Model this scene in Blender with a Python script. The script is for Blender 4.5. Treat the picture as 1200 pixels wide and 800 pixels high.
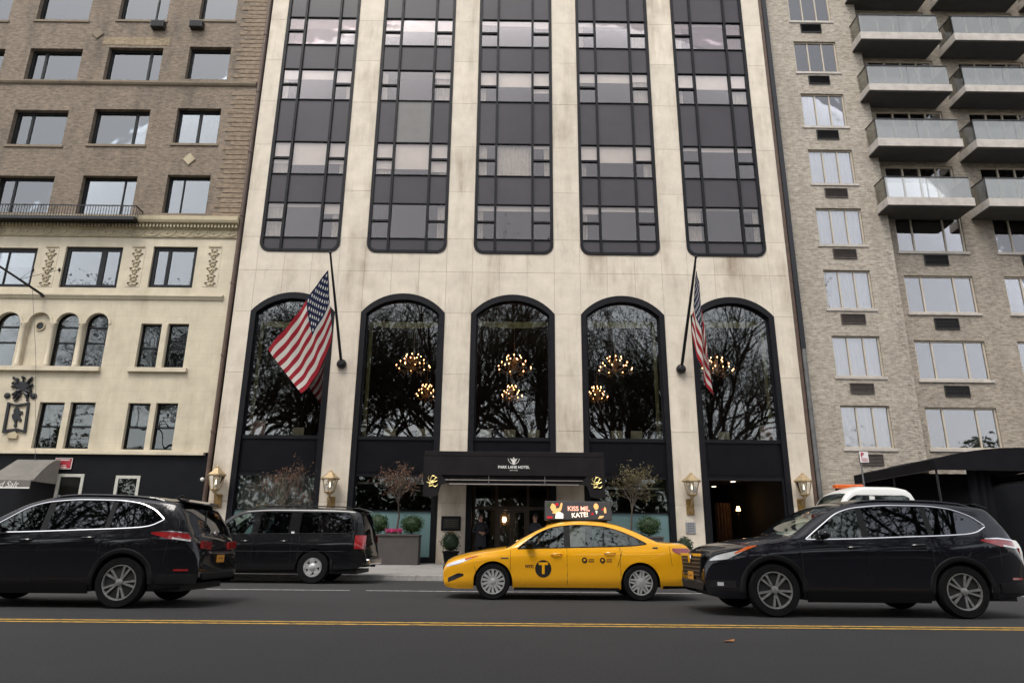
import bpy, bmesh, math, random
import numpy as np
from mathutils import Vector, Matrix

random.seed(7)
scene = bpy.context.scene
for o in list(bpy.data.objects):
    bpy.data.objects.remove(o, do_unlink=True)
COL = scene.collection
R = math.radians

# ------------------------------------------------------------------ camera
FPX = 810.0                                   # focal length in pixels of the 1200 px wide photograph
PITCH, YAW, ROLL = R(16.52), R(-0.346), R(-0.53)
CAM = np.array([-0.19, -27.0, 0.95])
_cp, _sp = math.cos(PITCH), math.sin(PITCH)
_fw, _up, _rt = np.array([0, _cp, _sp]), np.array([0, -_sp, _cp]), np.array([1., 0, 0])
_c, _s = math.cos(YAW), math.sin(YAW)
_Rz = np.array([[_c, -_s, 0], [_s, _c, 0], [0, 0, 1]])
_fw, _up, _rt = _Rz @ _fw, _Rz @ _up, _Rz @ _rt
_c, _s = math.cos(ROLL), math.sin(ROLL)
_up, _rt = _c * _up + _s * _rt, _c * _rt - _s * _up
cd = bpy.data.cameras.new('camera')
cd.sensor_width = 36.0
cd.lens = FPX / 1200.0 * 36.0
cd.clip_start, cd.clip_end = 0.05, 3000
camo = bpy.data.objects.new('camera', cd)
COL.objects.link(camo)
M4 = Matrix(((_rt[0], _up[0], -_fw[0], CAM[0]), (_rt[1], _up[1], -_fw[1], CAM[1]), (_rt[2], _up[2], -_fw[2], CAM[2]), (0, 0, 0, 1)))
camo.matrix_world = M4
scene.camera = camo


def at(px, py, Y):
    """point of a photograph pixel on the vertical plane y = Y (facade, canopy front, side of a car)"""
    d = _fw * FPX + _rt * (px - 600) - _up * (py - 400)
    return CAM + (Y - CAM[1]) / d[1] * d


def ax(px, py, Y=0.0): return float(at(px, py, Y)[0])
def az(px, py, Y=0.0): return float(at(px, py, Y)[2])


# ------------------------------------------------------------------ sky, sun, exposure
SUN_EL, SUN_AZ = R(60), R(206)                # azimuth from +Y towards +X: behind the camera
w = bpy.data.worlds.new('World')
scene.world = w
w.use_nodes = True
nt = w.node_tree
nt.nodes.clear()
sky = nt.nodes.new('ShaderNodeTexSky')
sky.sky_type = 'NISHITA'
sky.sun_disc = False
sky.sun_elevation = SUN_EL
sky.sun_rotation = SUN_AZ
sky.air_density = 1.0
sky.dust_density = 2.0
sky.ozone_density = 1.0
hs = nt.nodes.new('ShaderNodeHueSaturation')
hs.inputs['Saturation'].default_value = 0.22  # overcast: an almost colourless sky
bg = nt.nodes.new('ShaderNodeBackground')
bg.inputs['Strength'].default_value = 0.12
wo = nt.nodes.new('ShaderNodeOutputWorld')
nt.links.new(sky.outputs[0], hs.inputs['Color'])
nt.links.new(hs.outputs[0], bg.inputs['Color'])
nt.links.new(bg.outputs[0], wo.inputs['Surface'])
sl = bpy.data.lights.new('sun', 'SUN')
sl.energy = 0.9
sl.angle = R(24)
sl.color = (1.0, 0.95, 0.87)
so = bpy.data.objects.new('sun', sl)
COL.objects.link(so)
sdir = Vector((math.sin(SUN_AZ) * math.cos(SUN_EL), math.cos(SUN_AZ) * math.cos(SUN_EL), math.sin(SUN_EL)))
so.rotation_euler = (-sdir).to_track_quat('-Z', 'Y').to_euler()
so.location = sdir * 60
scene.view_settings.view_transform = 'Standard'
scene.view_settings.look = 'None'
scene.view_settings.exposure = 1.38
scene.view_settings.gamma = 1.0
scene.view_settings.use_curve_mapping = False
scene.render.engine = 'CYCLES'


# ------------------------------------------------------------------ mesh helpers
ORG = {}


def org(o):
    return ORG.get(o.name, Vector((0, 0, 0))) if o is not None else Vector((0, 0, 0))


def thing(name, label, cat, loc=(0, 0, 0), group=None, kind=None):
    o = bpy.data.objects.new(name, None)
    o.empty_display_size = 0.2
    COL.objects.link(o)
    o.location = loc
    o['label'] = label
    o['category'] = cat
    if group: o['group'] = group
    if kind: o['kind'] = kind
    ORG[o.name] = Vector(loc)
    return o


def tag(o, label=None, cat=None, group=None, kind=None):
    if label: o['label'] = label
    if cat: o['category'] = cat
    if group: o['group'] = group
    if kind: o['kind'] = kind
    return o


def link(name, me, parent=None, loc=(0, 0, 0), rot=(0, 0, 0), scale=(1, 1, 1)):
    """another object that shares the mesh data me; loc in world coordinates unless the parent sits at 0"""
    o = bpy.data.objects.new(name, me)
    COL.objects.link(o)
    if parent is not None:
        o.parent = parent
        o.location = Vector(loc) - org(parent)
    else:
        o.location = loc
    ORG[o.name] = Vector(loc)
    o.rotation_euler = rot
    o.scale = scale
    return o


def copy_tree(o, parent=None):
    c = o.copy()
    COL.objects.link(c)
    c.parent = parent
    ORG[c.name] = org(o).copy()
    for ch in o.children:
        copy_tree(ch, c)
    return c


class MB:
    def __init__(s):
        s.v, s.f, s.m = [], [], []

    def add(s, vs, fs, mi=0):
        n = len(s.v)
        s.v += [tuple(map(float, p)) for p in vs]
        s.f += [tuple(i + n for i in f) for f in fs]
        s.m += [mi] * len(fs)
        return s

    def box(s, x0, x1, y0, y1, z0, z1, mi=0):
        return s.add([(x0, y0, z0), (x1, y0, z0), (x1, y1, z0), (x0, y1, z0), (x0, y0, z1), (x1, y0, z1), (x1, y1, z1), (x0, y1, z1)],
                     [(0, 3, 2, 1), (4, 5, 6, 7), (0, 1, 5, 4), (1, 2, 6, 5), (2, 3, 7, 6), (3, 0, 4, 7)], mi)

    def prism(s, poly, y0, y1, mi=0):
        """polygon in x,z extruded along y"""
        n = len(poly)
        vs = [(p[0], y0, p[1]) for p in poly] + [(p[0], y1, p[1]) for p in poly]
        fs = [tuple(range(n)), tuple(range(2 * n - 1, n - 1, -1))]
        fs += [(i, i + n, (i + 1) % n + n, (i + 1) % n) for i in range(n)]
        return s.add(vs, fs, mi)

    def prismx(s, poly, x0, x1, mi=0):
        """polygon in y,z extruded along x"""
        n = len(poly)
        vs = [(x0, p[0], p[1]) for p in poly] + [(x1, p[0], p[1]) for p in poly]
        fs = [tuple(range(n)), tuple(range(2 * n - 1, n - 1, -1))]
        fs += [(i, i + n, (i + 1) % n + n, (i + 1) % n) for i in range(n)]
        return s.add(vs, fs, mi)

    def prismz(s, poly, z0, z1, mi=0):
        n = len(poly)
        vs = [(p[0], p[1], z0) for p in poly] + [(p[0], p[1], z1) for p in poly]
        fs = [tuple(range(n)), tuple(range(2 * n - 1, n - 1, -1))]
        fs += [(i, i + n, (i + 1) % n + n, (i + 1) % n) for i in range(n)]
        return s.add(vs, fs, mi)

    def ribbon(s, outer, inner, y0, y1, closed=False, mi=0):
        """strip between two equally long x,z paths, extruded along y"""
        n = len(outer)
        vs = [(p[0], y0, p[1]) for p in outer] + [(p[0], y0, p[1]) for p in inner] + [(p[0], y1, p[1]) for p in outer] + [(p[0], y1, p[1]) for p in inner]
        fs = []
        for i in range(n if closed else n - 1):
            j = (i + 1) % n
            fs += [(i, j, n + j, n + i), (2 * n + i, 3 * n + i, 3 * n + j, 2 * n + j), (i, 2 * n + i, 2 * n + j, j), (n + i, n + j, 3 * n + j, 3 * n + i)]
        if not closed:
            fs += [(0, n, 3 * n, 2 * n), (n - 1, 3 * n - 1, 4 * n - 1, 2 * n - 1)]
        return s.add(vs, fs, mi)

    def tube(s, pts, r, n=6, mi=0, cap=True):
        pts = [Vector(p) for p in pts]
        k = len(pts)
        rs = r if isinstance(r, (list, tuple)) else [r] * k
        vs, fs = [], []
        up = Vector((0, 0, 1))
        for i, p in enumerate(pts):
            d = (pts[min(i + 1, k - 1)] - pts[max(i - 1, 0)])
            if d.length < 1e-9: d = Vector((0, 0, 1))
            d.normalize()
            u = d.cross(up)
            if u.length < 0.05: u = d.cross(Vector((1, 0, 0)))
            u.normalize()
            q = d.cross(u)
            for a in range(n):
                t = 2 * math.pi * a / n
                vs.append(p + (u * math.cos(t) + q * math.sin(t)) * rs[i])
        for i in range(k - 1):
            for a in range(n):
                b = (a + 1) % n
                fs.append((i * n + a, i * n + b, (i + 1) * n + b, (i + 1) * n + a))
        if cap:
            fs += [tuple(range(n - 1, -1, -1)), tuple(range((k - 1) * n, k * n))]
        return s.add(vs, fs, mi)

    def lathe(s, prof, n=16, c=(0, 0, 0), axis='z', mi=0, caps=True):
        vs, fs = [], []
        for r, h in prof:
            for a in range(n):
                t = 2 * math.pi * a / n
                if axis == 'z': p = (c[0] + r * math.cos(t), c[1] + r * math.sin(t), c[2] + h)
                elif axis == 'y': p = (c[0] + r * math.cos(t), c[1] + h, c[2] + r * math.sin(t))
                else: p = (c[0] + h, c[1] + r * math.cos(t), c[2] + r * math.sin(t))
                vs.append(p)
        k = len(prof)
        for i in range(k - 1):
            for a in range(n):
                b = (a + 1) % n
                fs.append((i * n + a, i * n + b, (i + 1) * n + b, (i + 1) * n + a))
        if caps:
            fs += [tuple(range(n - 1, -1, -1)), tuple(range((k - 1) * n, k * n))]
        return s.add(vs, fs, mi)

    def ball(s, c, r, n=10, m=6, mi=0):
        if not isinstance(r, (tuple, list)): r = (r, r, r)
        vs, fs = [], []
        for i in range(m + 1):
            ph = math.pi * i / m
            for a in range(n):
                t = 2 * math.pi * a / n
                vs.append((c[0] + r[0] * math.sin(ph) * math.cos(t), c[1] + r[1] * math.sin(ph) * math.sin(t), c[2] + r[2] * math.cos(ph)))
        for i in range(m):
            for a in range(n):
                b = (a + 1) % n
                fs.append((i * n + a, (i + 1) * n + a, (i + 1) * n + b, i * n + b))
        return s.add(vs, fs, mi)

    def grid(s, P, mi=0):
        """P[i][j] points"""
        a, b = len(P), len(P[0])
        vs = [p for row in P for p in row]
        fs = [(i * b + j, i * b + j + 1, (i + 1) * b + j + 1, (i + 1) * b + j) for i in range(a - 1) for j in range(b - 1)]
        return s.add(vs, fs, mi)

    def mesh(s, name, mats, off=(0, 0, 0), smooth=None, recalc=True, weld=0.0, bevel=0.0):
        me = bpy.data.meshes.new(name)
        if not isinstance(mats, (list, tuple)): mats = [mats]
        off = Vector(off)
        me.from_pydata([tuple(Vector(p) - off) for p in s.v], [], s.f)
        for mm in mats: me.materials.append(mm)
        me.polygons.foreach_set('material_index', s.m)
        if recalc or weld or bevel:
            bm = bmesh.new()
            bm.from_mesh(me)
            if weld: bmesh.ops.remove_doubles(bm, verts=bm.verts, dist=weld)
            if bevel:
                bmesh.ops.bevel(bm, geom=[e for e in bm.edges if len(e.link_faces) == 2 and e.calc_face_angle(0) > 0.5], offset=bevel, segments=2, affect='EDGES', profile=0.5)
            if recalc: bmesh.ops.recalc_face_normals(bm, faces=bm.faces)
            bm.to_mesh(me)
            bm.free()
        if smooth is not None:
            me.polygons.foreach_set('use_smooth', [True] * len(me.polygons))
            try: me.set_sharp_from_angle(angle=R(smooth))
            except Exception: pass
        me.update()
        return me

    def pieces(s):
        """split into connected pieces"""
        key = {}
        par = list(range(len(s.v)))
        def find(a):
            while par[a] != a:
                par[a] = par[par[a]]
                a = par[a]
            return a
        for i, p in enumerate(s.v):
            k = (round(p[0], 4), round(p[1], 4), round(p[2], 4))
            if k in key: par[find(i)] = find(key[k])
            else: key[k] = i
        for f in s.f:
            for i in f[1:]: par[find(i)] = find(f[0])
        groups = {}
        for f, mi in zip(s.f, s.m): groups.setdefault(find(f[0]), []).append((f, mi))
        out = []
        for fl in groups.values():
            m, idx = MB(), {}
            for f, mi in fl:
                for i in f:
                    if i not in idx:
                        idx[i] = len(m.v)
                        m.v.append(s.v[i])
                m.f.append(tuple(idx[i] for i in f))
                m.m.append(mi)
            out.append(m)
        return out

    def build_each(s, name, mats, parent=None, smooth=None, **k):
        return [m.build(name, mats, parent, smooth, **k) for m in s.pieces()][0]

    def build(s, name, mats, parent=None, smooth=None, recalc=True, weld=0.0, bevel=0.0, kind=None):
        L = org(parent)
        o = bpy.data.objects.new(name, s.mesh(name, mats, L, smooth, recalc, weld, bevel))
        COL.objects.link(o)
        if parent is not None: o.parent = parent
        ORG[o.name] = L.copy()
        if kind: o['kind'] = kind
        return o


_FONT_CACHE = {}


def text_geo(body, size=1.0, extrude=0.004, align='CENTER', shear=0.0, bold=0.0, spacing=1.0):
    cu = bpy.data.curves.new('txt', 'FONT')
    cu.body = body
    cu.size = size
    cu.extrude = extrude
    cu.align_x = align
    cu.align_y = 'CENTER'
    cu.shear = shear
    cu.offset = bold
    cu.space_character = spacing
    cu.resolution_u = 3
    o = bpy.data.objects.new('txt', cu)
    COL.objects.link(o)
    dg = bpy.context.evaluated_depsgraph_get()
    me = bpy.data.meshes.new_from_object(o.evaluated_get(dg))
    vs = [v.co.copy() for v in me.vertices]
    fs = [tuple(p.vertices) for p in me.polygons]
    bpy.data.objects.remove(o, do_unlink=True)
    bpy.data.meshes.remove(me)
    bpy.data.curves.remove(cu)
    return vs, fs


def text_xz(mb, body, size, cx, y, cz, rot=0.0, mi=0, sx=1.0, **kw):
    """lettering on a vertical plane that faces -y"""
    vs, fs = text_geo(body, size, **kw)
    c, s = math.cos(rot), math.sin(rot)
    mb.add([(cx + (p.x * sx * c - p.y * s), y - p.z, cz + (p.x * sx * s + p.y * c)) for p in vs], fs, mi)


# ------------------------------------------------------------------ materials
def lin(r, g, b):
    def f(u):
        u /= 255.0
        return u / 12.92 if u <= 0.04045 else ((u + 0.055) / 1.055) ** 2.4
    return (f(r), f(g), f(b), 1.0)


def c4(c): return tuple(c) if len(c) == 4 else (c[0], c[1], c[2], 1.0)


def new_mat(name):
    m = bpy.data.materials.new(name)
    m.use_nodes = True
    n = m.node_tree
    n.nodes.clear()
    out = n.nodes.new('ShaderNodeOutputMaterial')
    return m, n, out


def mixc(n, fac, a, b, blend='MIX'):
    x = n.nodes.new('ShaderNodeMix')
    x.data_type = 'RGBA'
    x.blend_type = blend
    for sock, val in ((0, fac), (6, a), (7, b)):
        if hasattr(val, 'links'): n.links.new(val, x.inputs[sock])
        elif isinstance(val, (int, float)): x.inputs[sock].default_value = val
        else: x.inputs[sock].default_value = c4(val)
    return x.outputs[2]


def mth(n, op, a, b=None, clamp=False):
    x = n.nodes.new('ShaderNodeMath')
    x.operation = op
    x.use_clamp = clamp
    for i, val in ((0, a), (1, b)):
        if val is None: continue
        if hasattr(val, 'links'): n.links.new(val, x.inputs[i])
        else: x.inputs[i].default_value = val
    return x.outputs[0]


def noise(n, vec, scale, detail=4, rough=0.6, out='Fac'):
    x = n.nodes.new('ShaderNodeTexNoise')
    x.inputs['Scale'].default_value = scale
    x.inputs['Detail'].default_value = detail
    x.inputs['Roughness'].default_value = rough
    n.links.new(vec, x.inputs['Vector'])
    return x.outputs[out]


def ramp(n, fac, stops):
    x = n.nodes.new('ShaderNodeValToRGB')
    e = x.color_ramp.elements
    while len(e) < len(stops): e.new(0.5)
    for el, (p, c) in zip(e, stops):
        el.position = p
        el.color = c4(c) if not isinstance(c, (int, float)) else (c, c, c, 1)
    n.links.new(fac, x.inputs[0])
    return x.outputs[0]


def wpos(n):
    return n.nodes.new('ShaderNodeNewGeometry').outputs['Position']


def scaled(n, vec, sx, sy, sz):
    x = n.nodes.new('ShaderNodeMapping')
    x.inputs['Scale'].default_value = (sx, sy, sz)
    n.links.new(vec, x.inputs['Vector'])
    return x.outputs[0]


def pm(name, col, rough=0.6, metal=0.0, var=0.12, vs=4.0, bump=0.0, bs=60.0, coat=0.0, spec=0.5, rvar=0.0, dirt=None, alpha=None, trans=0.0, rand=0.0, sss=None):
    """principled material: base colour with noise variation, bump, optional dirt layer and per-object variation"""
    m, n, out = new_mat(name)
    b = n.nodes.new('ShaderNodeBsdfPrincipled')
    n.links.new(b.outputs[0], out.inputs[0])
    tc = n.nodes.new('ShaderNodeTexCoord').outputs['Object']
    col = c4(col)
    cur = None
    if var:
        f = noise(n, tc, vs, 5)
        dk = tuple(c * (1 - var) for c in col[:3])
        lt = tuple(min(1, c * (1 + var)) for c in col[:3])
        cur = ramp(n, f, [(0.3, dk), (0.7, lt)])
    if dirt:
        f = ramp(n, noise(n, tc, dirt[1], 6, 0.7), [(0.45, 0.0), (0.75, 1.0)])
        cur = mixc(n, mth(n, 'MULTIPLY', f, dirt[2]), cur if cur is not None else col, dirt[0])
    if rand:
        oi = n.nodes.new('ShaderNodeObjectInfo')
        k = mth(n, 'MULTIPLY_ADD', oi.outputs['Random'], 2 * rand)
        k.node.inputs[2].default_value = 1 - rand
        cc = n.nodes.new('ShaderNodeCombineColor')
        for i in range(3): n.links.new(k, cc.inputs[i])
        cur = mixc(n, 1.0, cur if cur is not None else col, cc.outputs[0], 'MULTIPLY')
    if cur is not None: n.links.new(cur, b.inputs['Base Color'])
    else: b.inputs['Base Color'].default_value = col
    b.inputs['Roughness'].default_value = rough
    if rvar:
        f = ramp(n, noise(n, tc, vs * 1.7, 4), [(0.3, max(0, rough - rvar)), (0.7, min(1, rough + rvar))])
        n.links.new(f, b.inputs['Roughness'])
    b.inputs['Metallic'].default_value = metal
    b.inputs['Coat Weight'].default_value = coat
    b.inputs['Coat Roughness'].default_value = 0.04
    b.inputs['Specular IOR Level'].default_value = spec
    if trans: b.inputs['Transmission Weight'].default_value = trans
    if bump:
        bn = n.nodes.new('ShaderNodeBump')
        bn.inputs['Strength'].default_value = bump
        bn.inputs['Distance'].default_value = 0.02
        n.links.new(noise(n, tc, bs, 5), bn.inputs['Height'])
        n.links.new(bn.outputs[0], b.inputs['Normal'])
    return m


def glass(name, refl=0.2, tint=(0.6, 0.6, 0.6), gcol=(0.9, 0.9, 0.9), rough=0.015, wob=0.012, ws=1.2):
    """window pane: part mirror, part tinted see-through, slightly wavy"""
    m, n, out = new_mat(name)
    g = n.nodes.new('ShaderNodeBsdfGlossy')
    g.inputs['Color'].default_value = c4(gcol)
    g.inputs['Roughness'].default_value = rough
    t = n.nodes.new('ShaderNodeBsdfTransparent')
    t.inputs['Color'].default_value = c4(tint)
    lw = n.nodes.new('ShaderNodeFresnel')
    lw.inputs['IOR'].default_value = 1.5
    fac = mth(n, 'ADD', mth(n, 'MULTIPLY', lw.outputs[0], 0.9), refl - 0.036, clamp=True)
    mx = n.nodes.new('ShaderNodeMixShader')
    n.links.new(fac, mx.inputs[0])
    n.links.new(t.outputs[0], mx.inputs[1])
    n.links.new(g.outputs[0], mx.inputs[2])
    n.links.new(mx.outputs[0], out.inputs[0])
    if wob:
        bn = n.nodes.new('ShaderNodeBump')
        bn.inputs['Strength'].default_value = 1.0
        bn.inputs['Distance'].default_value = wob
        oi = n.nodes.new('ShaderNodeObjectInfo')
        v = n.nodes.new('ShaderNodeVectorMath')
        v.operation = 'ADD'
        n.links.new(wpos(n), v.inputs[0])
        cb = n.nodes.new('ShaderNodeCombineXYZ')
        n.links.new(mth(n, 'MULTIPLY', oi.outputs['Random'], 37.0), cb.inputs[0])
        n.links.new(cb.outputs[0], v.inputs[1])
        n.links.new(noise(n, v.outputs[0], ws, 1), bn.inputs['Height'])
        n.links.new(bn.outputs[0], g.inputs['Normal'])
    return m


def emis(name, col, st):
    m, n, out = new_mat(name)
    e = n.nodes.new('ShaderNodeEmission')
    e.inputs['Color'].default_value = c4(col)
    e.inputs['Strength'].default_value = st
    n.links.new(e.outputs[0], out.inputs[0])
    return m


def brick_mat(name, c1, c2, mortar, bw=0.21, rh=0.072, ms=0.010, stain=(0.05, 0.04, 0.035), samt=0.5, lightc=None):
    m, n, out = new_mat(name)
    b = n.nodes.new('ShaderNodeBsdfPrincipled')
    n.links.new(b.outputs[0], out.inputs[0])
    p = wpos(n)
    sp = n.nodes.new('ShaderNodeSeparateXYZ')
    n.links.new(p, sp.inputs[0])
    cb = n.nodes.new('ShaderNodeCombineXYZ')
    n.links.new(mth(n, 'ADD', sp.outputs[0], sp.outputs[1]), cb.inputs[0])
    n.links.new(sp.outputs[2], cb.inputs[1])
    bt = n.nodes.new('ShaderNodeTexBrick')
    bt.inputs['Scale'].default_value = 1.0
    bt.inputs['Brick Width'].default_value = bw
    bt.inputs['Row Height'].default_value = rh
    bt.inputs['Mortar Size'].default_value = ms
    bt.inputs['Mortar Smooth'].default_value = 0.2
    bt.inputs['Bias'].default_value = -0.1
    bt.inputs['Color1'].default_value = c4(c1)
    bt.inputs['Color2'].default_value = c4(c2)
    bt.inputs['Mortar'].default_value = c4(mortar)
    n.links.new(cb.outputs[0], bt.inputs['Vector'])
    cur = bt.outputs['Color']
    f = ramp(n, noise(n, cb.outputs[0], 9.0, 3), [(0.35, 0.0), (0.7, 1.0)])
    cur = mixc(n, mth(n, 'MULTIPLY', f, 0.45), cur, tuple(x * 0.45 for x in c1[:3]))
    f = ramp(n, noise(n, scaled(n, cb.outputs[0], 4.2, 12.0, 1), 1.0, 2, 0.5), [(0.46, 0.0), (0.62, 1.0)])
    cur = mixc(n, mth(n, 'MULTIPLY', f, 0.42), cur, tuple(min(1, x * 1.5) for x in c1[:3]))
    if lightc:
        f = ramp(n, noise(n, scaled(n, cb.outputs[0], 1.0, 2.2, 1), 3.1, 4), [(0.5, 0.0), (0.68, 1.0)])
        cur = mixc(n, mth(n, 'MULTIPLY', f, 0.55), cur, lightc)
    f = ramp(n, noise(n, scaled(n, cb.outputs[0], 1.0, 0.35, 1), 0.9, 6, 0.65), [(0.48, 0.0), (0.75, 1.0)])
    cur = mixc(n, mth(n, 'MULTIPLY', f, samt), cur, stain)
    n.links.new(cur, b.inputs['Base Color'])
    b.inputs['Roughness'].default_value = 0.9
    bn = n.nodes.new('ShaderNodeBump')
    bn.inputs['Strength'].default_value = 0.6
    bn.inputs['Distance'].default_value = 0.012
    n.links.new(mth(n, 'SUBTRACT', 1.0, bt.outputs['Fac']), bn.inputs['Height'])
    n.links.new(bn.outputs[0], b.inputs['Normal'])
    return m


def stone_mat(name, col, stain, samt=0.5, rand=0.05, streak=(0.6, 0.09), rough=0.85, bl=None):
    """weathered limestone: mottling, vertical water streaks, tone that differs from block to block"""
    m, n, out = new_mat(name)
    b = n.nodes.new('ShaderNodeBsdfPrincipled')
    n.links.new(b.outputs[0], out.inputs[0])
    p = wpos(n)
    a = ramp(n, noise(n, p, 1.6, 6, 0.62), [(0.3, tuple(c * 0.86 for c in col[:3])), (0.72, tuple(min(1, c * 1.07) for c in col[:3]))])
    a = mixc(n, mth(n, 'MULTIPLY', ramp(n, noise(n, p, 14.0, 5), [(0.35, 0.0), (0.75, 1.0)]), 0.14), a, tuple(c * 0.6 for c in col[:3]))
    f = ramp(n, noise(n, scaled(n, p, streak[0], 1, streak[1]), 1.5, 6, 0.68), [(0.46, 0.0), (0.72, 1.0)])
    f2 = ramp(n, noise(n, p, 0.45, 3), [(0.38, 0.0), (0.62, 1.0)])
    a = mixc(n, mth(n, 'MULTIPLY', mth(n, 'MULTIPLY', f, f2), samt), a, stain)
    f3 = ramp(n, noise(n, scaled(n, p, 2.2, 1, 0.55), 1.2, 6, 0.7), [(0.6, 0.0), (0.78, 1.0)])
    a = mixc(n, mth(n, 'MULTIPLY', f3, samt * 0.5), a, tuple(c * 0.8 for c in stain[:3]))
    if rand:
        oi = n.nodes.new('ShaderNodeObjectInfo')
        k = mth(n, 'MULTIPLY_ADD', oi.outputs['Random'], 2 * rand)
        k.node.inputs[2].default_value = 1 - rand
        cc = n.nodes.new('ShaderNodeCombineColor')
        for i in range(3): n.links.new(k, cc.inputs[i])
        a = mixc(n, 1.0, a, cc.outputs[0], 'MULTIPLY')
    if bl:
        sp = n.nodes.new('ShaderNodeSeparateXYZ')
        n.links.new(p, sp.inputs[0])
        cb = n.nodes.new('ShaderNodeCombineXYZ')
        n.links.new(mth(n, 'ADD', sp.outputs[0], sp.outputs[1]), cb.inputs[0])
        n.links.new(sp.outputs[2], cb.inputs[1])
        bt = n.nodes.new('ShaderNodeTexBrick')
        bt.inputs['Scale'].default_value = 1.0
        bt.inputs['Brick Width'].default_value = bl[0]
        bt.inputs['Row Height'].default_value = bl[1]
        bt.inputs['Mortar Size'].default_value = 0.008
        bt.inputs['Mortar Smooth'].default_value = 0.4
        n.links.new(cb.outputs[0], bt.inputs['Vector'])
        a = mixc(n, mth(n, 'MULTIPLY', bt.outputs['Fac'], 0.35), a, tuple(c * 0.5 for c in col[:3]))
    n.links.new(a, b.inputs['Base Color'])
    b.inputs['Roughness'].default_value = rough
    bn = n.nodes.new('ShaderNodeBump')
    bn.inputs['Strength'].default_value = 0.25
    bn.inputs['Distance'].default_value = 0.01
    n.links.new(noise(n, p, 40.0, 5), bn.inputs['Height'])
    n.links.new(bn.outputs[0], b.inputs['Normal'])
    return m


LIME = stone_mat('limestone', (0.64, 0.565, 0.465), (0.23, 0.17, 0.11), 0.95, 0.05)
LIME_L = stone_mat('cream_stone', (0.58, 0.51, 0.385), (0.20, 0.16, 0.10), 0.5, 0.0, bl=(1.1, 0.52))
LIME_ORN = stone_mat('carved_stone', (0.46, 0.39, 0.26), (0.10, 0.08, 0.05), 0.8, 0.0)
BROWNST = stone_mat('weathered_brownstone', (0.21, 0.165, 0.115), (0.06, 0.05, 0.04), 0.8, 0.0)
MORTAR = pm('mortar', (0.30, 0.26, 0.20), 0.95, var=0.15, vs=3)
BRICK_L = brick_mat('brown_brick', (0.215, 0.165, 0.12), (0.105, 0.08, 0.058), (0.24, 0.20, 0.16), samt=0.65, stain=(0.05, 0.042, 0.034))
BRICK_Q = brick_mat('pale_brown_brick', (0.27, 0.20, 0.135), (0.17, 0.12, 0.08), (0.22, 0.18, 0.14), samt=0.35)
BRICK_R = brick_mat('grey_brick', (0.36, 0.315, 0.255), (0.23, 0.19, 0.15), (0.40, 0.36, 0.31), samt=0.3, stain=(0.15, 0.125, 0.10), lightc=(0.50, 0.455, 0.39), bw=0.26, rh=0.085)
BRICK_R2 = brick_mat('grey_brown_brick', (0.31, 0.265, 0.21), (0.18, 0.145, 0.115), (0.33, 0.29, 0.245), samt=0.4, stain=(0.11, 0.09, 0.07), lightc=(0.40, 0.355, 0.30), bw=0.26, rh=0.085)
BRONZE = pm('dark_bronze_frame', (0.006, 0.006, 0.008), 0.5, 0.0, spec=0.18, var=0.3, vs=2, rvar=0.12)
BLACKM = pm('black_metal', (0.008, 0.008, 0.010), 0.42, 0.2, var=0.3, vs=3, rvar=0.1)
SPAN = pm('spandrel_glass', (0.046, 0.041, 0.046), 0.30, 0.0, var=0.12, vs=0.8, spec=0.3, rand=0.14)
SPAN2 = pm('pale_spandrel_glass', (0.13, 0.12, 0.11), 0.2, 0.0, var=0.1, vs=1.2, spec=0.6)
BLKPAN = pm('black_panel', (0.0055, 0.0055, 0.007), 0.35, 0.0, var=0.25, vs=1.5, spec=0.12)
GL_TALL = glass('bronze_tinted_glass', 0.05, (1.0, 0.99, 0.985), (0.92, 0.87, 0.87), wob=0.002)
GL_ARCH = glass('arched_window_glass', 0.085, (0.93, 0.93, 0.91), (0.92, 0.94, 0.95), wob=0.004, ws=0.8)
GL_L = glass('old_window_glass', 0.145, (0.75, 0.77, 0.77), (0.93, 0.95, 0.97), wob=0.0015)
GL_LD = glass('sash_window_glass', 0.055, (0.9, 0.9, 0.9), (0.9, 0.95, 0.95), wob=0.02)
GL_R = glass('flat_window_glass', 0.15, (0.93, 0.93, 0.94), (0.96, 0.95, 0.96), wob=0.002)
GL_BAL = glass('balcony_glass', 0.045, (0.97, 0.98, 0.97), (1.0, 0.99, 0.97), wob=0.0)
GL_SHOP = glass('shop_window_glass', 0.055, (0.9, 0.91, 0.9), (0.9, 0.95, 0.95), wob=0.004)
FROST = pm('frosted_teal_glass', (0.13, 0.215, 0.22), 0.35, 0.0, var=0.08, vs=1.0, spec=0.5)
BLIND = pm('cream_roller_blind', (0.88, 0.79, 0.67), 0.85, var=0.05, vs=2, rand=0.06)
CURTAIN = pm('cream_curtain', (0.60, 0.54, 0.44), 0.9, var=0.12, vs=5, rand=0.1)
CURT_G = pm('grey_net_curtain', (0.30, 0.31, 0.30), 0.9, var=0.3, vs=6)
WHITEB = pm('white_blind', (0.80, 0.80, 0.78), 0.85, var=0.04, vs=2, rand=0.06)
OLIVE = pm('olive_valance', (0.30, 0.28, 0.13), 0.85, var=0.15, vs=4)
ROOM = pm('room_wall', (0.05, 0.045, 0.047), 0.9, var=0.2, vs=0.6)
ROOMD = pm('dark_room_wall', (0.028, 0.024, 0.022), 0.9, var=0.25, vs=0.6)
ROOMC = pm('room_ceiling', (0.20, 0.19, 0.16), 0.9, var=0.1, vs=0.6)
DKFRAME = pm('dark_window_frame', (0.010, 0.011, 0.012), 0.5, 0.0, spec=0.2, var=0.25, vs=4)
CRFRAME = pm('cream_window_frame', (0.46, 0.40, 0.32), 0.55, var=0.1, vs=5)
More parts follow.
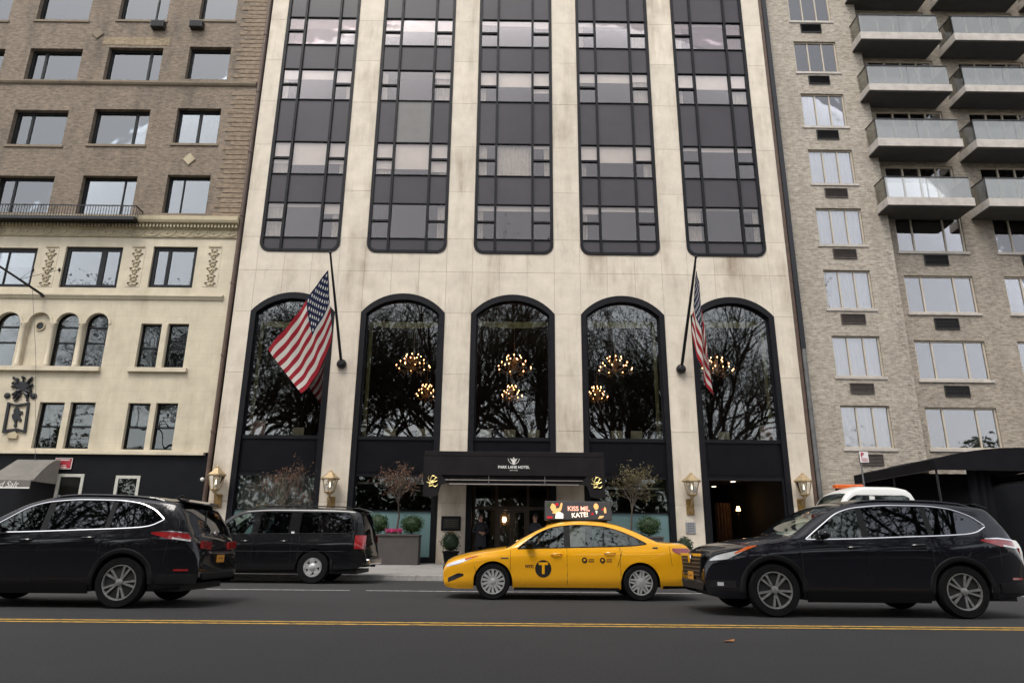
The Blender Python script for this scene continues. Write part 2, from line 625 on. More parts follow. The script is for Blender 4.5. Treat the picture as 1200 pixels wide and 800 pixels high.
WHFRAME = pm('white_painted_frame', (0.46, 0.45, 0.40), 0.5, var=0.12, vs=8, dirt=((0.2, 0.17, 0.12), 6, 0.4))
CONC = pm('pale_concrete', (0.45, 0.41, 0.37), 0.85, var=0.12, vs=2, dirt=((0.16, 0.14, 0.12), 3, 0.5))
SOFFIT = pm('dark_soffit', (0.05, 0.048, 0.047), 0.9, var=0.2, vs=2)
GRILLE = pm('brown_grille_metal', (0.085, 0.07, 0.062), 0.55, 0.2, var=0.2, vs=4)
GRILLE_D = pm('dark_grille_metal', (0.025, 0.023, 0.023), 0.55, 0.2, var=0.2, vs=4)
BRASS = pm('aged_brass', (0.47, 0.355, 0.21), 0.48, 0.7, var=0.25, vs=14, dirt=((0.10, 0.06, 0.025), 20, 0.6))
BRASS_D = pm('tarnished_brass_plate', (0.33, 0.21, 0.075), 0.42, 0.7, var=0.3, vs=18, dirt=((0.07, 0.045, 0.02), 14, 0.7))
GOLD = pm('gold_leaf', (0.66, 0.52, 0.20), 0.35, 0.8, var=0.15, vs=20)
CANVAS = pm('black_canvas', (0.007, 0.0065, 0.008), 0.85, spec=0.12, var=0.25, vs=2.5, bump=0.15, bs=30)
CANVAS_B = pm('charcoal_canvas', (0.012, 0.0105, 0.011), 0.85, spec=0.15, var=0.2, vs=2.0)
CANVAS_G = pm('grey_taupe_canvas', (0.135, 0.125, 0.11), 0.85, var=0.15, vs=3)
PIPE_B = pm('brown_downpipe', (0.085, 0.052, 0.036), 0.6, var=0.3, vs=3)
PIPE_G = pm('grey_downpipe', (0.10, 0.10, 0.10), 0.6, var=0.3, vs=3)
TEXTW = pm('off_white_lettering', (0.62, 0.60, 0.56), 0.6, var=0.05)
# ================================================================== ground, road, pavements
KERB_Y = -6.2
NORTH_KERB = -28.25
YEL = -17.55
SLOPE = 0.030


def walk_z(y): return 0.15 + (y - KERB_Y) * SLOPE


def asphalt():
    m, n, out = new_mat('asphalt')
    b = n.nodes.new('ShaderNodeBsdfPrincipled')
    n.links.new(b.outputs[0], out.inputs[0])
    p = wpos(n)
    a = ramp(n, noise(n, p, 0.5, 5, 0.6), [(0.3, (0.021, 0.020, 0.021)), (0.7, (0.037, 0.0355, 0.0355))])
    sp = ramp(n, noise(n, p, 34.0, 4, 0.75), [(0.42, (0.020, 0.020, 0.021)), (0.6, (0.044, 0.042, 0.041))])
    a = mixc(n, 0.65, a, sp)
    v = n.nodes.new('ShaderNodeTexVoronoi')
    v.inputs['Scale'].default_value = 26.0
    n.links.new(p, v.inputs['Vector'])
    chips = ramp(n, v.outputs['Distance'], [(0.03, 1.0), (0.10, 0.0)])
    pick = ramp(n, noise(n, p, 9.0, 2), [(0.55, 0.0), (0.65, 1.0)])
    a = mixc(n, mth(n, 'MULTIPLY', mth(n, 'MULTIPLY', chips, pick), 0.5), a, (0.19, 0.185, 0.18))
    # polished wheel tracks and oil along the lanes
    f = ramp(n, noise(n, scaled(n, p, 0.03, 0.9, 1), 1.0, 4), [(0.45, 0.0), (0.65, 1.0)])
    a = mixc(n, mth(n, 'MULTIPLY', f, 0.45), a, (0.028, 0.027, 0.028))
    n.links.new(a, b.inputs['Base Color'])
    b.inputs['Roughness'].default_value = 0.85
    b.inputs['Specular IOR Level'].default_value = 0.3
    bn = n.nodes.new('ShaderNodeBump')
    bn.inputs['Strength'].default_value = 0.5
    bn.inputs['Distance'].default_value = 0.006
    n.links.new(noise(n, p, 90.0, 4), bn.inputs['Height'])
    n.links.new(bn.outputs[0], b.inputs['Normal'])
    return m


def paint(name, col, wear=0.45):
    """road paint worn through to the asphalt in places"""
    m, n, out = new_mat(name)
    b = n.nodes.new('ShaderNodeBsdfPrincipled')
    n.links.new(b.outputs[0], out.inputs[0])
    p = wpos(n)
    f = ramp(n, noise(n, scaled(n, p, 0.6, 2.0, 1), 12.0, 6, 0.75), [(wear, 0.0), (wear + 0.12, 1.0)])
    a = mixc(n, f, (0.055, 0.05, 0.045), col)
    n.links.new(a, b.inputs['Base Color'])
    b.inputs['Roughness'].default_value = 0.65
    return m


ASPH = asphalt()
YELLOW = paint('yellow_road_paint', (0.62, 0.36, 0.05), 0.40)
WHITE = paint('white_road_paint', (0.58, 0.57, 0.55), 0.40)
SLAB = pm('pavement_concrete', (0.235, 0.22, 0.205), 0.9, var=0.15, vs=1.5, bump=0.2, bs=40, rand=0.1, dirt=((0.09, 0.08, 0.075), 2.5, 0.5))
KERBM = pm('kerb_granite', (0.33, 0.31, 0.29), 0.85, var=0.2, vs=6, bump=0.2, rand=0.1)
GROUNDM = pm('bare_ground', (0.10, 0.085, 0.06), 0.95, var=0.3, vs=0.4)
PARKM = pm('park_soil', (0.075, 0.075, 0.04), 0.95, var=0.4, vs=0.5)

o = MB().box(-400, 400, -400, 400, -0.6, -0.05).build('ground', GROUNDM)
o['kind'] = 'structure'
P = [[(x, y, 0.0) for y in (NORTH_KERB, YEL, KERB_Y)] for x in (-120, 120)]
road = MB().grid(P).build('road', ASPH, recalc=False)
road['kind'] = 'structure'
for i in range(2):
    y0 = YEL + (i - 0.5) * 0.25 - 0.055
    MB().grid([[(-120, y0, 0.004), (-120, y0 + 0.11, 0.004)], [(120, y0, 0.004), (120, y0 + 0.11, 0.004)]]).build('yellow_line', YELLOW, road, recalc=False)
LANE = -10.9
xs = [(-40.6, -37.5)] + [(x, x + 3.05) for x in np.arange(-31.6, 40, 9.15)]
for x0, x1 in [(-14.5, -10.6), (-6.75, -3.6), (-3.25, 8.9), (11.2, 15)]:
    MB().grid([[(x0, LANE - 0.055, 0.004), (x0, LANE + 0.055, 0.004)], [(x1, LANE - 0.055, 0.004), (x1, LANE + 0.055, 0.004)]]).build('lane_line', WHITE, road, recalc=False)

# pavement in front of the buildings: sloping bed, slabs, granite kerb
bed = MB().prismx([(KERB_Y + 0.16, -0.04), (1.2, -0.04), (1.2, walk_z(1.2) - 0.03), (KERB_Y + 0.16, walk_z(KERB_Y + 0.16) - 0.03)], -60, 60).build('pavement', MORTAR)
bed['kind'] = 'structure'
sw, sd = 1.52, 1.48
slab_me = MB().box(-sw / 2 + 0.006, sw / 2 - 0.006, -sd / 2 + 0.006, sd / 2 - 0.006, -0.025, 0.0).mesh('slab', SLAB)
for i in range(-12, 13):
    for j in range(4):
        y = KERB_Y + 0.18 + sd * (j + 0.5)
        link('slab', slab_me, bed, (i * sw + 0.4, y, walk_z(y)), (math.atan(SLOPE), 0, 0))
kerb = MB().box(-60, 60, KERB_Y + 0.02, KERB_Y + 0.155, -0.04, 0.13).build('kerb', MORTAR)
kerb['kind'] = 'structure'
ks_me = MB().box(-1.14, 1.14, 0, 0.165, -0.02, 0.15).mesh('kerb_stone', KERBM, bevel=0.012)
for i in range(-9, 10):
    link('kerb_stone', ks_me, kerb, (i * 2.29 + 0.7, KERB_Y, 0.0))
# park side of the street, behind the camera: seen only in the glass
o = MB().box(-120, 120, -33.0, NORTH_KERB, -0.04, 0.15).build('park_pavement', SLAB)
o['kind'] = 'structure'
o = MB().box(-200, 200, -220, -33.4, -0.04, 0.35).build('park_ground', PARKM)
o['kind'] = 'structure'

# ================================================================== the hotel
BP, TA, AB = 4.529, 1.693, 1.723              # bay spacing, half width of tall windows and of arches
Z_WB = az(601, 297.7)                         # sill of the tall windows
Z_SP = az(601, 367.6)                         # springing of the arches
Z_AT = az(601, 345.2)                         # crown of the arches
Z_TOP = 31.0
XL = np.mean([ax(322, 0), ax(280, 300), ax(250, 540)])
XR = np.mean([ax(887, 0), ax(919, 280), ax(938, 430)])
RC = 0.42
HB = 0.30                                     # foot of the facade
bays = [k * BP for k in (-2, -1, 0, 1, 2)]
hotel = thing('hotel_building', 'pale limestone hotel with five arched windows below tall dark bronze window bays', 'building', (0, 0, HB))


def arch_pts(hw, zs, zc, n=18):
    """segmental arch from right springing to left springing"""
    rise = zc - zs
    r = (hw * hw + rise * rise) / (2 * rise)
    a = math.asin(hw / r)
    return [(r * math.sin(a - 2 * a * i / n), zc - r + r * math.cos(a - 2 * a * i / n)) for i in range(n + 1)]


def arch_z(dx):
    rise = Z_AT - Z_SP
    r = (AB * AB + rise * rise) / (2 * rise)
    return Z_AT - r + math.sqrt(max(0, r * r - dx * dx))


def tall_z(dx):
    d = abs(dx)
    if d >= TA: return 1e3
    if d <= TA - RC: return Z_WB
    u = d - (TA - RC)
    return Z_WB + RC - math.sqrt(max(0, RC * RC - u * u))


J = 0.005
mort = MB()
z318, z502, z435 = az(470, 318), az(400, 502), az(400, 437)
low_rows = [HB, az(400, 588), z502, z435, Z_SP]
rows_mid = [Z_SP, z318, Z_WB + RC + 0.25]
zz = rows_mid[-1]
up_rows = [zz]
step = az(440, 66) - az(440, 165)
while zz < Z_TOP - 1.0:
    zz += step / 2
    up_rows.append(min(zz, Z_TOP))


def block(x0, x1, z0, z1):
    dz = random.uniform(0, 0.004)
    MB().box(x0 + J, x1 - J, dz, 0.32, z0 + J, z1 - J).build('limestone_block', LIME, hotel)
    mort.box(x0, x1, 0.02, 0.31, z0, z1)


pier_edges = [(XL, bays[0] - AB)] + [(bays[i] + AB, bays[i + 1] - AB) for i in range(4)] + [(bays[4] + AB, XR)]
for x0, x1 in pier_edges:
    for rows in (low_rows, rows_mid):
        for z0, z1 in zip(rows, rows[1:]):
            block(x0, x1, z0, z1)
    d = AB - TA
    for z0, z1 in zip(up_rows, up_rows[1:]):
        block(x0 - (d if x0 > XL + 0.01 else 0), x1 + (d if x1 < XR - 0.01 else 0), z0, z1)
for cx in bays:
    cols = [-AB, -0.58, 0.58, AB]
    for c0, c1 in zip(cols, cols[1:]):
        for z0, z1 in zip(rows_mid, rows_mid[1:]):
            sx = sorted(set([c0, c1] + [c0 + (c1 - c0) * i / 12 for i in range(13)] + [q for q in (TA - RC, -TA + RC, TA - 1e-4, TA, -TA + 1e-4, -TA) if c0 < q < c1]))
            lo, hi = [], []
            for x in sx:
                a, b = max(z0, arch_z(x)), min(z1, tall_z(x))
                if b - a > 0.004:
                    lo.append((x, a))
                    hi.append((x, b))
            if len(lo) < 2: continue
            # shrink the piece by the joint
            def poly(j):
                q0, q1 = lo[0][0], lo[-1][0]
                L = [(min(max(x, q0 + j), q1 - j), a + j) for x, a in lo]
                H = [(min(max(x, q0 + j), q1 - j), max(b - j, a + j + 0.001)) for (x, b), (_, a) in zip(hi, lo)]
                return [(cx + x, z) for x, z in L + H[::-1]]
            MB().prism(poly(J), random.uniform(0, 0.004), 0.32).build('limestone_block', LIME, hotel)
            mort.prism(poly(0.0), 0.02, 0.31)
mort.build('mortar_bed', MORTAR, hotel)

# --- tall bays of dark bronze windows
yb = lambda py: az(475, py)
wrows = [(278.75, 258.75, 238.75), (204.5, 186.25, 167.5), (117.5, 100, 82.5), (53.25, 37.5, 22)]
wz = [tuple(yb(q) for q in r) for r in wrows]
fl = wz[3][0] - wz[2][0]
for k in (1, 2):
    wz.append(tuple(q + fl * k for q in wz[3]))
drops = [[0.08, 0.0, 0.14, 0.12, 0.05], [0.68, 0.78, 0.0, 0.5, 0.12], [0.28, 0.0, 0.45, 0.27, 0.45], [0.34, 0.40, 0.15, 0.12, 0.06], [0.3, 0.5, 0.2, 0.4, 0.3], [0.5, 0.2, 0.3, 0.3, 0.1]]
MU = 0.475 * TA
for bi, cx in enumerate(bays):
    f = MB()
    n = 6
    def path(hw, zb, r):
        p = [(-hw, Z_TOP), (-hw, zb + r)]
        p += [(-hw + r - r * math.cos(R(90 * i / n)), zb + r - r * math.sin(R(90 * i / n))) for i in range(1, n + 1)]
        q = [(-x, z) for x, z in p[::-1]]
        return [(cx + x, z) for x, z in p + q]
    f.ribbon(path(TA, Z_WB, RC), path(TA - 0.13, Z_WB + 0.13, RC - 0.12), -0.035, 0.16)
    for sx in (-1, 1):
        f.box(cx + sx * MU - 0.05, cx + sx * MU + 0.05, -0.05, 0.15, Z_WB + 0.06, Z_TOP)
    fr = f.build('window_bay', BRONZE, hotel)
    gaps = [(-TA + 0.11, -MU - 0.05), (-MU + 0.05, MU - 0.05), (MU + 0.05, TA - 0.11)]
    tr = MB()
    # transoms
    for k, (zb, zm, zt) in enumerate(wz):
        for g, (g0, g1) in enumerate(gaps):
            tr.box(cx + g0 - 0.003, cx + g1 + 0.003, -0.015, 0.13, zb - 0.035, zb + 0.0)
            tr.box(cx + g0 - 0.003, cx + g1 + 0.003, -0.015, 0.13, zt, zt + 0.035)
            if g != 1:
                tr.box(cx + g0 - 0.003, cx + g1 + 0.003, -0.02, 0.135, zm - 0.04, zm + 0.04)
    tr.build_each('transom', BRONZE, fr)
    zprev = Z_WB + 0.05
    for k, (zb, zm, zt) in enumerate(wz):
        for g, (g0, g1) in enumerate(gaps):
            rr = random.uniform
            a0, a1 = cx + g0, cx + g1
            pale = (k == 2 and g == 1 and bi == 1)
            MB().box(a0 - 0.02, a1 + 0.02, 0.04, 0.06, zprev - 0.02, zb - 0.02).build('spandrel_panel', SPAN2 if pale else SPAN, fr)
            if g == 1:
                MB().box(a0 - 0.02, a1 + 0.02, 0.045, 0.057, zb - 0.01, zt + 0.01).build('pane', GL_TALL, fr)
            else:
                MB().box(a0 - 0.02, a1 + 0.02, 0.045, 0.057, zb - 0.01, zm).build('pane', GL_TALL, fr)
                MB().box(a0 - 0.02, a1 + 0.02, 0.045, 0.057, zm, zt + 0.01).build('pane', GL_TALL, fr)
            dr = drops[k][bi]
            if g != 1: dr = max(0, dr + random.choice((0, 0, 0.08, -0.04, 0.2)))
            if dr > 0.02:
                MB().box(a0 - 0.03, a1 + 0.03, 0.16, 0.175, zt - dr * (zt - zb), zt + 0.03).build('roller_blind', BLIND, fr)
            # folded side curtains
            if g != 1 and random.random() < 0.8 or (bi == 2 and k == 1):
                cw = (a1 - a0) * (random.choice((0.35, 0.5, 0.9)) if g != 1 else 1.0)
                x0 = a0 if (g == 0 or g == 1) else a1 - cw
                nf = max(6, int(cw / 0.05))
                Pc = [[(x0 + cw * i / nf, 0.24 + 0.03 * math.sin(i * 1.9 + bi), z) for z in (zb - 0.05, zt)] for i in range(nf + 1)]
                MB().grid(Pc).build('curtain', CURTAIN, fr, recalc=False)
        zprev = zt + 0.02
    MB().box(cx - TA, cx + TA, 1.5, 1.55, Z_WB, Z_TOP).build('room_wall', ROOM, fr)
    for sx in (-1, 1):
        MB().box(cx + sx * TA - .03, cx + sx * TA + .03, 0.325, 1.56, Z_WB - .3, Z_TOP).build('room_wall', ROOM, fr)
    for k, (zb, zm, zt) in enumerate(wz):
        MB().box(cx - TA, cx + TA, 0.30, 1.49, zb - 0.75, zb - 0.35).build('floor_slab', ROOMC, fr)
o = MB().box(XL, XR, 0.33, 3.0, Z_TOP - 0.02, Z_TOP + 0.3).build('parapet', LIME, hotel)

# --- arched windows
Z_GB = az(601, 512)                           # bottom of the arched glass
Z_LT = az(470, 556)                           # head of the ground floor openings
Z_FR = az(470, 598)                           # top of the frosted band
FW = 0.22
IN = AB - FW
inner_arch = arch_pts(IN, Z_SP - 0.06, Z_AT - 0.27)
outer_arch = arch_pts(AB - 0.004, Z_SP, Z_AT - 0.004)
sp_sign = {}
for bi, cx in enumerate(bays):
    f = MB()
    out = [(cx + AB - 0.004, HB)] + [(cx + x, z) for x, z in outer_arch] + [(cx - AB + 0.004, HB)]
    inn = [(cx + IN, HB)] + [(cx + x, z) for x, z in inner_arch] + [(cx - IN, HB)]
    f.ribbon(out, inn, -0.03, 0.26)
    # thin inner bead
    in2 = arch_pts(IN - 0.06, Z_SP - 0.09, Z_AT - 0.33)
    f.ribbon([(cx + IN + 0.002, Z_GB)] + [(cx + x * 1.0005, z) for x, z in inner_arch] + [(cx - IN - 0.002, Z_GB)], [(cx + IN - 0.06, Z_GB)] + [(cx + x, z) for x, z in in2] + [(cx - IN + 0.06, Z_GB)], 0.14, 0.24)
    f.box(cx - IN - 0.003, cx + IN + 0.003, 0.05, 0.25, Z_GB - 0.14, Z_GB)
    aw = f.build('arched_window', BRONZE, hotel)
    gp = [(cx + IN - 0.04, Z_GB - 0.02)] + [(cx + x, z) for x, z in arch_pts(IN - 0.04, Z_SP - 0.08, Z_AT - 0.31)] + [(cx - IN + 0.04, Z_GB - 0.02)]
    MB().prism(gp, 0.185, 0.197).build('pane', GL_ARCH, aw)
    # valance and side curtains behind the glass
    nv = 24
    zv = az(cx / BP * 133 + 601, 374.5)
    Pv = [[(cx - IN + 0.06 + (2 * IN - 0.12) * i / nv, 0.55 + 0.03 * math.sin(i * 1.7) + 0.12 * (1 - ((i - nv / 2) / (nv / 2)) ** 2), z) for z in (zv - 0.10 - 0.06 * (1 - ((i - nv / 2) / (nv / 2)) ** 2), zv + 0.12)] for i in range(nv + 1)]
    MB().grid(Pv).build('valance', OLIVE, aw, recalc=False)
    for sx in (-1, 1):
        if (bi == 2): continue
        if (sx < 0) != (cx < 0): continue
        cw = 0.16
        Pc = [[(cx + sx * (IN - 0.07 - cw * i / 8), 0.5 + 0.03 * math.sin(i * 2.2), z) for z in (Z_GB - 0.2, zv)] for i in range(9)]
        MB().grid(Pc).build('curtain', OLIVE, aw, recalc=False)
    # black panel below the arched glass
    MB().box(cx - IN - 0.003, cx + IN + 0.003, 0.10, 0.20, Z_LT + 0.003, Z_GB - 0.143).build('black_panel', BLKPAN, aw)
    MB().box(cx - IN + 0.12, cx + IN - 0.12, 0.085, 0.099, Z_LT + 0.12, Z_GB - 0.26).build('raised_panel', BLKPAN, aw)
    if bi in (0, 1, 3):
        g = MB()
        g.box(cx - IN, cx + IN, 0.08, 0.22, Z_LT - 0.07, Z_LT)
        g.box(cx - IN, cx + IN, 0.08, 0.22, HB, HB + 0.25)
        g = MB().ribbon([(cx - IN, HB), (cx + IN, HB), (cx + IN, Z_LT), (cx - IN, Z_LT)], [(cx - IN + .03, HB + .25), (cx + IN - .03, HB + .25), (cx + IN - .03, Z_LT - .07), (cx - IN + .03, Z_LT - .07)], .08, .22, True)
        sf = g.build('ground_floor_window', BRONZE, hotel)
        MB().box(cx - IN, cx + IN, 0.15, 0.162, Z_FR, Z_LT - 0.07).build('pane', GL_SHOP, sf)
        MB().box(cx - IN, cx + IN, 0.15, 0.162, HB + 0.25, Z_FR - 0.004).build('frosted_pane', FROST, sf)
        MB().box(cx - IN, cx + IN, 0.10, 0.148, Z_FR - 0.02, Z_FR + 0.02).build('rail', BRONZE, sf)
        if bi == 0:
            nf = 90
            Pc = [[(cx - IN + 2 * IN * i / nf, 0.42 + 0.05 * math.sin(i * 1.25) + 0.02 * math.sin(i * 0.37), z) for z in (HB + 0.3, Z_LT - 0.05)] for i in range(nf + 1)]
            MB().grid(Pc).build('curtain', CURT_G, sf, recalc=False)
            Pc = [[(cx - 0.05 + 0.42 * i / 16, 0.36 + 0.03 * math.sin(i * 1.3), z) for z in (HB + 0.3, Z_LT - 0.05)] for i in range(17)]
            MB().grid(Pc).build('curtain', CURTAIN, sf, recalc=False)
        else:
            zl = az(480, 564.5) if bi == 1 else az(740, 570.5)
            MB().box(cx - IN + 0.02, cx + IN - 0.02, 0.60, 0.64, zl - 0.035, zl + 0.035).build('pale_rail', pm('pale_rail', (0.62, 0.58, 0.5), 0.6), sf)
    elif bi == 4:
        g = MB()
        for x0 in (-IN, IN - 0.09):
            g.box(cx + x0, cx + x0 + 0.09, 0.08, 0.2, HB, Z_LT)
        g.box(cx - IN + 0.09, cx + IN - 0.09, 0.08, 0.2, Z_LT - 0.09, Z_LT)
        MBo = g.build('restaurant_doorway', BRONZE, hotel)
# rooms behind: dining room on the first floor, lobby below
fl2 = Z_GB - 0.62
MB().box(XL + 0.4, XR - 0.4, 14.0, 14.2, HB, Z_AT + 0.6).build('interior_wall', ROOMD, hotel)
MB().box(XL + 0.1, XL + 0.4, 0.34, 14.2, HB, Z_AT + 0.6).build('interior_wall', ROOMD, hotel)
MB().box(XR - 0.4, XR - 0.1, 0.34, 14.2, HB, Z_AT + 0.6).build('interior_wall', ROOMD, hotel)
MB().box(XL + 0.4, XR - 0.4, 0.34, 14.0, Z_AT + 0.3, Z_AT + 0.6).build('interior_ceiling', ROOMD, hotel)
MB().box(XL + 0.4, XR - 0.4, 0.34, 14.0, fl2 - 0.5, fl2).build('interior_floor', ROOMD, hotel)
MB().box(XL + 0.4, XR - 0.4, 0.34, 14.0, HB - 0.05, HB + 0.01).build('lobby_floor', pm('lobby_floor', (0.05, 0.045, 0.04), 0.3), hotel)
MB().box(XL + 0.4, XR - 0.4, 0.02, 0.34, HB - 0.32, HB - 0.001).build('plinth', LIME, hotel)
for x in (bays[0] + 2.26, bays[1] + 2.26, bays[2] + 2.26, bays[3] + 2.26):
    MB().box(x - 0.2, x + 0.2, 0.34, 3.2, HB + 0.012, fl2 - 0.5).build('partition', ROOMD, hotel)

# --- chandeliers, dining chairs and pictures behind the arched glass
BULB = emis('warm_bulb', (1.0, 0.45, 0.16), 9.0)
CRYST = pm('crystal_drop', (0.5, 0.4, 0.28), 0.15, 0.3, var=0.2, vs=20)


def chandelier(loc, dia, label, grp):
    t = thing('chandelier', label, 'chandelier', loc, grp)
    m, b, c = MB(), MB(), MB()
    x, y, z = loc
    m.tube([(x, y, z), (x, y, z + 1.6)], 0.025, 6)
    m.lathe([(0.02, -0.55), (0.10, -0.42), (0.05, -0.2), (0.12, -0.05), (0.03, 0.2)], 10, loc)
    for k in range(22):
        a = 2 * math.pi * k / 22 + 0.1
        r = dia / 2 * (1.0, 0.45, 0.75)[k % 3]
        zz = z - 0.35 + (0.0, 0.50, 0.24)[k % 3]
        px, py = x + r * math.cos(a), y + r * math.sin(a)
        m.tube([(x, y, z - 0.35), (x + r * .6 * math.cos(a), y + r * .6 * math.sin(a), zz - 0.16), (px, py, zz)], 0.014, 5)
        b.ball((px, py, zz + 0.09), (0.018, 0.018, 0.032), 6, 5)
        c.ball((px, py, zz - 0.08), (0.025, 0.025, 0.07), 5, 4)
        c.ball((x + r * .5 * math.cos(a + .2), y + r * .5 * math.sin(a + .2), zz - 0.25), (0.02, 0.02, 0.06), 5, 4)
    m.build('frame', BRASS, t, 40)
    b.build('bulbs', BULB, t, 40)
    c.build('crystals', CRYST, t, 40)
    return t


zc = float(at(600, 424, 3.0)[2])
for k, cx in enumerate(bays[1:5]):
    chandelier((cx + 0.1, 3.0, zc), 1.5, ['lit brass chandelier behind the second arched window beside the left flag', 'lit brass chandelier behind the middle arched window over the canopy', 'lit brass chandelier behind the fourth arched window before the right flag', 'lit brass chandelier behind the arched window that the right flag covers'][k], 'chandeliers near the dining room windows')
for cx in bays[1:4]:
    chandelier((cx + 0.05, 9.0, zc), 1.1, 'small lit chandelier hanging deep inside the hotel dining room', 'chandeliers at the back of the dining room')
CHAIRM = pm('cream_upholstery', (0.42, 0.38, 0.26), 0.85, var=0.15)
CHWOOD = pm('dark_wood', (0.05, 0.03, 0.02), 0.5)
ch = thing('dining_chair', 'cream padded dining chair just behind the hotel arched window sill', 'chair', (0, 0, 0), 'dining chairs behind the arched windows')
MB().box(-0.24, 0.24, -0.25, 0.25, 0.40, 0.50).build('seat', CHAIRM, ch, bevel=0.03)
MB().prismx([(-0.24, 0.46), (-0.16, 0.46), (-0.22, 0.98), (-0.29, 0.98)], -0.23, 0.23).build('backrest', CHAIRM, ch, bevel=0.025)
for sx in (-1, 1):
    for sy in (-1, 1):
        MB().tube([(sx * 0.2, sy * 0.2, 0), (sx * 0.2, sy * 0.2, 0.42)], [0.018, 0.028], 6).build('leg', CHWOOD, ch)
spots = []
for bi, cx in enumerate(bays):
    for dx in ((0.55,), (-0.35, 0.95), (-1.05, -0.1, 0.9), (-0.3, 0.45), (-0.55,))[bi]:
        spots.append((cx + dx, 0.75, ['that the left flag covers', 'between the left flag and the canopy', 'straight above the canopy', 'between the canopy and the right flag', 'that the right flag covers'][bi]))
for i, (x, y, wh_) in enumerate(spots):
    c = ch if i == 0 else copy_tree(ch)
    c['label'] = 'cream dining chair behind the arched window ' + wh_
    c.location = (x, y, fl2 + 0.012)
    c.rotation_euler = (0, 0, R(random.uniform(-8, 8)))

PICF = pm('poster_print', (0.33, 0.22, 0.19), 0.6, var=0.5, vs=6)
for px, py, lab in ((303, 499, 'small framed picture standing inside the arch beside the left flag'), (898, 500, 'small framed picture standing inside the arch beside the right flag')):
    p = at(px, py, 0.33)
    t = thing('framed_picture', lab, 'picture', (p[0], 0.33, Z_GB - 0.02))
    w2, h2 = 0.27, 0.62
    MB().ribbon([(p[0] - w2, Z_GB - .02), (p[0] + w2, Z_GB - .02), (p[0] + w2, Z_GB + h2), (p[0] - w2, Z_GB + h2)], [(p[0] - w2 + .04, Z_GB + .02), (p[0] + w2 - .04, Z_GB + .02), (p[0] + w2 - .04, Z_GB + h2 - .04), (p[0] - w2 + .04, Z_GB + h2 - .04)], 0.31, 0.35, True).build('frame', WHFRAME, t)
    MB().box(p[0] - w2 + .03, p[0] + w2 - .03, 0.325, 0.345, Z_GB + .01, Z_GB + h2 - .03).build('print', PICF, t)
MB().box(XL + 0.4, XR - 0.4, 0.27, 0.60, Z_GB - 0.10, Z_GB - 0.02).build('window_ledge', ROOMD, hotel)

# --- entrance under the canopy
DOORW = pm('bronze_brown_door', (0.055, 0.038, 0.026), 0.4, 0.3, var=0.2, vs=3)
ent = MB()
ex0, ex1 = -IN, IN
zt_ = Z_LT - 0.02
ye = 0.9
for x in (ex0, -0.62, 0.62, ex1 - 0.10):
    ent.box(x, x + 0.10, ye, ye + 0.12, HB + 0.012, zt_)
zd = az(600, 597, 0.9)
ent.box(ex0, ex1, ye + 0.002, ye + 0.118, zd, zd + 0.12)
ent.box(ex0, ex1, ye + 0.002, ye + 0.118, zt_ - 0.10, zt_)
ent = ent.build('entrance_frame', DOORW, hotel)
for x0, x1 in ((ex0 + .1, -0.62), (0.72, ex1 - .1)):
    MB().box(x0, x1, ye + 0.05, ye + 0.06, HB + 0.3, zd).build('side_pane', GL_SHOP, ent)
    MB().box(x0, x1, ye + 0.02, ye + 0.10, HB + 0.012, HB + 0.3).build('kick_panel', DOORW, ent)
for x0, x1 in ((ex0 + .1, -0.62), (-0.52, 0.62), (0.72, ex1 - .1)):
    MB().box(x0, x1, ye + 0.05, ye + 0.06, zd + 0.12, zt_ - 0.1).build('transom_pane', GL_SHOP, ent)
for x0, x1, s in ((-0.515, 0.045, 1), (0.055, 0.615, -1)):
    d = MB().ribbon([(x0, HB + .02), (x1, HB + .02), (x1, zd - .005), (x0, zd - .005)], [(x0 + .09, HB + .3), (x1 - .09, HB + .3), (x1 - .09, zd - .1), (x0 + .09, zd - .1)], ye + 0.03, ye + 0.09, True).build('door', DOORW, ent)
    MB().box(x0 + .085, x1 - .085, ye + 0.055, ye + 0.062, HB + .29, zd - .09).build('door_glass', GL_SHOP, d)
    hx = x1 - 0.05 if s > 0 else x0 + 0.05
    MB().tube([(hx, ye + 0.03, 1.15), (hx, ye - 0.04, 1.18), (hx, ye - 0.04, 1.62), (hx, ye + 0.03, 1.65)], 0.014, 6).build('handle', BRASS, d, 40)
WARM = emis('warm_lamp_light', (1.0, 0.62, 0.28), 9.0)


def sconce(loc, label):
    t = thing('wall_sconce', label, 'lamp', loc)
    x, y, z = loc
    MB().box(x - .05, x + .05, y + .06, y + .08, z - .2, z + .1).build('backplate', BRASS, t)
    MB().tube([(x, y + .07, z - .1), (x, y, z - .16), (x, y, z - .07)], 0.012, 6).build('arm', BRASS, t, 40)
    MB().lathe([(.05, -.08), (.085, .02), (.05, .12)], 12, loc).build('lamp_shade', WARM, t, 40)


q = at(591, 609, 3.0)
sconce((q[0], 3.0, q[2]), 'small warm lamp glowing beyond the hotel entrance doors')
MB().box(q[0] - 0.6, q[0] + 0.6, 3.09, 3.25, HB + .012, 3.3).build('lobby_panel', DOORW, hotel)
for px, py, yy, lab in ((865, 595, 5.0, 'small warm lamp glowing low inside the dark restaurant doorway'), (909, 588, 4.2, 'small warm lamp at the right inside the dark restaurant doorway')):
    q = at(px, py, yy)
    t = thing('table_lamp', lab, 'lamp', (q[0], yy, HB + .012))
    MB().lathe([(.15, 0), (.15, .02), (.02, .05), (.02, q[2] - HB - .16)], 10, (q[0], yy, HB + .012)).build('stand', CHWOOD, t, 40)
    MB().lathe([(.10, -.12), (.06, .07)], 12, (q[0], yy, q[2])).build('lamp_shade', emis('dim_warm_shade', (1.0, .55, .2), 5.0), t, 40)
zc3 = fl2 - 0.52
DISC = emis('recessed_light', (1.0, .8, .55), 2.2)
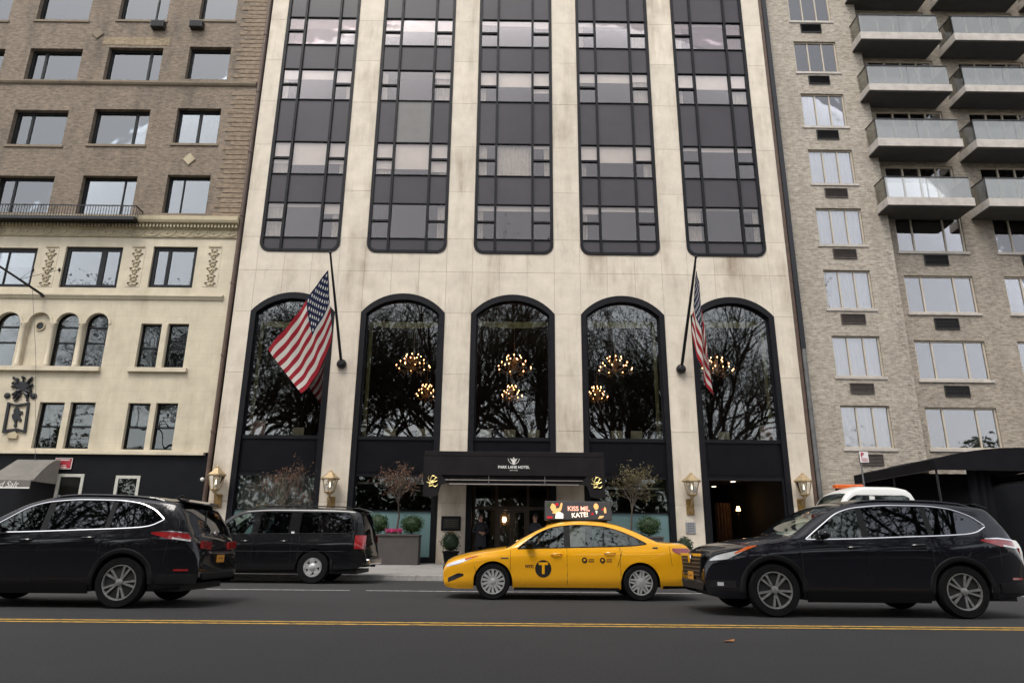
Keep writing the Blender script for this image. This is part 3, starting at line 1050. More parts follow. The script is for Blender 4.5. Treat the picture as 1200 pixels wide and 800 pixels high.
for px, py in ((832, 571), (859, 564), (873, 560.5)):
    d = (at(px, py, 1.0) - CAM)
    tt = (zc3 - CAM[2]) / d[2]
    q = CAM + d * tt
    q[1] = min(max(q[1], 1.2), 8)
    tg = MB().lathe([(.11, 0.015), (.11, 0.0), (.085, -.004)], 12, (q[0], q[1], zc3 - 0.012)).build('ceiling_light', DISC, None)
    tag(tg, 'round recessed ceiling light inside the dark restaurant doorway', 'ceiling light', 'recessed lights in the restaurant doorway')
MB().box(bays[4] - IN, bays[4] + IN, 0.34, 13.9, zc3, zc3 + 0.014).build('lobby_ceiling', pm('lobby_ceiling', (0.06, 0.045, 0.035), 0.5), hotel)
q = at(848, 612, 6.0)
CURT_B = pm('brown_drape', (0.16, 0.09, 0.05), 0.9, var=0.3)
Pc = [[(q[0] - 0.35 + 0.7 * i / 20, 6 + 0.06 * math.sin(i * 1.5), z) for z in (HB + .02, 3.0)] for i in range(21)]
MB().grid(Pc).build('drape', CURT_B, hotel, recalc=False)

# --- entrance canopy with lettering
CY0, CY1 = -2.6, -0.06
cxl, cxr = ax(497, 545, CY0), ax(708, 545, CY0)
zA, zB, zC, zD = az(602, 529, CY0), az(602, 535, CY0), az(602, 557, CY0), az(602, 568.5, CY0)
can = thing('entrance_canopy', 'black hotel entrance canopy with white lettering and gold monograms over the doors', 'canopy', ((cxl + cxr) / 2, CY1, zA))
MB().box(cxl, cxr, CY0, CY1, zB + 0.003, zA).build('top_band', CANVAS_B, can, bevel=0.02)
MB().box(cxl - 0.0, cxr + 0.0, CY0 - 0.03, CY0 + 0.02, zC, zB).build('front_fascia', CANVAS_B, can)
for x in (cxl - 0.025, cxr - 0.025):
    MB().box(x, x + 0.05, CY0 + 0.021, CY1, zC, zB).build('side_fascia', CANVAS_B, can)
SOFB = pm('bronze_soffit', (0.06, 0.05, 0.042), 0.35, 0.4, var=0.3, vs=1.5)
MB().box(cxl + 0.03, cxr - 0.03, CY0 + 0.03, CY1, zC + 0.05, zC + 0.08).build('soffit', SOFB, can)
MB().box(cxl + 0.3, cxr - 0.3, CY0 + 0.05, CY0 + 0.10, zD + 0.06, zC + 0.048).build('lower_valance', CANVAS_B, can)
FRB = pm('grey_brown_tube', (0.12, 0.105, 0.095), 0.45, 0.5, var=0.15)
fb = MB()
fb.tube([(cxl + 0.9, CY0 + 0.05, zD + 0.03), (cxr - 0.9, CY0 + 0.05, zD + 0.03)], 0.028, 8)
fb.tube([(cxl + 0.6, CY0 + 0.03, zD + 0.17), (cxr - 0.6, CY0 + 0.03, zD + 0.17)], 0.022, 8)
for t_ in (0.36, 0.67):
    x = cxl + (cxr - cxl) * t_
    fb.tube([(x, CY0 + 0.03, zD), (x, CY0 + 0.03, zC)], 0.02, 6)
fb.build('front_rail', FRB, can, 40)
for s, xe in ((1, cxl), (-1, cxr)):
    zz_ = az(507, 581, CY0)
    poly = [(xe, zC), (xe + s * 0.62, zC), (xe + s * 0.85, zD + 0.07), (xe + s * 0.62, zD - 0.0), (xe + s * 0.5, zz_ + 0.02), (xe + s * 0.25, zz_ - 0.04), (xe, zz_)]
    if s < 0: poly = poly[::-1]
    br = MB().prism(poly, CY0 - 0.025, CY0 + 0.025).build('corner_bracket', CANVAS_B, can)
    # interlaced P and L as a gold script monogram
    g = MB()
    mx, mz = xe + s * 0.30, (zC + zD) / 2 - 0.06
    def loop(pts, r=0.016):
        g.tube([(mx + a * 0.24, CY0 - 0.045, mz + b * 0.24) for a, b in pts], r, 6)
    loop([(-.35, -.75), (-.3, -.2), (-.15, .45), (.05, .8), (.4, .75), (.5, .4), (.25, .1), (-.1, .0), (-.4, .15), (-.6, .5), (-.45, .75)])
    loop([(.75, .45), (.55, .6), (.35, .25), (.2, -.3), (0, -.6), (-.3, -.7), (-.2, -.5), (.15, -.6), (.5, -.75), (.8, -.55), (.85, -.35)])
    loop([(-.75, -.1), (-.3, -.25), (.3, -.1), (.8, .1)], 0.012)
    g.build('monogram', GOLD, br, 50)
tx = MB()
mid = (cxl + cxr) / 2
kx = ax(602, 545, CY0)
text_xz(tx, 'PARK LANE HOTEL', 0.128, kx, CY0 - 0.034, az(602, 547.3, CY0), sx=1.0, extrude=0.003, bold=0.004)
text_xz(tx, 'NEW YORK', 0.055, kx, CY0 - 0.034, az(602, 551, CY0), extrude=0.003)
tx.build('lettering', TEXTW, can, recalc=False)
em = MB()
ez = az(602, 540.3, CY0)
em.prism([(kx - .13, ez + .10), (kx - .02, ez + .06), (kx + .02, ez + .06), (kx + .13, ez + .10), (kx + .06, ez - .02), (kx + .03, ez - .12), (kx - .03, ez - .12), (kx - .06, ez - .02)], CY0 - .037, CY0 - .031)
for s in (-1, 1):
    em.tube([(kx + s * .05, CY0 - .034, ez - .10), (kx + s * .16, CY0 - .034, ez - .02), (kx + s * .20, CY0 - .034, ez + .09)], 0.010, 5)
em.ball((kx, CY0 - .034, ez + .10), (.03, .006, .03), 8, 6)
em.build('emblem', TEXTW, can)
# --- wall lanterns
LGL = glass('lantern_glass', 0.12, (0.85, 0.85, 0.82), wob=0)
CANDLE = emis('lantern_candle', (1.0, 0.86, 0.62), 1.3)


def lantern(px, ptop, pbot, pplate, label):
    """brass wall lantern: px centre, glass-top, plate-bottom pixel rows"""
    Y = -0.42
    x = ax(px, ptop, Y)
    z1, z0 = az(px, ptop, Y), az(px, pbot, Y)
    t = thing('wall_lantern', label, 'lantern', (x, 0, az(px, pplate, 0)), 'brass lanterns on the hotel piers')
    h = z1 - z0
    rt_, rb_ = 0.29, 0.17
    zr = z0 + 0.62 * h
    b = MB()
    for k in range(6):
        a = 2 * math.pi * k / 6 + math.pi / 6
        b.tube([(x + rb_ * math.cos(a), Y + rb_ * math.sin(a), z0 + .12), (x + rt_ * math.cos(a), Y + rt_ * math.sin(a), zr)], 0.016, 5)
    b.lathe([(rb_ + .02, 0.10), (rb_ + .03, 0.13), (rb_ + .02, .155)], 6, (x, Y, z0))
    b.lathe([(.02, -.02), (.05, .0), (.10, .05), (rb_ * .9, .10)], 12, (x, Y, z0))
    b.build('cage', BRASS, t, 40)
    cp = MB()
    cp.lathe([(rt_ * 1.02, -.02), (rt_ * 1.28, .0), (rt_ * 1.28, .035), (rt_ * .75, .10 * h / 1.1 + .06), (rt_ * .42, .22 * h / 1.1 + .06), (rt_ * .26, .25 * h / 1.1 + .06)], 6, (x, Y, zr))
    cp.build('cap', BRASS, t, 30)
    MB().lathe([(.07, 0), (.03, .04), (.055, .09), (.075, .13), (.03, .17), (.008, .21)], 10, (x, Y, z1 - .20)).build('finial', BRASS, t, 40)
    for k in range(6):
        a0, a1 = 2 * math.pi * k / 6 + math.pi / 6, 2 * math.pi * (k + 1) / 6 + math.pi / 6
        pr = lambda r, a, z: (x + r * math.cos(a), Y + r * math.sin(a), z)
        MB().grid([[pr(rb_, a0, z0 + .15), pr(rt_ - .01, a0, zr - .01)], [pr(rb_, a1, z0 + .15), pr(rt_ - .01, a1, zr - .01)]]).build('glass_pane', LGL, t, recalc=False)
    MB().lathe([(.035, .14), (.035, .30)], 8, (x, Y, z0)).build('candle', TEXTW, t, 40)
    MB().lathe([(.02, .30), (.035, .36), (.022, .44), (.005, .50)], 8, (x, Y, z0)).build('bulb', CANDLE, t, 40)
    zp = az(px, pplate, 0)
    pl = MB()
    pl.box(x - .15, x + .15, -0.05, 0.0, zp, z0 - .02)
    pl.build('backplate', BRASS_D, t, bevel=0.012)
    ar = MB()
    ar.tube([(x, -0.04, zp + .15), (x, -0.16, zp + .12), (x, -.30, zp + .2), (x, -.36, zp + .38), (x, -.26, zp + .5), (x, -0.14, zp + .45), (x, -.12, zp + .33)], [.03, .03, .028, .026, .024, .02, .016], 7)
    ar.tube([(x, -.36, zp + .38), (x, Y, z0 - .05), (x, Y, z0 + .02)], .026, 7)
    ar.tube([(x, -0.04, z0 - .1), (x, -.2, z0 - .02), (x, Y, z0 + .0)], .02, 6)
    ar.build('scroll_arm', BRASS, t, 50)


lantern(255.5, 545, 577, 595, 'brass wall lantern on the hotel end pier beside the cream stone building')
lantern(388, 550, 580, 600, 'brass wall lantern on the pier under the left flag')
lantern(809.5, 553, 583, 603, 'brass wall lantern on the pier with the intercom plate')
lantern(940, 553, 583, 602, 'brass wall lantern on the hotel end pier beside the grey brick building')

# --- small fixtures on the piers
p = at(528, 613, 0)
t = thing('wall_plaque', 'dark framed notice plaque on the pier beside the hotel entrance', 'plaque', (p[0], -.03, az(528, 621.5)))
x0, x1, z0, z1 = ax(517, 613), ax(540, 613), az(528, 621.5), az(528, 604.5)
MB().box(x0, x1, -.04, -.001, z0, z1).build('frame', BRONZE, t, bevel=.01)
MB().box(x0 + .07, x1 - .07, -.046, -.041, z0 + .07, z1 - .07).build('plate', pm('dark_plate', (.03, .028, .025), .3, .4), t)
g = MB()
for k in range(4):
    g.box(x0 + .14, x1 - .14 - .06 * (k % 2), -.0475, -.0462, z1 - .16 - k * .075, z1 - .145 - k * .075)
g.build('engraved_lines', pm('engraving', (.12, .10, .07), .5), t)
x0, x1 = ax(525, 624), ax(531.5, 624)
o = MB().box(x0, x1, -.05, -.001, az(528, 628.5), az(528, 622.5)).build('wall_box', BRASS_D, None, bevel=.01)
tag(o, 'small brown metal box under the dark plaque on the pier', 'box')
t = thing('intercom_panel', 'small steel intercom plate on the pier under a brass lantern', 'intercom', (ax(809.5, 618), -.02, az(809, 624.5)))
x0, x1, z0, z1 = ax(803.5, 618), ax(815, 618), az(809, 625), az(809, 611.5)
STEEL = pm('brushed_steel', (.42, .42, .43), .4, .8, var=.1, vs=8)
MB().box(x0, x1, -.03, -.001, z0, z1).build('plate', STEEL, t, bevel=.006)
g = MB()
for i in range(3):
    for j in range(4):
        g.box(x0 + .08 + i * .085, x0 + .135 + i * .085, -.036, -.031, z0 + .08 + j * .085, z0 + .135 + j * .085)
g.build('buttons', pm('grey_button', (.14, .14, .16), .5), t)

# --- pipes at both ends of the hotel front
o = MB()
zt_, zb_ = 31.0, az(240, 600)
o.tube([(XL - .14, -.02, HB - .1), (XL - .14, -.02, zt_)], .085, 10)
for z in np.arange(2, 30, 3.1): o.tube([(XL - .14, -.02, z), (XL - .14, -.02, z + .1)], .105, 10)
tag(o.build('downpipe', PIPE_B, None, 40), 'tall brown downpipe between the brick building and the hotel', 'pipe')
zk = az(943, 409)
tag(MB().box(XR + .004, XR + .16, .03, .20, HB - .1, 31).build('joint_strip', PIPE_B), 'narrow brown strip closing the joint right of the hotel', 'strip')
tag(MB().box(XR + .165, XR + .36, -.05, .18, zk, 31).build('flashing_strip', BLACKM), 'tall black metal flashing between hotel and grey brick building', 'flashing')
o = MB().tube([(XR + .27, .0, HB - .1), (XR + .27, .0, zk)], .085, 10)
for z in np.arange(1.5, 8, 2.4): o.tube([(XR + .27, .0, z), (XR + .27, .0, z + .1)], .10, 10)
tag(o.build('downpipe', PIPE_G, None, 40), 'grey downpipe below the black flashing beside the grey brick wall', 'pipe')
# ================================================================== wall with openings, windows
def wall_mesh(name, x0, x1, z0, z1, y, holes, mat, parent, depth=0.3):
    """front skin cut round rectangular holes (hx0,hx1,hz0,hz1), with reveals"""
    xs = sorted(set([x0, x1] + [h[i] for h in holes for i in (0, 1) if x0 < h[i] < x1]))
    zs = sorted(set([z0, z1] + [h[i] for h in holes for i in (2, 3) if z0 < h[i] < z1]))
    idx, v, f = {}, [], []
    def vid(x, yy, z):
        k = (round(x, 4), round(yy, 4), round(z, 4))
        if k not in idx:
            idx[k] = len(v)
            v.append((x, yy, z))
        return idx[k]
    for xa, xb in zip(xs, xs[1:]):
        for za, zb in zip(zs, zs[1:]):
            cx, cz = (xa + xb) / 2, (za + zb) / 2
            if any(h[0] < cx < h[1] and h[2] < cz < h[3] for h in holes): continue
            f.append((vid(xa, y, za), vid(xb, y, za), vid(xb, y, zb), vid(xa, y, zb)))
    for h in holes:
        a, b, c, d = max(h[0], x0), min(h[1], x1), max(h[2], z0), min(h[3], z1)
        if b <= a or d <= c: continue
        yb_ = y + depth
        f.append((vid(a, y, c), vid(a, yb_, c), vid(b, yb_, c), vid(b, y, c)))
        f.append((vid(a, y, d), vid(b, y, d), vid(b, yb_, d), vid(a, yb_, d)))
        f.append((vid(a, y, c), vid(a, y, d), vid(a, yb_, d), vid(a, yb_, c)))
        f.append((vid(b, y, c), vid(b, yb_, c), vid(b, yb_, d), vid(b, y, d)))
    m = MB()
    m.add(v, f)
    return m.build(name, mat, parent, recalc=False)


def frame_ring(m, x0, x1, z0, z1, y0, y1, fw):
    m.ribbon([(x0, z0), (x1, z0), (x1, z1), (x0, z1)], [(x0 + fw, z0 + fw), (x1 - fw, z0 + fw), (x1 - fw, z1 - fw), (x0 + fw, z1 - fw)], y0, y1, True)


def window(parent, x0, x1, z0, z1, y, fmat, gmat, cuts=(), fw=0.07, mw=0.06, rec=0.14, blind=None, bmat=None, sill=None, smat=None, meet=None, name='window', room=None):
    """frame in a wall opening with upright mullions at the fractions `cuts`, one pane object per light"""
    m = MB()
    yf = y + rec
    frame_ring(m, x0 + .002, x1 - .002, z0 + .002, z1 - .002, yf, yf + 0.09, fw)
    ed = [x0 + fw]
    for c in cuts:
        xc, ww = (c if isinstance(c, tuple) else (c, mw))
        xm = x0 + (x1 - x0) * xc
        m.box(xm - ww / 2, xm + ww / 2, yf + .004, yf + .086, z0 + fw - .01, z1 - fw + .01)
        ed += [xm - ww / 2, xm + ww / 2]
    ed.append(x1 - fw)
    if meet:
        zm = z0 + (z1 - z0) * meet
        m.box(x0 + fw - .01, x1 - fw + .01, yf - .01, yf + .08, zm - .03, zm + .03)
    o = m.build(name, fmat, parent)
    for a, b in zip(ed[::2], ed[1::2]):
        zz = [z0 + fw, z1 - fw] if not meet else [z0 + fw, z0 + (z1 - z0) * meet - .03, z0 + (z1 - z0) * meet + .03, z1 - fw]
        for c, d in zip(zz[::2], zz[1::2]):
            MB().box(a - .008, b + .008, yf + .040, yf + .050, c - .008, d + .008).build('pane', gmat, o)
    if blind:
        zb_ = z1 - blind * (z1 - z0)
        MB().box(x0 + .03, x1 - .03, yf + .16, yf + .17, zb_, z1).build('blind', bmat or WHITEB, o)
    if sill:
        MB().box(x0 - .08, x1 + .08, y - sill, y + rec - .002, z0 - .11, z0 - .002).build('sill', smat or CONC, o)
    return o


def pxrect(l, t, r, b, Y):
    ym, xm = (t + b) / 2, (l + r) / 2
    return ax(l, ym, Y), ax(r, ym, Y), az(xm, b, Y), az(xm, t, Y)


# ================================================================== brick and cream stone building on the left
LX0, LX1 = -27.0, XL - 0.26
LB = thing('corner_building', 'brown brick building on a cream stone base with dark windows and carved cornice', 'building', (LX1, 0, HB))
YLb = 0.06
Z_C0, Z_C1 = az(140, 278, YLb), az(140, 256, YLb)     # cornice
Z_ST = az(140, 529, YLb)                               # top of the dark shop front
rowsB = []
brick_win = [  # l,t,r,b at mid height, cuts, blind
    (-40, -18, 15, 24, (), .0), (47, -18, 108, 24, (), .0), (142, -18, 199, 24, ((.72, .07),), .0), (236, -18, 278.5, 24, (), .0),
    (-62, 57, 2, 95, (), 0), (31.5, 57, 93.5, 95, ((.27, .12),), .34), (124, 56, 188.5, 94, ((.75, .11),), .0), (219.5, 55, 268.5, 93, (), .0),
    (-80, 130, -18, 170, (), 0), (12.5, 129, 76.5, 170, ((.30, .12),), .0), (107, 128, 173, 169.5, ((.73, .11),), .0), (205, 127, 256.5, 168.5, ((.5, .12),), .0),
    (-8, 206, 60, 249, ((.28, .10),), .0), (93, 206, 157.5, 251, ((.74, .05),), .0), (193, 205, 244, 250, ((.35, .05),), .0)]
holes = [pxrect(*q[:4], YLb) for q in brick_win]
for k in (1, 2):                                        # two more storeys above the picture
    dz = (az(150, 24, YLb) - az(150, 94, YLb)) * k
    for q in brick_win[:4]:
        h = pxrect(*q[:4], YLb)
        holes.append((h[0], h[1], h[2] + dz, h[3] + dz))
        brick_win.append(q)
wall_mesh('brick_wall', LX0, LX1, Z_C1 + .001, 31.0, YLb, holes, BRICK_L, LB)
for q, h in zip(brick_win, holes):
    window(LB, *h, YLb, DKFRAME, GL_L, q[4], fw=.11, rec=.22, blind=q[5] or None, bmat=BLIND, sill=.05 if q[1] > 100 and q[1] < 200 or q[1] < 0 else None, smat=BROWNST)
# dark soot lintels over some windows, soldier course
LINT = brick_mat('yellow_lintel_brick', (0.30, 0.225, 0.14), (0.22, 0.165, 0.10), (0.22, 0.185, 0.14), bw=0.075, rh=0.3, samt=0.3)
h = pxrect(121, 44, 199, 53, YLb)
MB().box(h[0], h[1], YLb - .012, YLb + .01, h[2], h[3]).build('lintel', LINT, LB)
# string course
zc_ = az(150, 98.5, YLb)
MB().prismx([(YLb, zc_ - .10), (YLb - .07, zc_ - .05), (YLb - .11, zc_ + .03), (YLb - .11, zc_ + .10), (YLb, zc_ + .12)], LX0, LX1 - .02).build('string_course', BROWNST, LB)
# projecting brick quoins at the corner
q0, q1 = ax(268, 130, YLb), LX1
zq = Z_C1 + .1
k = 0
while zq < 31:
    x0 = q0 + (.22 if k % 2 else 0) + random.uniform(-.06, .06)
    if abs(zq + .11 - zc_) > .22:
        MB().box(x0, q1 + .012, YLb - .024, YLb + .02, zq, zq + .20).build('brick_quoin', BRICK_Q, LB)
    zq += .235
    k += 1
# stone diamond ornaments in the brick
for px, py, bm_ in ((115, 40, BROWNST), (222, 187, LIME_ORN)):
    c = at(px, py, YLb)
    MB().prism([(c[0] - .28, c[2]), (c[0], c[2] - .3), (c[0] + .28, c[2]), (c[0], c[2] + .3)], YLb - .05, YLb + .01).build('carved_boss', bm_, LB, bevel=.02)
# air conditioner boxes under the top row
for px, py, wh_ in ((187, 32, 'above the yellowish brick lintel'), (232, 32, 'near the brick quoins')):
    c = at(px, py, YLb)
    t = thing('air_conditioner', 'black air conditioner box under a brick wall window ' + wh_, 'air conditioner', (c[0], YLb, c[2] - .18), 'air conditioners on the brick wall')
    MB().box(c[0] - .30, c[0] + .30, YLb - .28, YLb + .05, c[2] - .18, c[2] + .18).build('casing', GRILLE_D, t, bevel=.015)
    g = MB()
    for k in range(6): g.box(c[0] - .26, c[0] + .26, YLb - .295, YLb - .281, c[2] - .14 + k * .05, c[2] - .12 + k * .05)
    g.build('louvres', BLACKM, t)
# iron balconet with its slab
bx1 = ax(158, 250, YLb - .6)
bz0, bz1 = az(80, 256, YLb - .6), az(80, 239.5, YLb - .6)
t = thing('iron_balconet', 'narrow black iron balcony with upright bars above the carved cornice', 'balcony', (bx1, YLb, bz0))
MB().box(LX0, bx1, YLb - .6, YLb - .002, bz0, bz0 + .14).build('slab', BLACKM, t)
MB().box(LX0, bx1, YLb - .6, YLb - .56, bz1 - .04, bz1).build('top_rail', BLACKM, t)
MB().box(bx1 - .04, bx1, YLb - .558, YLb - .002, bz1 - .04, bz1).build('side_rail', BLACKM, t)
g = MB()
for x in np.arange(LX0 + .05, bx1, .115): g.box(x, x + .018, YLb - .59, YLb - .572, bz0 + .14, bz1 - .04)
for yy in np.arange(YLb - .5, YLb - .02, .115): g.box(bx1 - .03, bx1 - .012, yy, yy + .018, bz0 + .14, bz1 - .04)
g.build('bars', BLACKM, t)
# carved cornice: mouldings, dentils, frieze
cr = LX1 + .06
prof = [(YLb, Z_C0), (YLb - .05, Z_C0), (YLb - .06, Z_C0 + .05), (YLb - .06, Z_C0 + .34), (YLb - .12, Z_C0 + .38), (YLb - .14, Z_C0 + .54), (YLb - .30, Z_C0 + .60), (YLb - .34, Z_C0 + .70), (YLb - .34, Z_C1 + .0), (YLb, Z_C1 + .05)]
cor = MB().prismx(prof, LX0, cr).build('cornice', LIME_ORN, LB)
den = MB().box(0, .075, -.09, 0, 0, .13).mesh('dentil', LIME_ORN)
x = ax(-6, 266, YLb)
n_ = 0
while x < cr - .1 and n_ < 120:
    link('dentil', den, cor, (x, YLb - .14, Z_C0 + .41))
    x += .145
    n_ += 1
fr_me = MB()
for k in range(8):
    a = math.pi * k / 7
fr_me.tube([(0.32 * math.cos(math.pi * k / 10), 0, -.02 - .16 * math.sin(math.pi * k / 10)) for k in range(11)], .022, 5)
fr_me.ball((0, 0, -.02), (.06, .03, .07), 8, 5)
fr_me.ball((-.32, 0, .02), (.05, .03, .09), 8, 5)
sw_me = fr_me.mesh('swag', LIME_ORN, smooth=60)
x = ax(-4, 272, YLb)
while x < cr - .3:
    link('swag', sw_me, cor, (x, YLb - .065, Z_C0 + .23))
    x += .66
# ---- cream stone storeys
wE = [(-30, 290, 40, 336, ((.5, .05),), .45), (73, 289, 140.5, 337, ((.66, .22),), .0), (176.5, 289, 228.5, 337, ((.36, .14),), .0)]
wF = [(161.5, 379, 186, 431), (193.5, 379, 218, 431)]
wG = [(41.5, 471, 71, 525), (78, 471, 107.5, 525.5), (146, 472, 172.5, 526.5), (179, 472, 205, 527)]
arcs = [(-9, 366, 20, 429), (61.5, 366.5, 89.5, 430), (97, 366.5, 124, 430.5)]
niche = (29, 366, 55, 429)
wGx = [(-70, 470, -40, 524)]
hE = [pxrect(*q[:4], YLb) for q in wE]
hF = [pxrect(*q, YLb) for q in wF]
hG = [pxrect(*q, YLb) for q in wG + wGx]
hA = [pxrect(*q, YLb) for q in arcs + [niche]]
za0 = np.mean([h[2] for h in hA]); za1 = np.mean([h[3] for h in hA])
hA = [(h[0], h[1], za0, za1) for h in hA]
wall_mesh('stone_wall', LX0, LX1 + .02, Z_ST, Z_C0, YLb, hE + hF + hG + hA, LIME_L, LB)
for q, h in zip(wE, hE):
    o = window(LB, *h, YLb, DKFRAME, GL_L, q[4], fw=.16, rec=.10, blind=q[5] or None, bmat=WHITEB)
for i, h in enumerate(hF):
    window(LB, *h, YLb, DKFRAME, GL_LD, (), fw=.05, rec=.16, meet=.46)
for i, h in enumerate(hG):
    window(LB, *h, YLb, DKFRAME, GL_LD, (), fw=.06, rec=.16, meet=.48, blind=.46, bmat=CURT_G)
# sills
for a, b, z in ((hF[0][0], hF[1][1], hF[0][2]),):
    MB().box(a - .22, b + .2, YLb - .14, YLb + .1, z - .17, z - .002).build('sill', LIME_L, LB)
    MB().box(hF[0][1] + .02, hF[1][0] - .02, YLb - .02, YLb + .05, z, hF[0][3] - .04).build('mullion_post', LIME_L, LB)
MB().box(LX0, ax(117.5, 434, YLb), YLb - .16, YLb + .1, za0 - .18, za0 - .002).build('sill', LIME_L, LB)
# arched heads: corner fillets, small columns between, dark arched sashes
for i, h in enumerate(hA):
    hw = (h[1] - h[0]) / 2
    cx_ = (h[0] + h[1]) / 2
    zs_ = h[3] - hw
    ap = [(cx_ + hw * math.cos(math.pi * k / 14), zs_ + hw * math.sin(math.pi * k / 14)) for k in range(15)]
    fl_ = MB()
    fl_.prism(ap[:8] + [(cx_, h[3] + .001), (h[1] + .001, h[3] + .001)], YLb + .0005, YLb + .26)
    fl_.prism(ap[7:] + [(h[0] - .001, h[3] + .001), (cx_, h[3] + .001)], YLb + .0005, YLb + .26)
    fl_.build('arch_head', LIME_L, LB)
    ao = [(cx_ + (hw + .09) * math.cos(math.pi * k / 14), zs_ + (hw + .09) * math.sin(math.pi * k / 14)) for k in range(15)]
    MB().ribbon(ao, [(cx_ + (hw + .003) * math.cos(math.pi * k / 14), zs_ + (hw + .003) * math.sin(math.pi * k / 14)) for k in range(15)], YLb - .035, YLb + .01).build('arch_moulding', LIME_L, LB)
    if i < 3:
        fr_ = MB()
        ai = [(cx_ + (hw - .06) * math.cos(math.pi * k / 14), zs_ + (hw - .06) * math.sin(math.pi * k / 14)) for k in range(15)]
        fr_.ribbon([(h[1] - .002, h[2] + .002)] + [(cx_ + (hw - .002) * math.cos(math.pi * k / 14), zs_ + (hw - .002) * math.sin(math.pi * k / 14)) for k in range(15)] + [(h[0] + .002, h[2] + .002)], [(h[1] - .06, h[2] + .06)] + ai + [(h[0] + .06, h[2] + .06)], YLb + .14, YLb + .22, True)
        for f_ in (.45, .74):
            zz = h[2] + (h[3] - h[2]) * f_
            fr_.box(h[0] + .05, h[1] - .05, YLb + .13, YLb + .21, zz - .03, zz + .03)
        o = fr_.build('arched_sash_window', DKFRAME, LB)
        MB().prism([(h[1] - .05, h[2] + .05)] + ai + [(h[0] + .05, h[2] + .05)], YLb + .17, YLb + .18).build('pane', GL_LD, o)
    else:
        MB().box(h[0] - .01, h[1] + .01, YLb + .12, YLb + .14, h[2], h[3] + .01).build('blind_niche', LIME_L, LB)
        c = at(44, 381, YLb)
        oc = MB().ribbon([(cx_ + .20 * math.cos(math.pi * k / 12), c[2] + .20 * math.sin(math.pi * k / 12)) for k in range(24)], [(cx_ + .15 * math.cos(math.pi * k / 12), c[2] + .15 * math.sin(math.pi * k / 12)) for k in range(24)], YLb + .07, YLb + .119, True).build('round_vent', LIME_ORN, LB)
        MB().lathe([(.152, 0), (.152, .012)], 24, (cx_, YLb + .105, c[2]), 'y').build('vent_grille', BLACKM, oc)
for px in (24.5, 58.5, 93):
    x = ax(px, 405, YLb)
    zs_ = hA[1][3] - (hA[1][1] - hA[1][0]) / 2
    c = MB()
    c.lathe([(.12, 0), (.12, .08), (.085, .12), (.075, zs_ - za0 - .16), (.11, zs_ - za0 - .10), (.12, zs_ - za0)], 12, (x, YLb - .02, za0))
    c.build('colonnette', LIME_L, LB, 40)
    MB().box(x - .15, x + .15, YLb - .12, YLb + .02, zs_, zs_ + .07).build('capital', LIME_L, LB)
# string course above the arches
zs_ = az(140, 348, YLb)
MB().prismx([(YLb, zs_ - .12), (YLb - .05, zs_ - .10), (YLb - .10, zs_ + .0), (YLb - .13, zs_ + .02), (YLb - .13, zs_ + .10), (YLb, zs_ + .13)], LX0, ax(262, 348, YLb)).build('string_course', LIME_L, LB)
# carved upright panels between the windows
for px in (57, 159, 249):
    x, z0, z1 = ax(px, 312, YLb), az(px, 336, YLb), az(px, 288.5, YLb)
    pn = MB().box(x - .30, x + .30, YLb - .012, YLb + .01, z0, z1).build('carved_panel', LIME_L, LB)
    g = MB()
    zz = z0 + .12
    k = 0
    while zz < z1 - .12:
        wdt = (.22, .12, .17, .08)[k % 4]
        for s in (-1, 1):
            g.tube([(x, YLb - .02, zz - .06), (x + s * wdt * .6, YLb - .03, zz - .03), (x + s * wdt, YLb - .03, zz + .05), (x + s * wdt * .5, YLb - .03, zz + .08)], [.02, .03, .026, .012], 5)
        g.ball((x, YLb - .02, zz), (.05, .04, .06), 6, 4)
        zz += .165
        k += 1
    g.box(x - .26, x + .26, YLb - .05, YLb - .01, z1 - .06, z1 - .0)
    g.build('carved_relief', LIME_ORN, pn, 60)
# cream corner strip by the downpipe
MB().box(ax(240.5, 560, YLb), LX1 + .03, YLb - .02, YLb + .2, HB - .05, Z_ST - .14).build('corner_pilaster', LIME_L, LB)
# heraldic emblem of dark iron on the stone
IRON = pm('black_iron', (.012, .013, .016), .5, .3, var=.2)
e = thing('heraldic_emblem', 'black iron crest with crowned shield and rampant lion on cream stone', 'emblem', (ax(19, 490, YLb), YLb, az(18, 508, YLb)))
def pp(l): return [(ax(a, b, YLb), az(a, b, YLb)) for a, b in l]
Y0, Y1 = YLb - .07, YLb - .004
out_ = pp([(10, 471), (20, 474), (35.5, 471.5), (31, 507.5), (22, 505), (3.5, 507)])
inn_ = pp([(12.5, 473.5), (20, 476.5), (33, 474), (28.5, 504), (21.5, 502), (7, 503.5)])
MB().ribbon(out_, inn_, Y0, Y1, True).build('shield_frame', IRON, e)
MB().prism(pp([(19, 477), (22.5, 478), (23.5, 481), (27, 482), (27.5, 485), (24, 485), (24, 488), (26, 492), (24, 494), (21, 491.5), (20, 495), (20.5, 499), (18, 501), (16.5, 498.5), (18, 497), (17, 493), (15, 490), (14.8, 486), (17, 484), (16.5, 481)]), Y0 + .02, Y1).build('lion', IRON, e)
g = MB()
g.prism(pp([(20, 447), (35, 448), (33, 455), (29, 458), (24, 458), (21, 455)]), Y0, Y1)
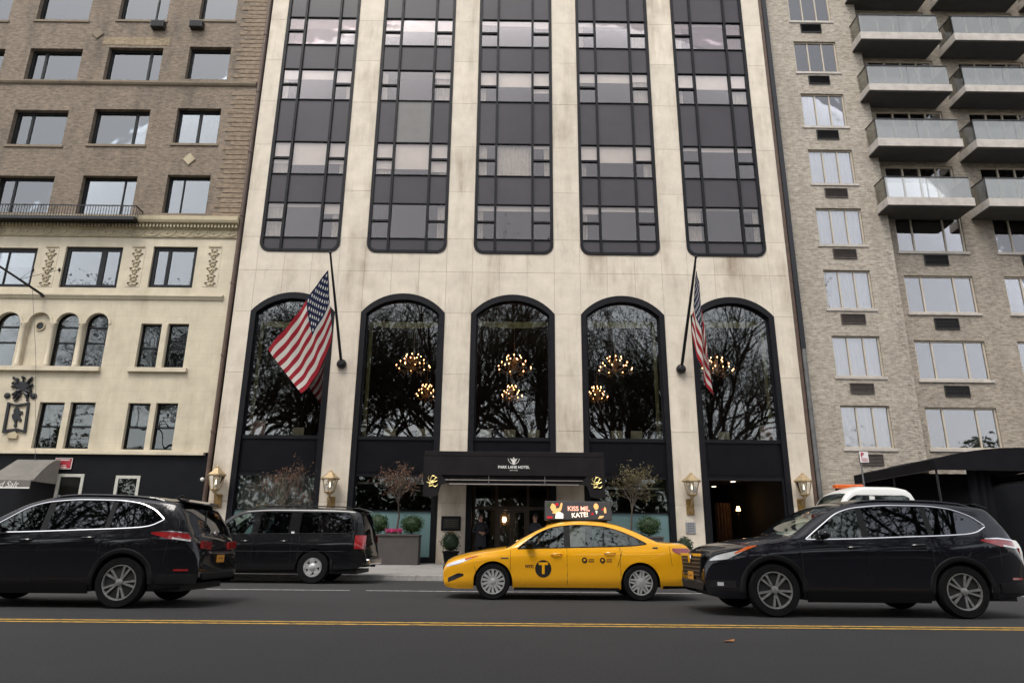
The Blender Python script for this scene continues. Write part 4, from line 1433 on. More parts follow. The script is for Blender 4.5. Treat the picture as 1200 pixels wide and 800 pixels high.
for a, b, c, d in ((22, 449, 17, 443), (27.5, 447, 27.5, 442), (33, 449, 38, 443), (22, 455, 15.5, 453), (33, 455, 38.5, 451), (24, 458, 16, 462), (31, 458, 37, 463), (25, 460, 19, 469), (29, 460, 33, 469), (21, 452, 16, 449), (22, 458, 17, 466), (33, 457, 37, 458)):
    p0, p1 = pp([(a, b), (c, d)])
    mid_ = ((p0[0] + p1[0]) / 2 + .05, (p0[1] + p1[1]) / 2 + .05)
    g.tube([(p0[0], Y0 + .03, p0[1]), (mid_[0], Y0 + .01, mid_[1]), (p1[0], Y0 + .03, p1[1])], [.06, .07, .03], 6)
    g.ball((p1[0], Y0 + .02, p1[1]), (.06, .04, .06), 6, 4)
g.build('crown', IRON, e)
for a, b in ((9, 463.5), (40, 464)):
    c = at(a, b, YLb)
    MB().lathe([(.06, -.07), (.115, -.05), (.12, -.004)], 14, (c[0], YLb, c[2]), 'y').build('iron_boss', IRON, e, 40)
MB().prism(pp([(12, 507.5), (19, 505.5), (22, 510), (20.5, 514), (9.5, 513.5)]), YLb - .10, YLb - .003).build('pedestal', LIME_ORN, e, bevel=.01)
# bare flagpole leaning out of the wall, with its wires
p0 = Vector(at(50, 345.5, YLb - .1)); p1 = Vector(at(-14, 303, -2.6))
t = thing('bare_flagpole', 'bare dark flagpole leaning out over the cream stone string course', 'flagpole', p0)
MB().tube([p0, p1], [.055, .035], 8).build('pole', IRON, t, 40)
MB().lathe([(.10, -.02), (.10, .05), (.06, .12)], 10, (p0[0], YLb - .10, p0[2]), 'y').build('bracket', IRON, t, 40)
q = p0.lerp(p1, .45)
g = MB()
for a, b in ((38.5, 316), (69.5, 316)):
    w_ = at(a, b, YLb - .02)
    g.tube([tuple(q), tuple(w_)], .010, 4)
    g.ball(tuple(w_), (.05, .05, .09), 6, 5)
g.build('stay_wires', IRON, t)
MB().tube([tuple(p0.lerp(p1, .2)), tuple(at(42, 420, -.2)), tuple(at(41, 560, -.15))], .008, 4).build('halyard', PIPE_G, t)
# ---- dark shop front at street level
SHOP = pm('black_shop_front', (.005, .0055, .007), .5, 0, spec=.15, var=.3, vs=1.2)
ws_ = [pxrect(64.5, 555, 96, 600, YLb), pxrect(133, 557, 162, 602, YLb)]
wall_mesh('shop_front', LX0, ax(240, 560, YLb), HB - .05, Z_ST - .12, YLb - .02, ws_, SHOP, LB, .25)
MB().box(LX0, ax(240.5, 530, YLb), YLb - .17, YLb + .05, Z_ST - .12, Z_ST - .002).build('shop_cornice', LIME_L, LB)
for h in ws_:
    o = window(LB, *h, YLb - .02, WHFRAME, GL_SHOP, (), fw=.11, rec=-.03)
    MB().box(h[0] + .11, h[1] - .11, YLb + .12, YLb + .13, h[2], h[3]).build('inner_blind', pm('dark_slat_blind', (.05, .045, .045), .8, var=.3, vs=9), o)
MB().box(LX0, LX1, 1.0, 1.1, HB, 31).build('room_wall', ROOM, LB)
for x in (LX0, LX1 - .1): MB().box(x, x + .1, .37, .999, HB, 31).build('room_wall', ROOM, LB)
MB().box(LX0, LX1, .36, 3, 31, 31.3).build('parapet', BRICK_L, LB)
# awning of the neighbour's door, with script lettering
Ya = -1.5
xa1 = ax(38, 555, Ya)
zt1, zb1 = az(20, 538, -.1), az(20, 572, Ya)
zf = az(20, 563, Ya)
aw_ = thing('shop_awning', 'grey taupe shop awning with white script lettering on its valance', 'awning', (xa1, 0, zb1))
MB().prismx([(-.06, zt1), (-.06, zt1 - .06), (Ya + .03, zf - .02), (Ya, zf + .02)], LX0 + 8, xa1).build('canvas', CANVAS_G, aw_)
n_ = 8
pts_o = [(Ya + .03 + (-.1 - Ya) * math.sin(R(90 * k / n_)) * 0 + (k / n_) * (-.1 - Ya), zf + (zt1 - zf) * math.sin(R(90 * k / n_))) for k in range(n_ + 1)]
MB().prismx(pts_o + [(-.1, zf)], xa1 + .001, xa1 + .02).build('side_gusset', pm('pale_taupe_canvas', (.22, .20, .175), .85), aw_)
MB().box(LX0 + 8, xa1, Ya - .02, Ya + .02, zb1, zf + .01).build('valance', CANVAS_G, aw_)
MB().box(LX0 + 8, xa1, Ya - .024, Ya - .0205, zb1, zb1 + .05).build('trim', TEXTW, aw_)
g = MB()
text_xz(g, 'and Salt', .30, ax(21, 567, Ya), Ya - .024, az(20, 567.5, Ya), align='RIGHT', shear=.35, extrude=.002)
g.build('lettering', TEXTW, aw_, recalc=False)
# red notice board
h = pxrect(65, 536.5, 84.5, 549, YLb - .04)
t = thing('red_notice', 'small red notice with white lines on the black shop front', 'sign', (h[0], -.02, h[2]))
RED = pm('red_enamel', (.33, .02, .035), .45, var=.1)
MB().box(h[0], h[1], YLb - .06, YLb - .022, h[2], h[3]).build('board', RED, t, bevel=.006)
frame = MB()
frame_ring(frame, h[0] - .01, h[1] + .01, h[2] - .01, h[3] + .01, YLb - .066, YLb - .061, .025)
frame.build('border', TEXTW, t)
g = MB()
hw_, hh_ = h[1] - h[0], h[3] - h[2]
for k, (a, b, th) in enumerate(((.08, .85, .10), (.08, .35, .035), (.08, .28, .03), (.08, .68, .04), (.08, .72, .08))):
    zz = h[3] - hh_ * (.17 + .165 * k)
    g.box(h[0] + hw_ * a, h[0] + hw_ * b, YLb - .064, YLb - .0605, zz - hh_ * th / 2, zz + hh_ * th / 2)
g.build('print_lines', TEXTW, t)
# small dome camera on the pilaster
c = at(237, 561.5, -.15)
t = thing('security_camera', 'small white dome security camera on the cream corner pilaster', 'camera', (c[0], -.0, c[2]))
MB().box(c[0] - .02, c[0] + .02, -.15, YLb - .021, c[2] + .02, c[2] + .06).build('arm', TEXTW, t)
MB().ball((c[0], -.15, c[2]), .075, 12, 8).build('dome', TEXTW, t, 60)

# ================================================================== grey brick apartment building on the right
RX0, RX1 = XR + .38, 34.0
YR, YR2 = .25, .62
xq = np.mean([ax(1001, 0, YR), ax(1040, 255, YR), ax(1079, 505, YR)])
RB = thing('apartment_building', 'grey brick apartment building with sliding windows and glass fronted balconies', 'building', (RX0, 0, HB))
wl = [(923, -14, 970.5, 25), (931.5, 49, 981, 84.5), (940.5, 110, 991, 148), (949.5, 175.5, 1001.5, 215), (958.5, 244, 1012.5, 286.5), (967.5, 316.5, 1023, 361.5), (977.5, 393.5, 1034, 441), (987, 475, 1045, 525)]
hl = [pxrect(*q, YR) for q in wl]
xl_ = np.mean([h[0] for h in hl]); xr_ = np.mean([h[1] for h in hl])
print('left col x', [round(h[0], 2) for h in hl], [round(h[1], 2) for h in hl])
hl = [((h[0] + xl_) / 2, (h[1] + xr_) / 2, h[2], h[3]) for h in hl]
fl_ = hl[0][2] - hl[1][2]
for k in (1, 2): hl.append((hl[0][0], hl[0][1], hl[0][2] + fl_ * k, hl[0][3] + fl_ * k))
wall_mesh('brick_wall', RX0, xq, HB - .05, 31, YR, hl, BRICK_R, RB, .22)
bl = [0, .5, 0, .0, .45, .0, 0, 0, .3, .2]
for i, h in enumerate(hl):
    o = window(RB, *h, YR, CRFRAME, GL_R, (.333, .667), fw=.055, mw=.05, rec=.08, blind=bl[i] or None, sill=.04, smat=CONC)
    if True:
        Pc = [[(h[0] + .05 + (h[1] - h[0] - .1) * k / 40, YR + .24 + .025 * math.sin(k * 1.4), z) for z in (h[2], h[3])] for k in range(41)]
        MB().grid(Pc).build('curtain', WHITEB, o, recalc=False)
# through-wall unit grilles
def grille(parent, l, t, r, b, Y, mat, label):
    h = pxrect(l, t, r, b, Y)
    g = thing('wall_unit_grille', label, 'grille', (h[0], Y, h[2]), 'through-wall grilles of the grey brick building')
    fr_ = MB()
    frame_ring(fr_, h[0], h[1], h[2], h[3], Y - .05, Y + .02, .03)
    fr_.box(h[0] + .03, h[1] - .03, Y - .008, Y + .01, h[2] + .03, h[3] - .03)
    fr_.build('frame', mat, g)
    n = 7
    s = MB()
    for k in range(n):
        z = h[2] + .03 + (h[3] - h[2] - .06) * (k + .5) / n
        s.add([(h[0] + .03, Y - .045, z - .012), (h[1] - .03, Y - .045, z - .012), (h[1] - .03, Y - .012, z + .022), (h[0] + .03, Y - .012, z + .022)], [(0, 1, 2, 3)])
    s.build('louvres', mat, g, recalc=False)
for i, (l, t_, r, b) in enumerate([(938, 29, 962, 38.5), (947.5, 89.5, 972, 99), (957, 153, 982.5, 163.5), (966.5, 221, 993, 231.5), (976, 292, 1003.5, 303), (985.5, 368, 1014, 379.5), (996, 449, 1024, 461), (1007, 532, 1035, 545)]):
    grille(RB, l, t_, r, b, YR, GRILLE_D if i < 3 else GRILLE, ('dark' if i < 3 else 'brown') + ' louvred grille in the pale brick, ' + ['topmost', 'seventh up from the street', 'sixth up from the street', 'fifth up from the street', 'fourth up from the street', 'third up from the street', 'second up from the street', 'behind the parking sign'][i])
# quoin strip where the darker brick begins
zq = HB + .1
k = 0
while zq < 31:
    wd = .26 if k % 2 else .14
    MB().box(xq - wd, xq + .006, YR - .012, YR2 + .02, zq, zq + .165).build('brick_quoin', BRICK_R, RB)
    zq += .17
    k += 1
# right part: big windows below, balcony doors above
wb_ = [(1050.5, 253, 1130, 295), (1062.5, 323, 1144.5, 366.5), (1074.5, 399, 1158, 445), (1087, 477.5, 1170.5, 526)]
hb = [pxrect(*q, YR2) for q in wb_]
x0m, x1m = np.mean([h[0] for h in hb]), np.mean([h[1] for h in hb])
print('right col', [round(h[0], 2) for h in hb], [round(h[1], 2) for h in hb])
hb = [((h[0] + x0m) / 2, (h[1] + x1m) / 2, h[2], h[3]) for h in hb]
dxc = ax(1166, 276, YR2) - hb[0][0]            # next column
colB = [(h[0] + dxc, h[1] + dxc, h[2], h[3]) for h in hb]
colC = [(h[0] + 2 * dxc, h[1] + 2 * dxc, h[2], h[3]) for h in hb]
flr = [hb[0][2] + .0]
bal_px = [(231, 240), (162, 171), (98.5, 106), (38, 46)]
doors = []
YB = YR2 - 1.25                               # front of the balconies
bal_z = []
for a, b in bal_px:
    bal_z.append((az(1070, b, YB), az(1070, a, YB)))
pitch = bal_z[-1][0] - bal_z[-2][0]
for k in (1, 2, 3): bal_z.append((bal_z[3][0] + pitch * k, bal_z[3][1] + pitch * k))
hd = []
for z0, z1 in bal_z:
    for c in (0, 1, 2):
        hd.append((hb[0][0] - .06 + c * dxc, hb[0][1] + .06 + c * dxc, z1 + .05, z1 + 2.25))
wall_mesh('brick_wall', xq + .001, RX1, HB - .05, 31, YR2, hb + colB + colC + hd, BRICK_R2, RB, .22)
for i, h in enumerate(hb + colB + colC):
    window(RB, *h, YR2, CRFRAME, GL_R, (.255, .725), fw=.065, mw=.065, rec=.07, sill=.06, smat=CONC)
for i, h in enumerate(hd):
    o = window(RB, *h, YR2, CRFRAME, GL_R, (.27, .52, .76), fw=.06, mw=.07, rec=.07, name='balcony_door')
    if i < 12:
        zz = h[2] + .75 * (h[3] - h[2])
        MB().box(h[0] + .05, h[1] - .05, YR2 + .165, YR2 + .18, h[2] + .04, zz - .2).build('pale_blind', WHITEB, o)
for i, (l, t_, r, b) in enumerate([(1083, 299, 1111, 311), (1095, 373, 1123.5, 386), (1107, 452, 1136, 464.5), (1198, 300, 1226, 312)]):
    grille(RB, l, t_, r, b, YR2, GRILLE_D, 'black louvred grille in the darker brick, ' + ['third up from the canopy', 'second up from the canopy', 'first up from the canopy', 'in the column beyond'][i])
# balconies: slab, soffit, glass guards, steel posts and rail
b0 = ax(1041, 235, YB)
b1 = ax(1143, 235, YB)
print('balcony x', b0, b1, [ax(1008, 42, YB), ax(1103, 42, YB)])
b0 = (b0 + ax(1008, 42, YB)) / 2
b1 = (b1 + ax(1103, 42, YB)) / 2
RAIL = pm('dark_balcony_rail', (.05, .045, .045), .45, .5)
for r_, (z0, z1) in enumerate(bal_z):
    for c in (0, 1, 2):
        x0, x1 = b0 + c * dxc, b1 + c * dxc
        t = MB().box(x0, x1, YB, YR2 - .002, z0, z1)
        sl_ = t.build('balcony', CONC, RB)
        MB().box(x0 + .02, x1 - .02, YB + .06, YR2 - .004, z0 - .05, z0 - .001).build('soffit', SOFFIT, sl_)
        zt_ = z1 + .98
        MB().box(x0 + .06, (x0 + x1) / 2 - .01, YB + .05, YB + .062, z1 + .02, zt_).build('glass_guard', GL_BAL, sl_)
        MB().box((x0 + x1) / 2 + .01, x1 - .06, YB + .05, YB + .062, z1 + .02, zt_).build('glass_guard', GL_BAL, sl_)
        for xs_ in (x0 + .05, x1 - .062):
            MB().box(xs_, xs_ + .012, YB + .065, YR2 - .05, z1 + .02, zt_).build('glass_guard', GL_BAL, sl_)
        g = MB()
        g.box(x0 + .03, x1 - .03, YB + .035, YB + .075, zt_, zt_ + .04)
        for xs_ in (x0 + .03, x1 - .07): g.box(xs_, xs_ + .04, YB + .077, YR2 - .004, zt_ + .001, zt_ + .039)
        for xs_ in (x0 + .03, (x0 + x1) / 2 - .02, x1 - .07): g.box(xs_, xs_ + .03, YB + .066, YB + .10, z1 - .0, zt_)
        g.build('rail', RAIL, sl_)
MB().box(RX0, RX1, 1.4, 1.5, HB, 31).build('room_wall', ROOM, RB)
for x in (RX0, RX1 - .1): MB().box(x, x + .1, .85, 1.399, HB, 31).build('room_wall', ROOM, RB)
MB().box(RX0, RX0 + .1, YR + .23, .849, HB, 31).build('room_wall', ROOM, RB)
MB().box(RX0, RX1, .9, 3, 31, 31.3).build('parapet', BRICK_R, RB)
# black canvas canopy over the neighbour's door
kx0 = ax(1001, 560, YR)
ky1 = -5.0
kx1 = kx0 + 5.6
ze0 = az(1085, 550, ky1)
ze1 = az(1085, 538, ky1)
zr_ = az(1118, 529, ky1)
kc = thing('door_canopy', 'long black canvas canopy reaching over the pavement beside the grey brick wall', 'canopy', (kx0, YR, ze0))
cxm = (kx0 + kx1) / 2
n_ = 10
up_ = [(kx0 + (kx1 - kx0) * i / n_, ze1 + (zr_ - ze1 + .15) * math.sin(math.pi * i / n_) ** .8) for i in range(n_ + 1)]
Pg = [[(x, y, z + .05 * math.sin(i * 2 + j * 1.7) * (.4 if 0 < j < 6 else 0)) for j, y in enumerate(np.linspace(ky1, YR - .01, 7))] for i, (x, z) in enumerate(up_)]
MB().grid(Pg).build('roof_canvas', CANVAS, kc, 60, recalc=False)
MB().prism([(kx0, ze0)] + up_[:1] + up_[1:] + [(kx1, ze0)], ky1 - .012, ky1 - .002).build('front_valance', CANVAS, kc)
for x in (kx0 - .012, kx1 + .002):
    MB().box(x, x + .01, ky1, YR - .01, ze0, ze1).build('side_valance', CANVAS, kc)
for x in (kx0 + .08, kx1 - .08):
    for y in (ky1 + .1, -2.4):
        MB().tube([(x, y, walk_z(y)), (x, y, ze1)], .035, 8).build('post', BLACKM, kc, 40)
g = MB()
g.tube([(kx0 + .08, ky1 + .1, ze0 + .03), (kx1 - .08, ky1 + .1, ze0 + .03)], .025, 6)
for x in (kx0 + .08, kx1 - .08): g.tube([(x, ky1 + .1, ze0 + .03), (x, YR - .02, ze0 + .03)], .025, 6)
g.build('frame_tube', STEEL, kc, 40)
for s_ in (0, 1):
    Pg = [[(kx0 + 1.2 + s_ * 2.4 + .7 * i / 12, ky1 + .35 + .05 * math.sin(i * 1.4), z) for z in (walk_z(ky1) + .02, ze1 + .1)] for i in range(13)]
    MB().grid(Pg).build('side_curtain', CANVAS, kc, recalc=False)
# dark entrance wall under it
MB().box(kx0 + .3, kx1 + 3, YR - .06, YR2 - .002, HB - .04, ze1 + .1).build('entrance_wall', BLKPAN, RB)
# red and white parking sign on its post at the kerb
sx_, sy_ = ax(1012, 535, -5.6), -5.6
h = pxrect(1007, 529, 1017, 541.5, sy_)
t = thing('parking_sign', 'small white and red parking sign on a thin grey post by the canopy', 'sign', (h[0] + .03, sy_, walk_z(sy_)))
MB().tube([(h[0] + .03, sy_, walk_z(sy_)), (h[0] + .03, sy_, h[3] - .02)], .025, 8).build('post', PIPE_G, t, 40)
MB().box(h[0], h[1], sy_ - .035, sy_ - .028, h[2], h[3]).build('plate', pm('white_sign', (.72, .68, .68), .5), t)
g = MB()
hw_, hh_ = h[1] - h[0], h[3] - h[2]
text_xz(g, 'P', hh_ * .55, h[0] + hw_ * .3, sy_ - .037, h[2] + hh_ * .68, extrude=.001, bold=.01)
for k in range(3): g.box(h[0] + hw_ * .12, h[1] - hw_ * .12, sy_ - .038, sy_ - .0355, h[2] + hh_ * (.10 + .11 * k), h[2] + hh_ * (.15 + .11 * k))
g.build('print', RED, t)
# ================================================================== vehicles
def pchip(pts):
    xs = [p[0] for p in pts]
    ys = [p[1] for p in pts]
    n = len(xs)
    h = [xs[i + 1] - xs[i] for i in range(n - 1)]
    d = [(ys[i + 1] - ys[i]) / h[i] for i in range(n - 1)]
    m = [d[0]] + [0.0 if d[i - 1] * d[i] <= 0 else 2 * d[i - 1] * d[i] / (d[i - 1] + d[i]) for i in range(1, n - 1)] + [d[-1]]
    def f(x):
        if x <= xs[0]: return ys[0]
        if x >= xs[-1]: return ys[-1]
        i = 0
        while x > xs[i + 1]: i += 1
        t = (x - xs[i]) / h[i]
        return ((1 + 2 * t) * (1 - t) ** 2) * ys[i] + t * (1 - t) ** 2 * h[i] * m[i] + t * t * (3 - 2 * t) * ys[i + 1] + t * t * (t - 1) * h[i] * m[i + 1]
    return f


def lerpf(pts):
    def f(x):
        if x <= pts[0][0]: return pts[0][1]
        for (a, b), (c, d) in zip(pts, pts[1:]):
            if x <= c: return b + (d - b) * (x - a) / max(1e-9, c - a)
        return pts[-1][1]
    return f


TYRE = pm('tyre_rubber', (.008, .008, .0085), .9, spec=.12, var=.2, vs=8, bump=.1, bs=60)
RIM_S = pm('silver_alloy', (.50, .50, .49), .35, .45, var=.08, vs=10, dirt=((.08, .075, .07), 14, .5))
RIM_M = pm('satin_alloy', (.28, .28, .275), .35, .5, var=.08, vs=10, dirt=((.05, .045, .04), 14, .6))
RIM_D = pm('dark_grey_alloy', (.20, .20, .205), .35, .8, var=.1, vs=10, dirt=((.05, .045, .04), 14, .5))
RIM_B = pm('dull_black', (.010, .010, .011), .6, .2, var=.1)  # plain black shared by hubs, grilles, panel gaps and underbody
CHROME = pm('chrome', (.72, .70, .71), .12, 1.0, var=.03)
PLASTIC = pm('black_plastic', (.007, .007, .0075), .6, spec=.2, var=.15, vs=10)
INTER = pm('dark_interior', (.018, .017, .018), .8, var=.2)
SEATM = pm('grey_seat_fabric', (.045, .043, .042), .85, var=.2)
GL_CAR = glass('car_glass', .07, (.60, .66, .63), (.92, 1, .97), wob=0)
GL_PRIV = glass('privacy_glass', .08, (.09, .09, .10), (.90, .92, .98), wob=0)
LAMP_W = pm('clear_lamp', (.62, .62, .62), .08, .3, var=.25, vs=9, coat=1.0)
LAMP_R = pm('red_lamp', (.24, .012, .014), .12, 0, var=.25, vs=12, coat=1.0)
LAMP_A = pm('amber_lamp', (.55, .10, .012), .12, 0, var=.2, vs=12, coat=1.0)
PLATE = pm('orange_plate', (.62, .27, .03), .5, var=.1)
PLATE_T = pm('plate_ink', (.16, .07, .02), .5)


class Car:
    def __init__(s, **k):
        s.__dict__.update(k)
        s.zt_ = pchip(s.top)
        s.belt_ = pchip(s.belt)
        s.crown_ = lerpf(s.crown)
        s.bot_ = pchip(s.bottom)
        s.wb_ = pchip(s.winbot)
        s.wt_ = pchip(s.wintop)

    def hw(s, x):
        w = s.W / 2
        if x < s.Lf: w *= 1 - s.af * ((s.Lf - x) / s.Lf) ** 2.4
        if x > s.L - s.Lr: w *= 1 - s.ar * ((x - s.L + s.Lr) / s.Lr) ** 2.4
        return w

    def zt(s, x): return s.zt_(x)
    def ze(s, x): return s.zt_(x) - s.crown_(x)
    def zbelt(s, x): return min(s.belt_(x), s.ze(x) - .012)

    def zlow(s, x):
        z = s.bot_(x)
        for xw in s.wheels:
            d = abs(x - xw)
            if d < s.RA: z = max(z, s.wr + math.sqrt(s.RA ** 2 - d * d))
        return z

    def ys(s, x, z):
        """half width of the body side at length x and height z"""
        zb = s.zbelt(x)
        w = s.hw(x)
        z0 = .22
        def low(q):
            t = min(1, max(0, (q - z0) / (zb - z0)))
            y = w * (1 - .07 * max(0, (.30 - t) / .30) ** 2 - .035 * max(0, (t - .72) / .28) ** 2)
            y -= .014 * math.exp(-((t - .40) / .13) ** 2)          # hollow along the doors
            y += .008 * math.exp(-((t - .84) / .06) ** 2)          # shoulder crease
            for xw in s.wheels:                                     # swelling over the wheels
                y += .022 * math.exp(-(((x - xw) / .46) ** 2 + ((q - s.wr - s.RA) / .22) ** 2))
            return y
        if z <= zb: return low(z)
        return low(zb) - math.tan(R(s.tum)) * (z - zb)

    def column(s, x):
        zl, zb, ze, zt = s.zlow(x), s.zbelt(x), s.ze(x), s.zt(x)
        zl = min(zl, zb - .02)
        rows = [zl + (zb - zl) * t for t in (0, .12, .25, .40, .55, .70, .80, .88, .94, 1.0)]
        wb = min(max(s.wb_(x), zb + .004), ze - .03)
        if wb < zb + .002: wb = zb + .002
        wt = min(max(s.wt_(x), wb + .002), ze - .02)
        if wt < wb + .001: wt = wb + .001
        ra = max(wt + .0015, ze - .05)
        rows += [wb, (wb + wt) / 2, wt, ra]
        pts = [(s.ys(x, z), z) for z in rows]
        A = pts[-1]
        yc = s.ys(x, ze)
        sB = .16
        top = lambda q: (yc * (1 - q), ze + (zt - ze) * (1 - (1 - q) ** 2.3))
        B = top(sB)
        for t in (.3, .6):
            pts.append(((1 - t) ** 2 * A[0] + 2 * t * (1 - t) * yc + t * t * B[0], (1 - t) ** 2 * A[1] + 2 * t * (1 - t) * ze + t * t * B[1]))
        pts.append(B)
        for q in (.35, .55, .78, 1.0):
            pts.append(top(q))
        return pts

    NROW = 21
    J_WB, J_WT, J_TOP = 10, 12, 16

    def stations(s):
        xs = list(np.linspace(0, s.L, 84))
        xs += [.015, .035, .06, .09, .13, s.L - .015, s.L - .035, s.L - .06, s.L - .09, s.L - .13]
        for xw in s.wheels:
            xs += [xw + s.RA * math.sin(R(a)) for a in (-90, -88, -84, -78, -70, -60, -48, -36, -24, -12, 0, 12, 24, 36, 48, 60, 70, 78, 84, 88, 90)]
            xs += [xw - s.RA - .004, xw + s.RA + .004]
        keys = list(s.wspan) + list(s.windshield) + list(s.rearglass) + [q for p in s.pillars for q in p] + [q for d in s.doors for q in d]
        for p in (s.top, s.winbot, s.wintop): keys += [a for a, b in p]
        xs = sorted(xs + keys)
        res = [xs[0]]
        kk = set(round(k, 5) for k in keys)
        for x in xs[1:]:
            if x - res[-1] > .006: res.append(x)
            elif round(x, 5) in kk: res[-1] = x
        return [x for x in res if 0 <= x <= s.L]


def patch(mb, car, x0, x1, zlo, zhi, off=.006, nx=14, nz=3, mi=0, sides=(-1, 1)):
    """a piece that lies on the body side between two heights"""
    for sd in sides:
        P = []
        for i in range(nx + 1):
            x = x0 + (x1 - x0) * i / nx
            a, b = zlo(x), zhi(x)
            P.append([(x, sd * (car.ys(x, a + (b - a) * j / nz) + off), a + (b - a) * j / nz) for j in range(nz + 1)])
        mb.grid(P, mi)
        # rim back to the body so that the piece has thickness
        for row in (0, nz):
            mb.grid([[p[row], (p[row][0], p[row][1] - sd * (off + .004), p[row][2])] for p in P], mi)
        for col in (P[0], P[-1]):
            mb.grid([[q, (q[0], q[1] - sd * (off + .004), q[2])] for q in col], mi)


def surf_path(car, pts, sd, off=.004):
    return [(x, sd * (car.ys(x, z) + off), z) for x, z in pts]


def make_wheel(car, rimmat, style, x, name='wheel'):
    """wheel with tyre and rim in local coordinates, outer side towards -y, hub at the origin"""
    r, rr, wd = car.wr, car.rim, .22
    hub = MB().lathe([(rr * .96, .10), (rr * .96, .03), (rr * .3, .02)], 28, (0, 0, 0), 'y')
    ty = MB().lathe([(rr * 1.0, .17), (rr * 1.04, .20), (r * .93, .205), (r * .99, .17), (r, .13), (r, .06), (r * .99, .015), (r * .935, -.012), (rr * 1.05, -.010), (rr * .99, .012), (rr * .97, .06)], 40, (0, 0, 0), 'y', caps=False)
    rm = MB().lathe([(rr * 1.0, .004), (rr * .985, -.008), (rr * .93, -.006), (rr * .90, .02), (rr * .90, .06)], 40, (0, 0, 0), 'y', caps=False)
    def spoke(a, r0, r1, w0, w1, y0=-.004, y1=.004, th=.03, skew=0.0):
        c, s_ = math.cos(a), math.sin(a)
        c1, s1 = math.cos(a + skew), math.sin(a + skew)
        pts = []
        for (rad, ww, yy, cc, ss) in ((r0, w0, y0, c, s_), (r1, w1, y1, c1, s1)):
            for sg in (-1, 1):
                px, pz = rad * cc - sg * ww / 2 * ss, rad * ss + sg * ww / 2 * cc
                pts += [(px, yy, pz), (px, yy + th, pz)]
        rm.add(pts, [(0, 2, 6, 4), (1, 5, 7, 3), (0, 4, 5, 1), (2, 3, 7, 6), (0, 1, 3, 2), (4, 6, 7, 5)])
    if style == 'double5':
        for k in range(5):
            a = 2 * math.pi * k / 5 + .3
            for sg in (-1, 1):
                spoke(a + sg * .10, rr * .16, rr * .93, .026, .034, .008, -.002, skew=sg * .09)
        rm.lathe([(rr * .22, .015), (rr * .20, -.004), (rr * .12, -.012)], 16, (0, 0, 0), 'y')
    elif style == 'multi':
        for k in range(14):
            a = 2 * math.pi * k / 14
            spoke(a, rr * .22, rr * .93, .032, .052, .0, -.004, skew=.16)
        rm.lathe([(rr * .26, .01), (rr * .24, -.008), (rr * .12, -.014)], 16, (0, 0, 0), 'y')
    elif style == 'flower':
        for k in range(8):
            a = 2 * math.pi * k / 8
            spoke(a, rr * .34, rr * .94, .05, .028, -.002, -.004, skew=.28)
            spoke(a, rr * .34, rr * .94, .05, .028, -.002, -.004, skew=-.28)
        rm.lathe([(rr * .40, .01), (rr * .38, -.006), (rr * .2, -.012)], 20, (0, 0, 0), 'y')
    else:
        for k in range(5):
            spoke(2 * math.pi * k / 5, rr * .25, rr * .93, .13, .12, -.0, -.008)
        rm.lathe([(rr * .42, .02), (rr * .40, -.004), (rr * .2, -.03)], 20, (0, 0, 0), 'y')
        rm.lathe([(rr * .90, .015), (rr * .84, -.002), (rr * .76, .0), (rr * .74, .02)], 30, (0, 0, 0), 'y', caps=False)
    return hub.mesh('wheel_hub', RIM_B, smooth=40), ty.mesh('tyre', TYRE, smooth=35), rm.mesh('rim', rimmat, smooth=30)


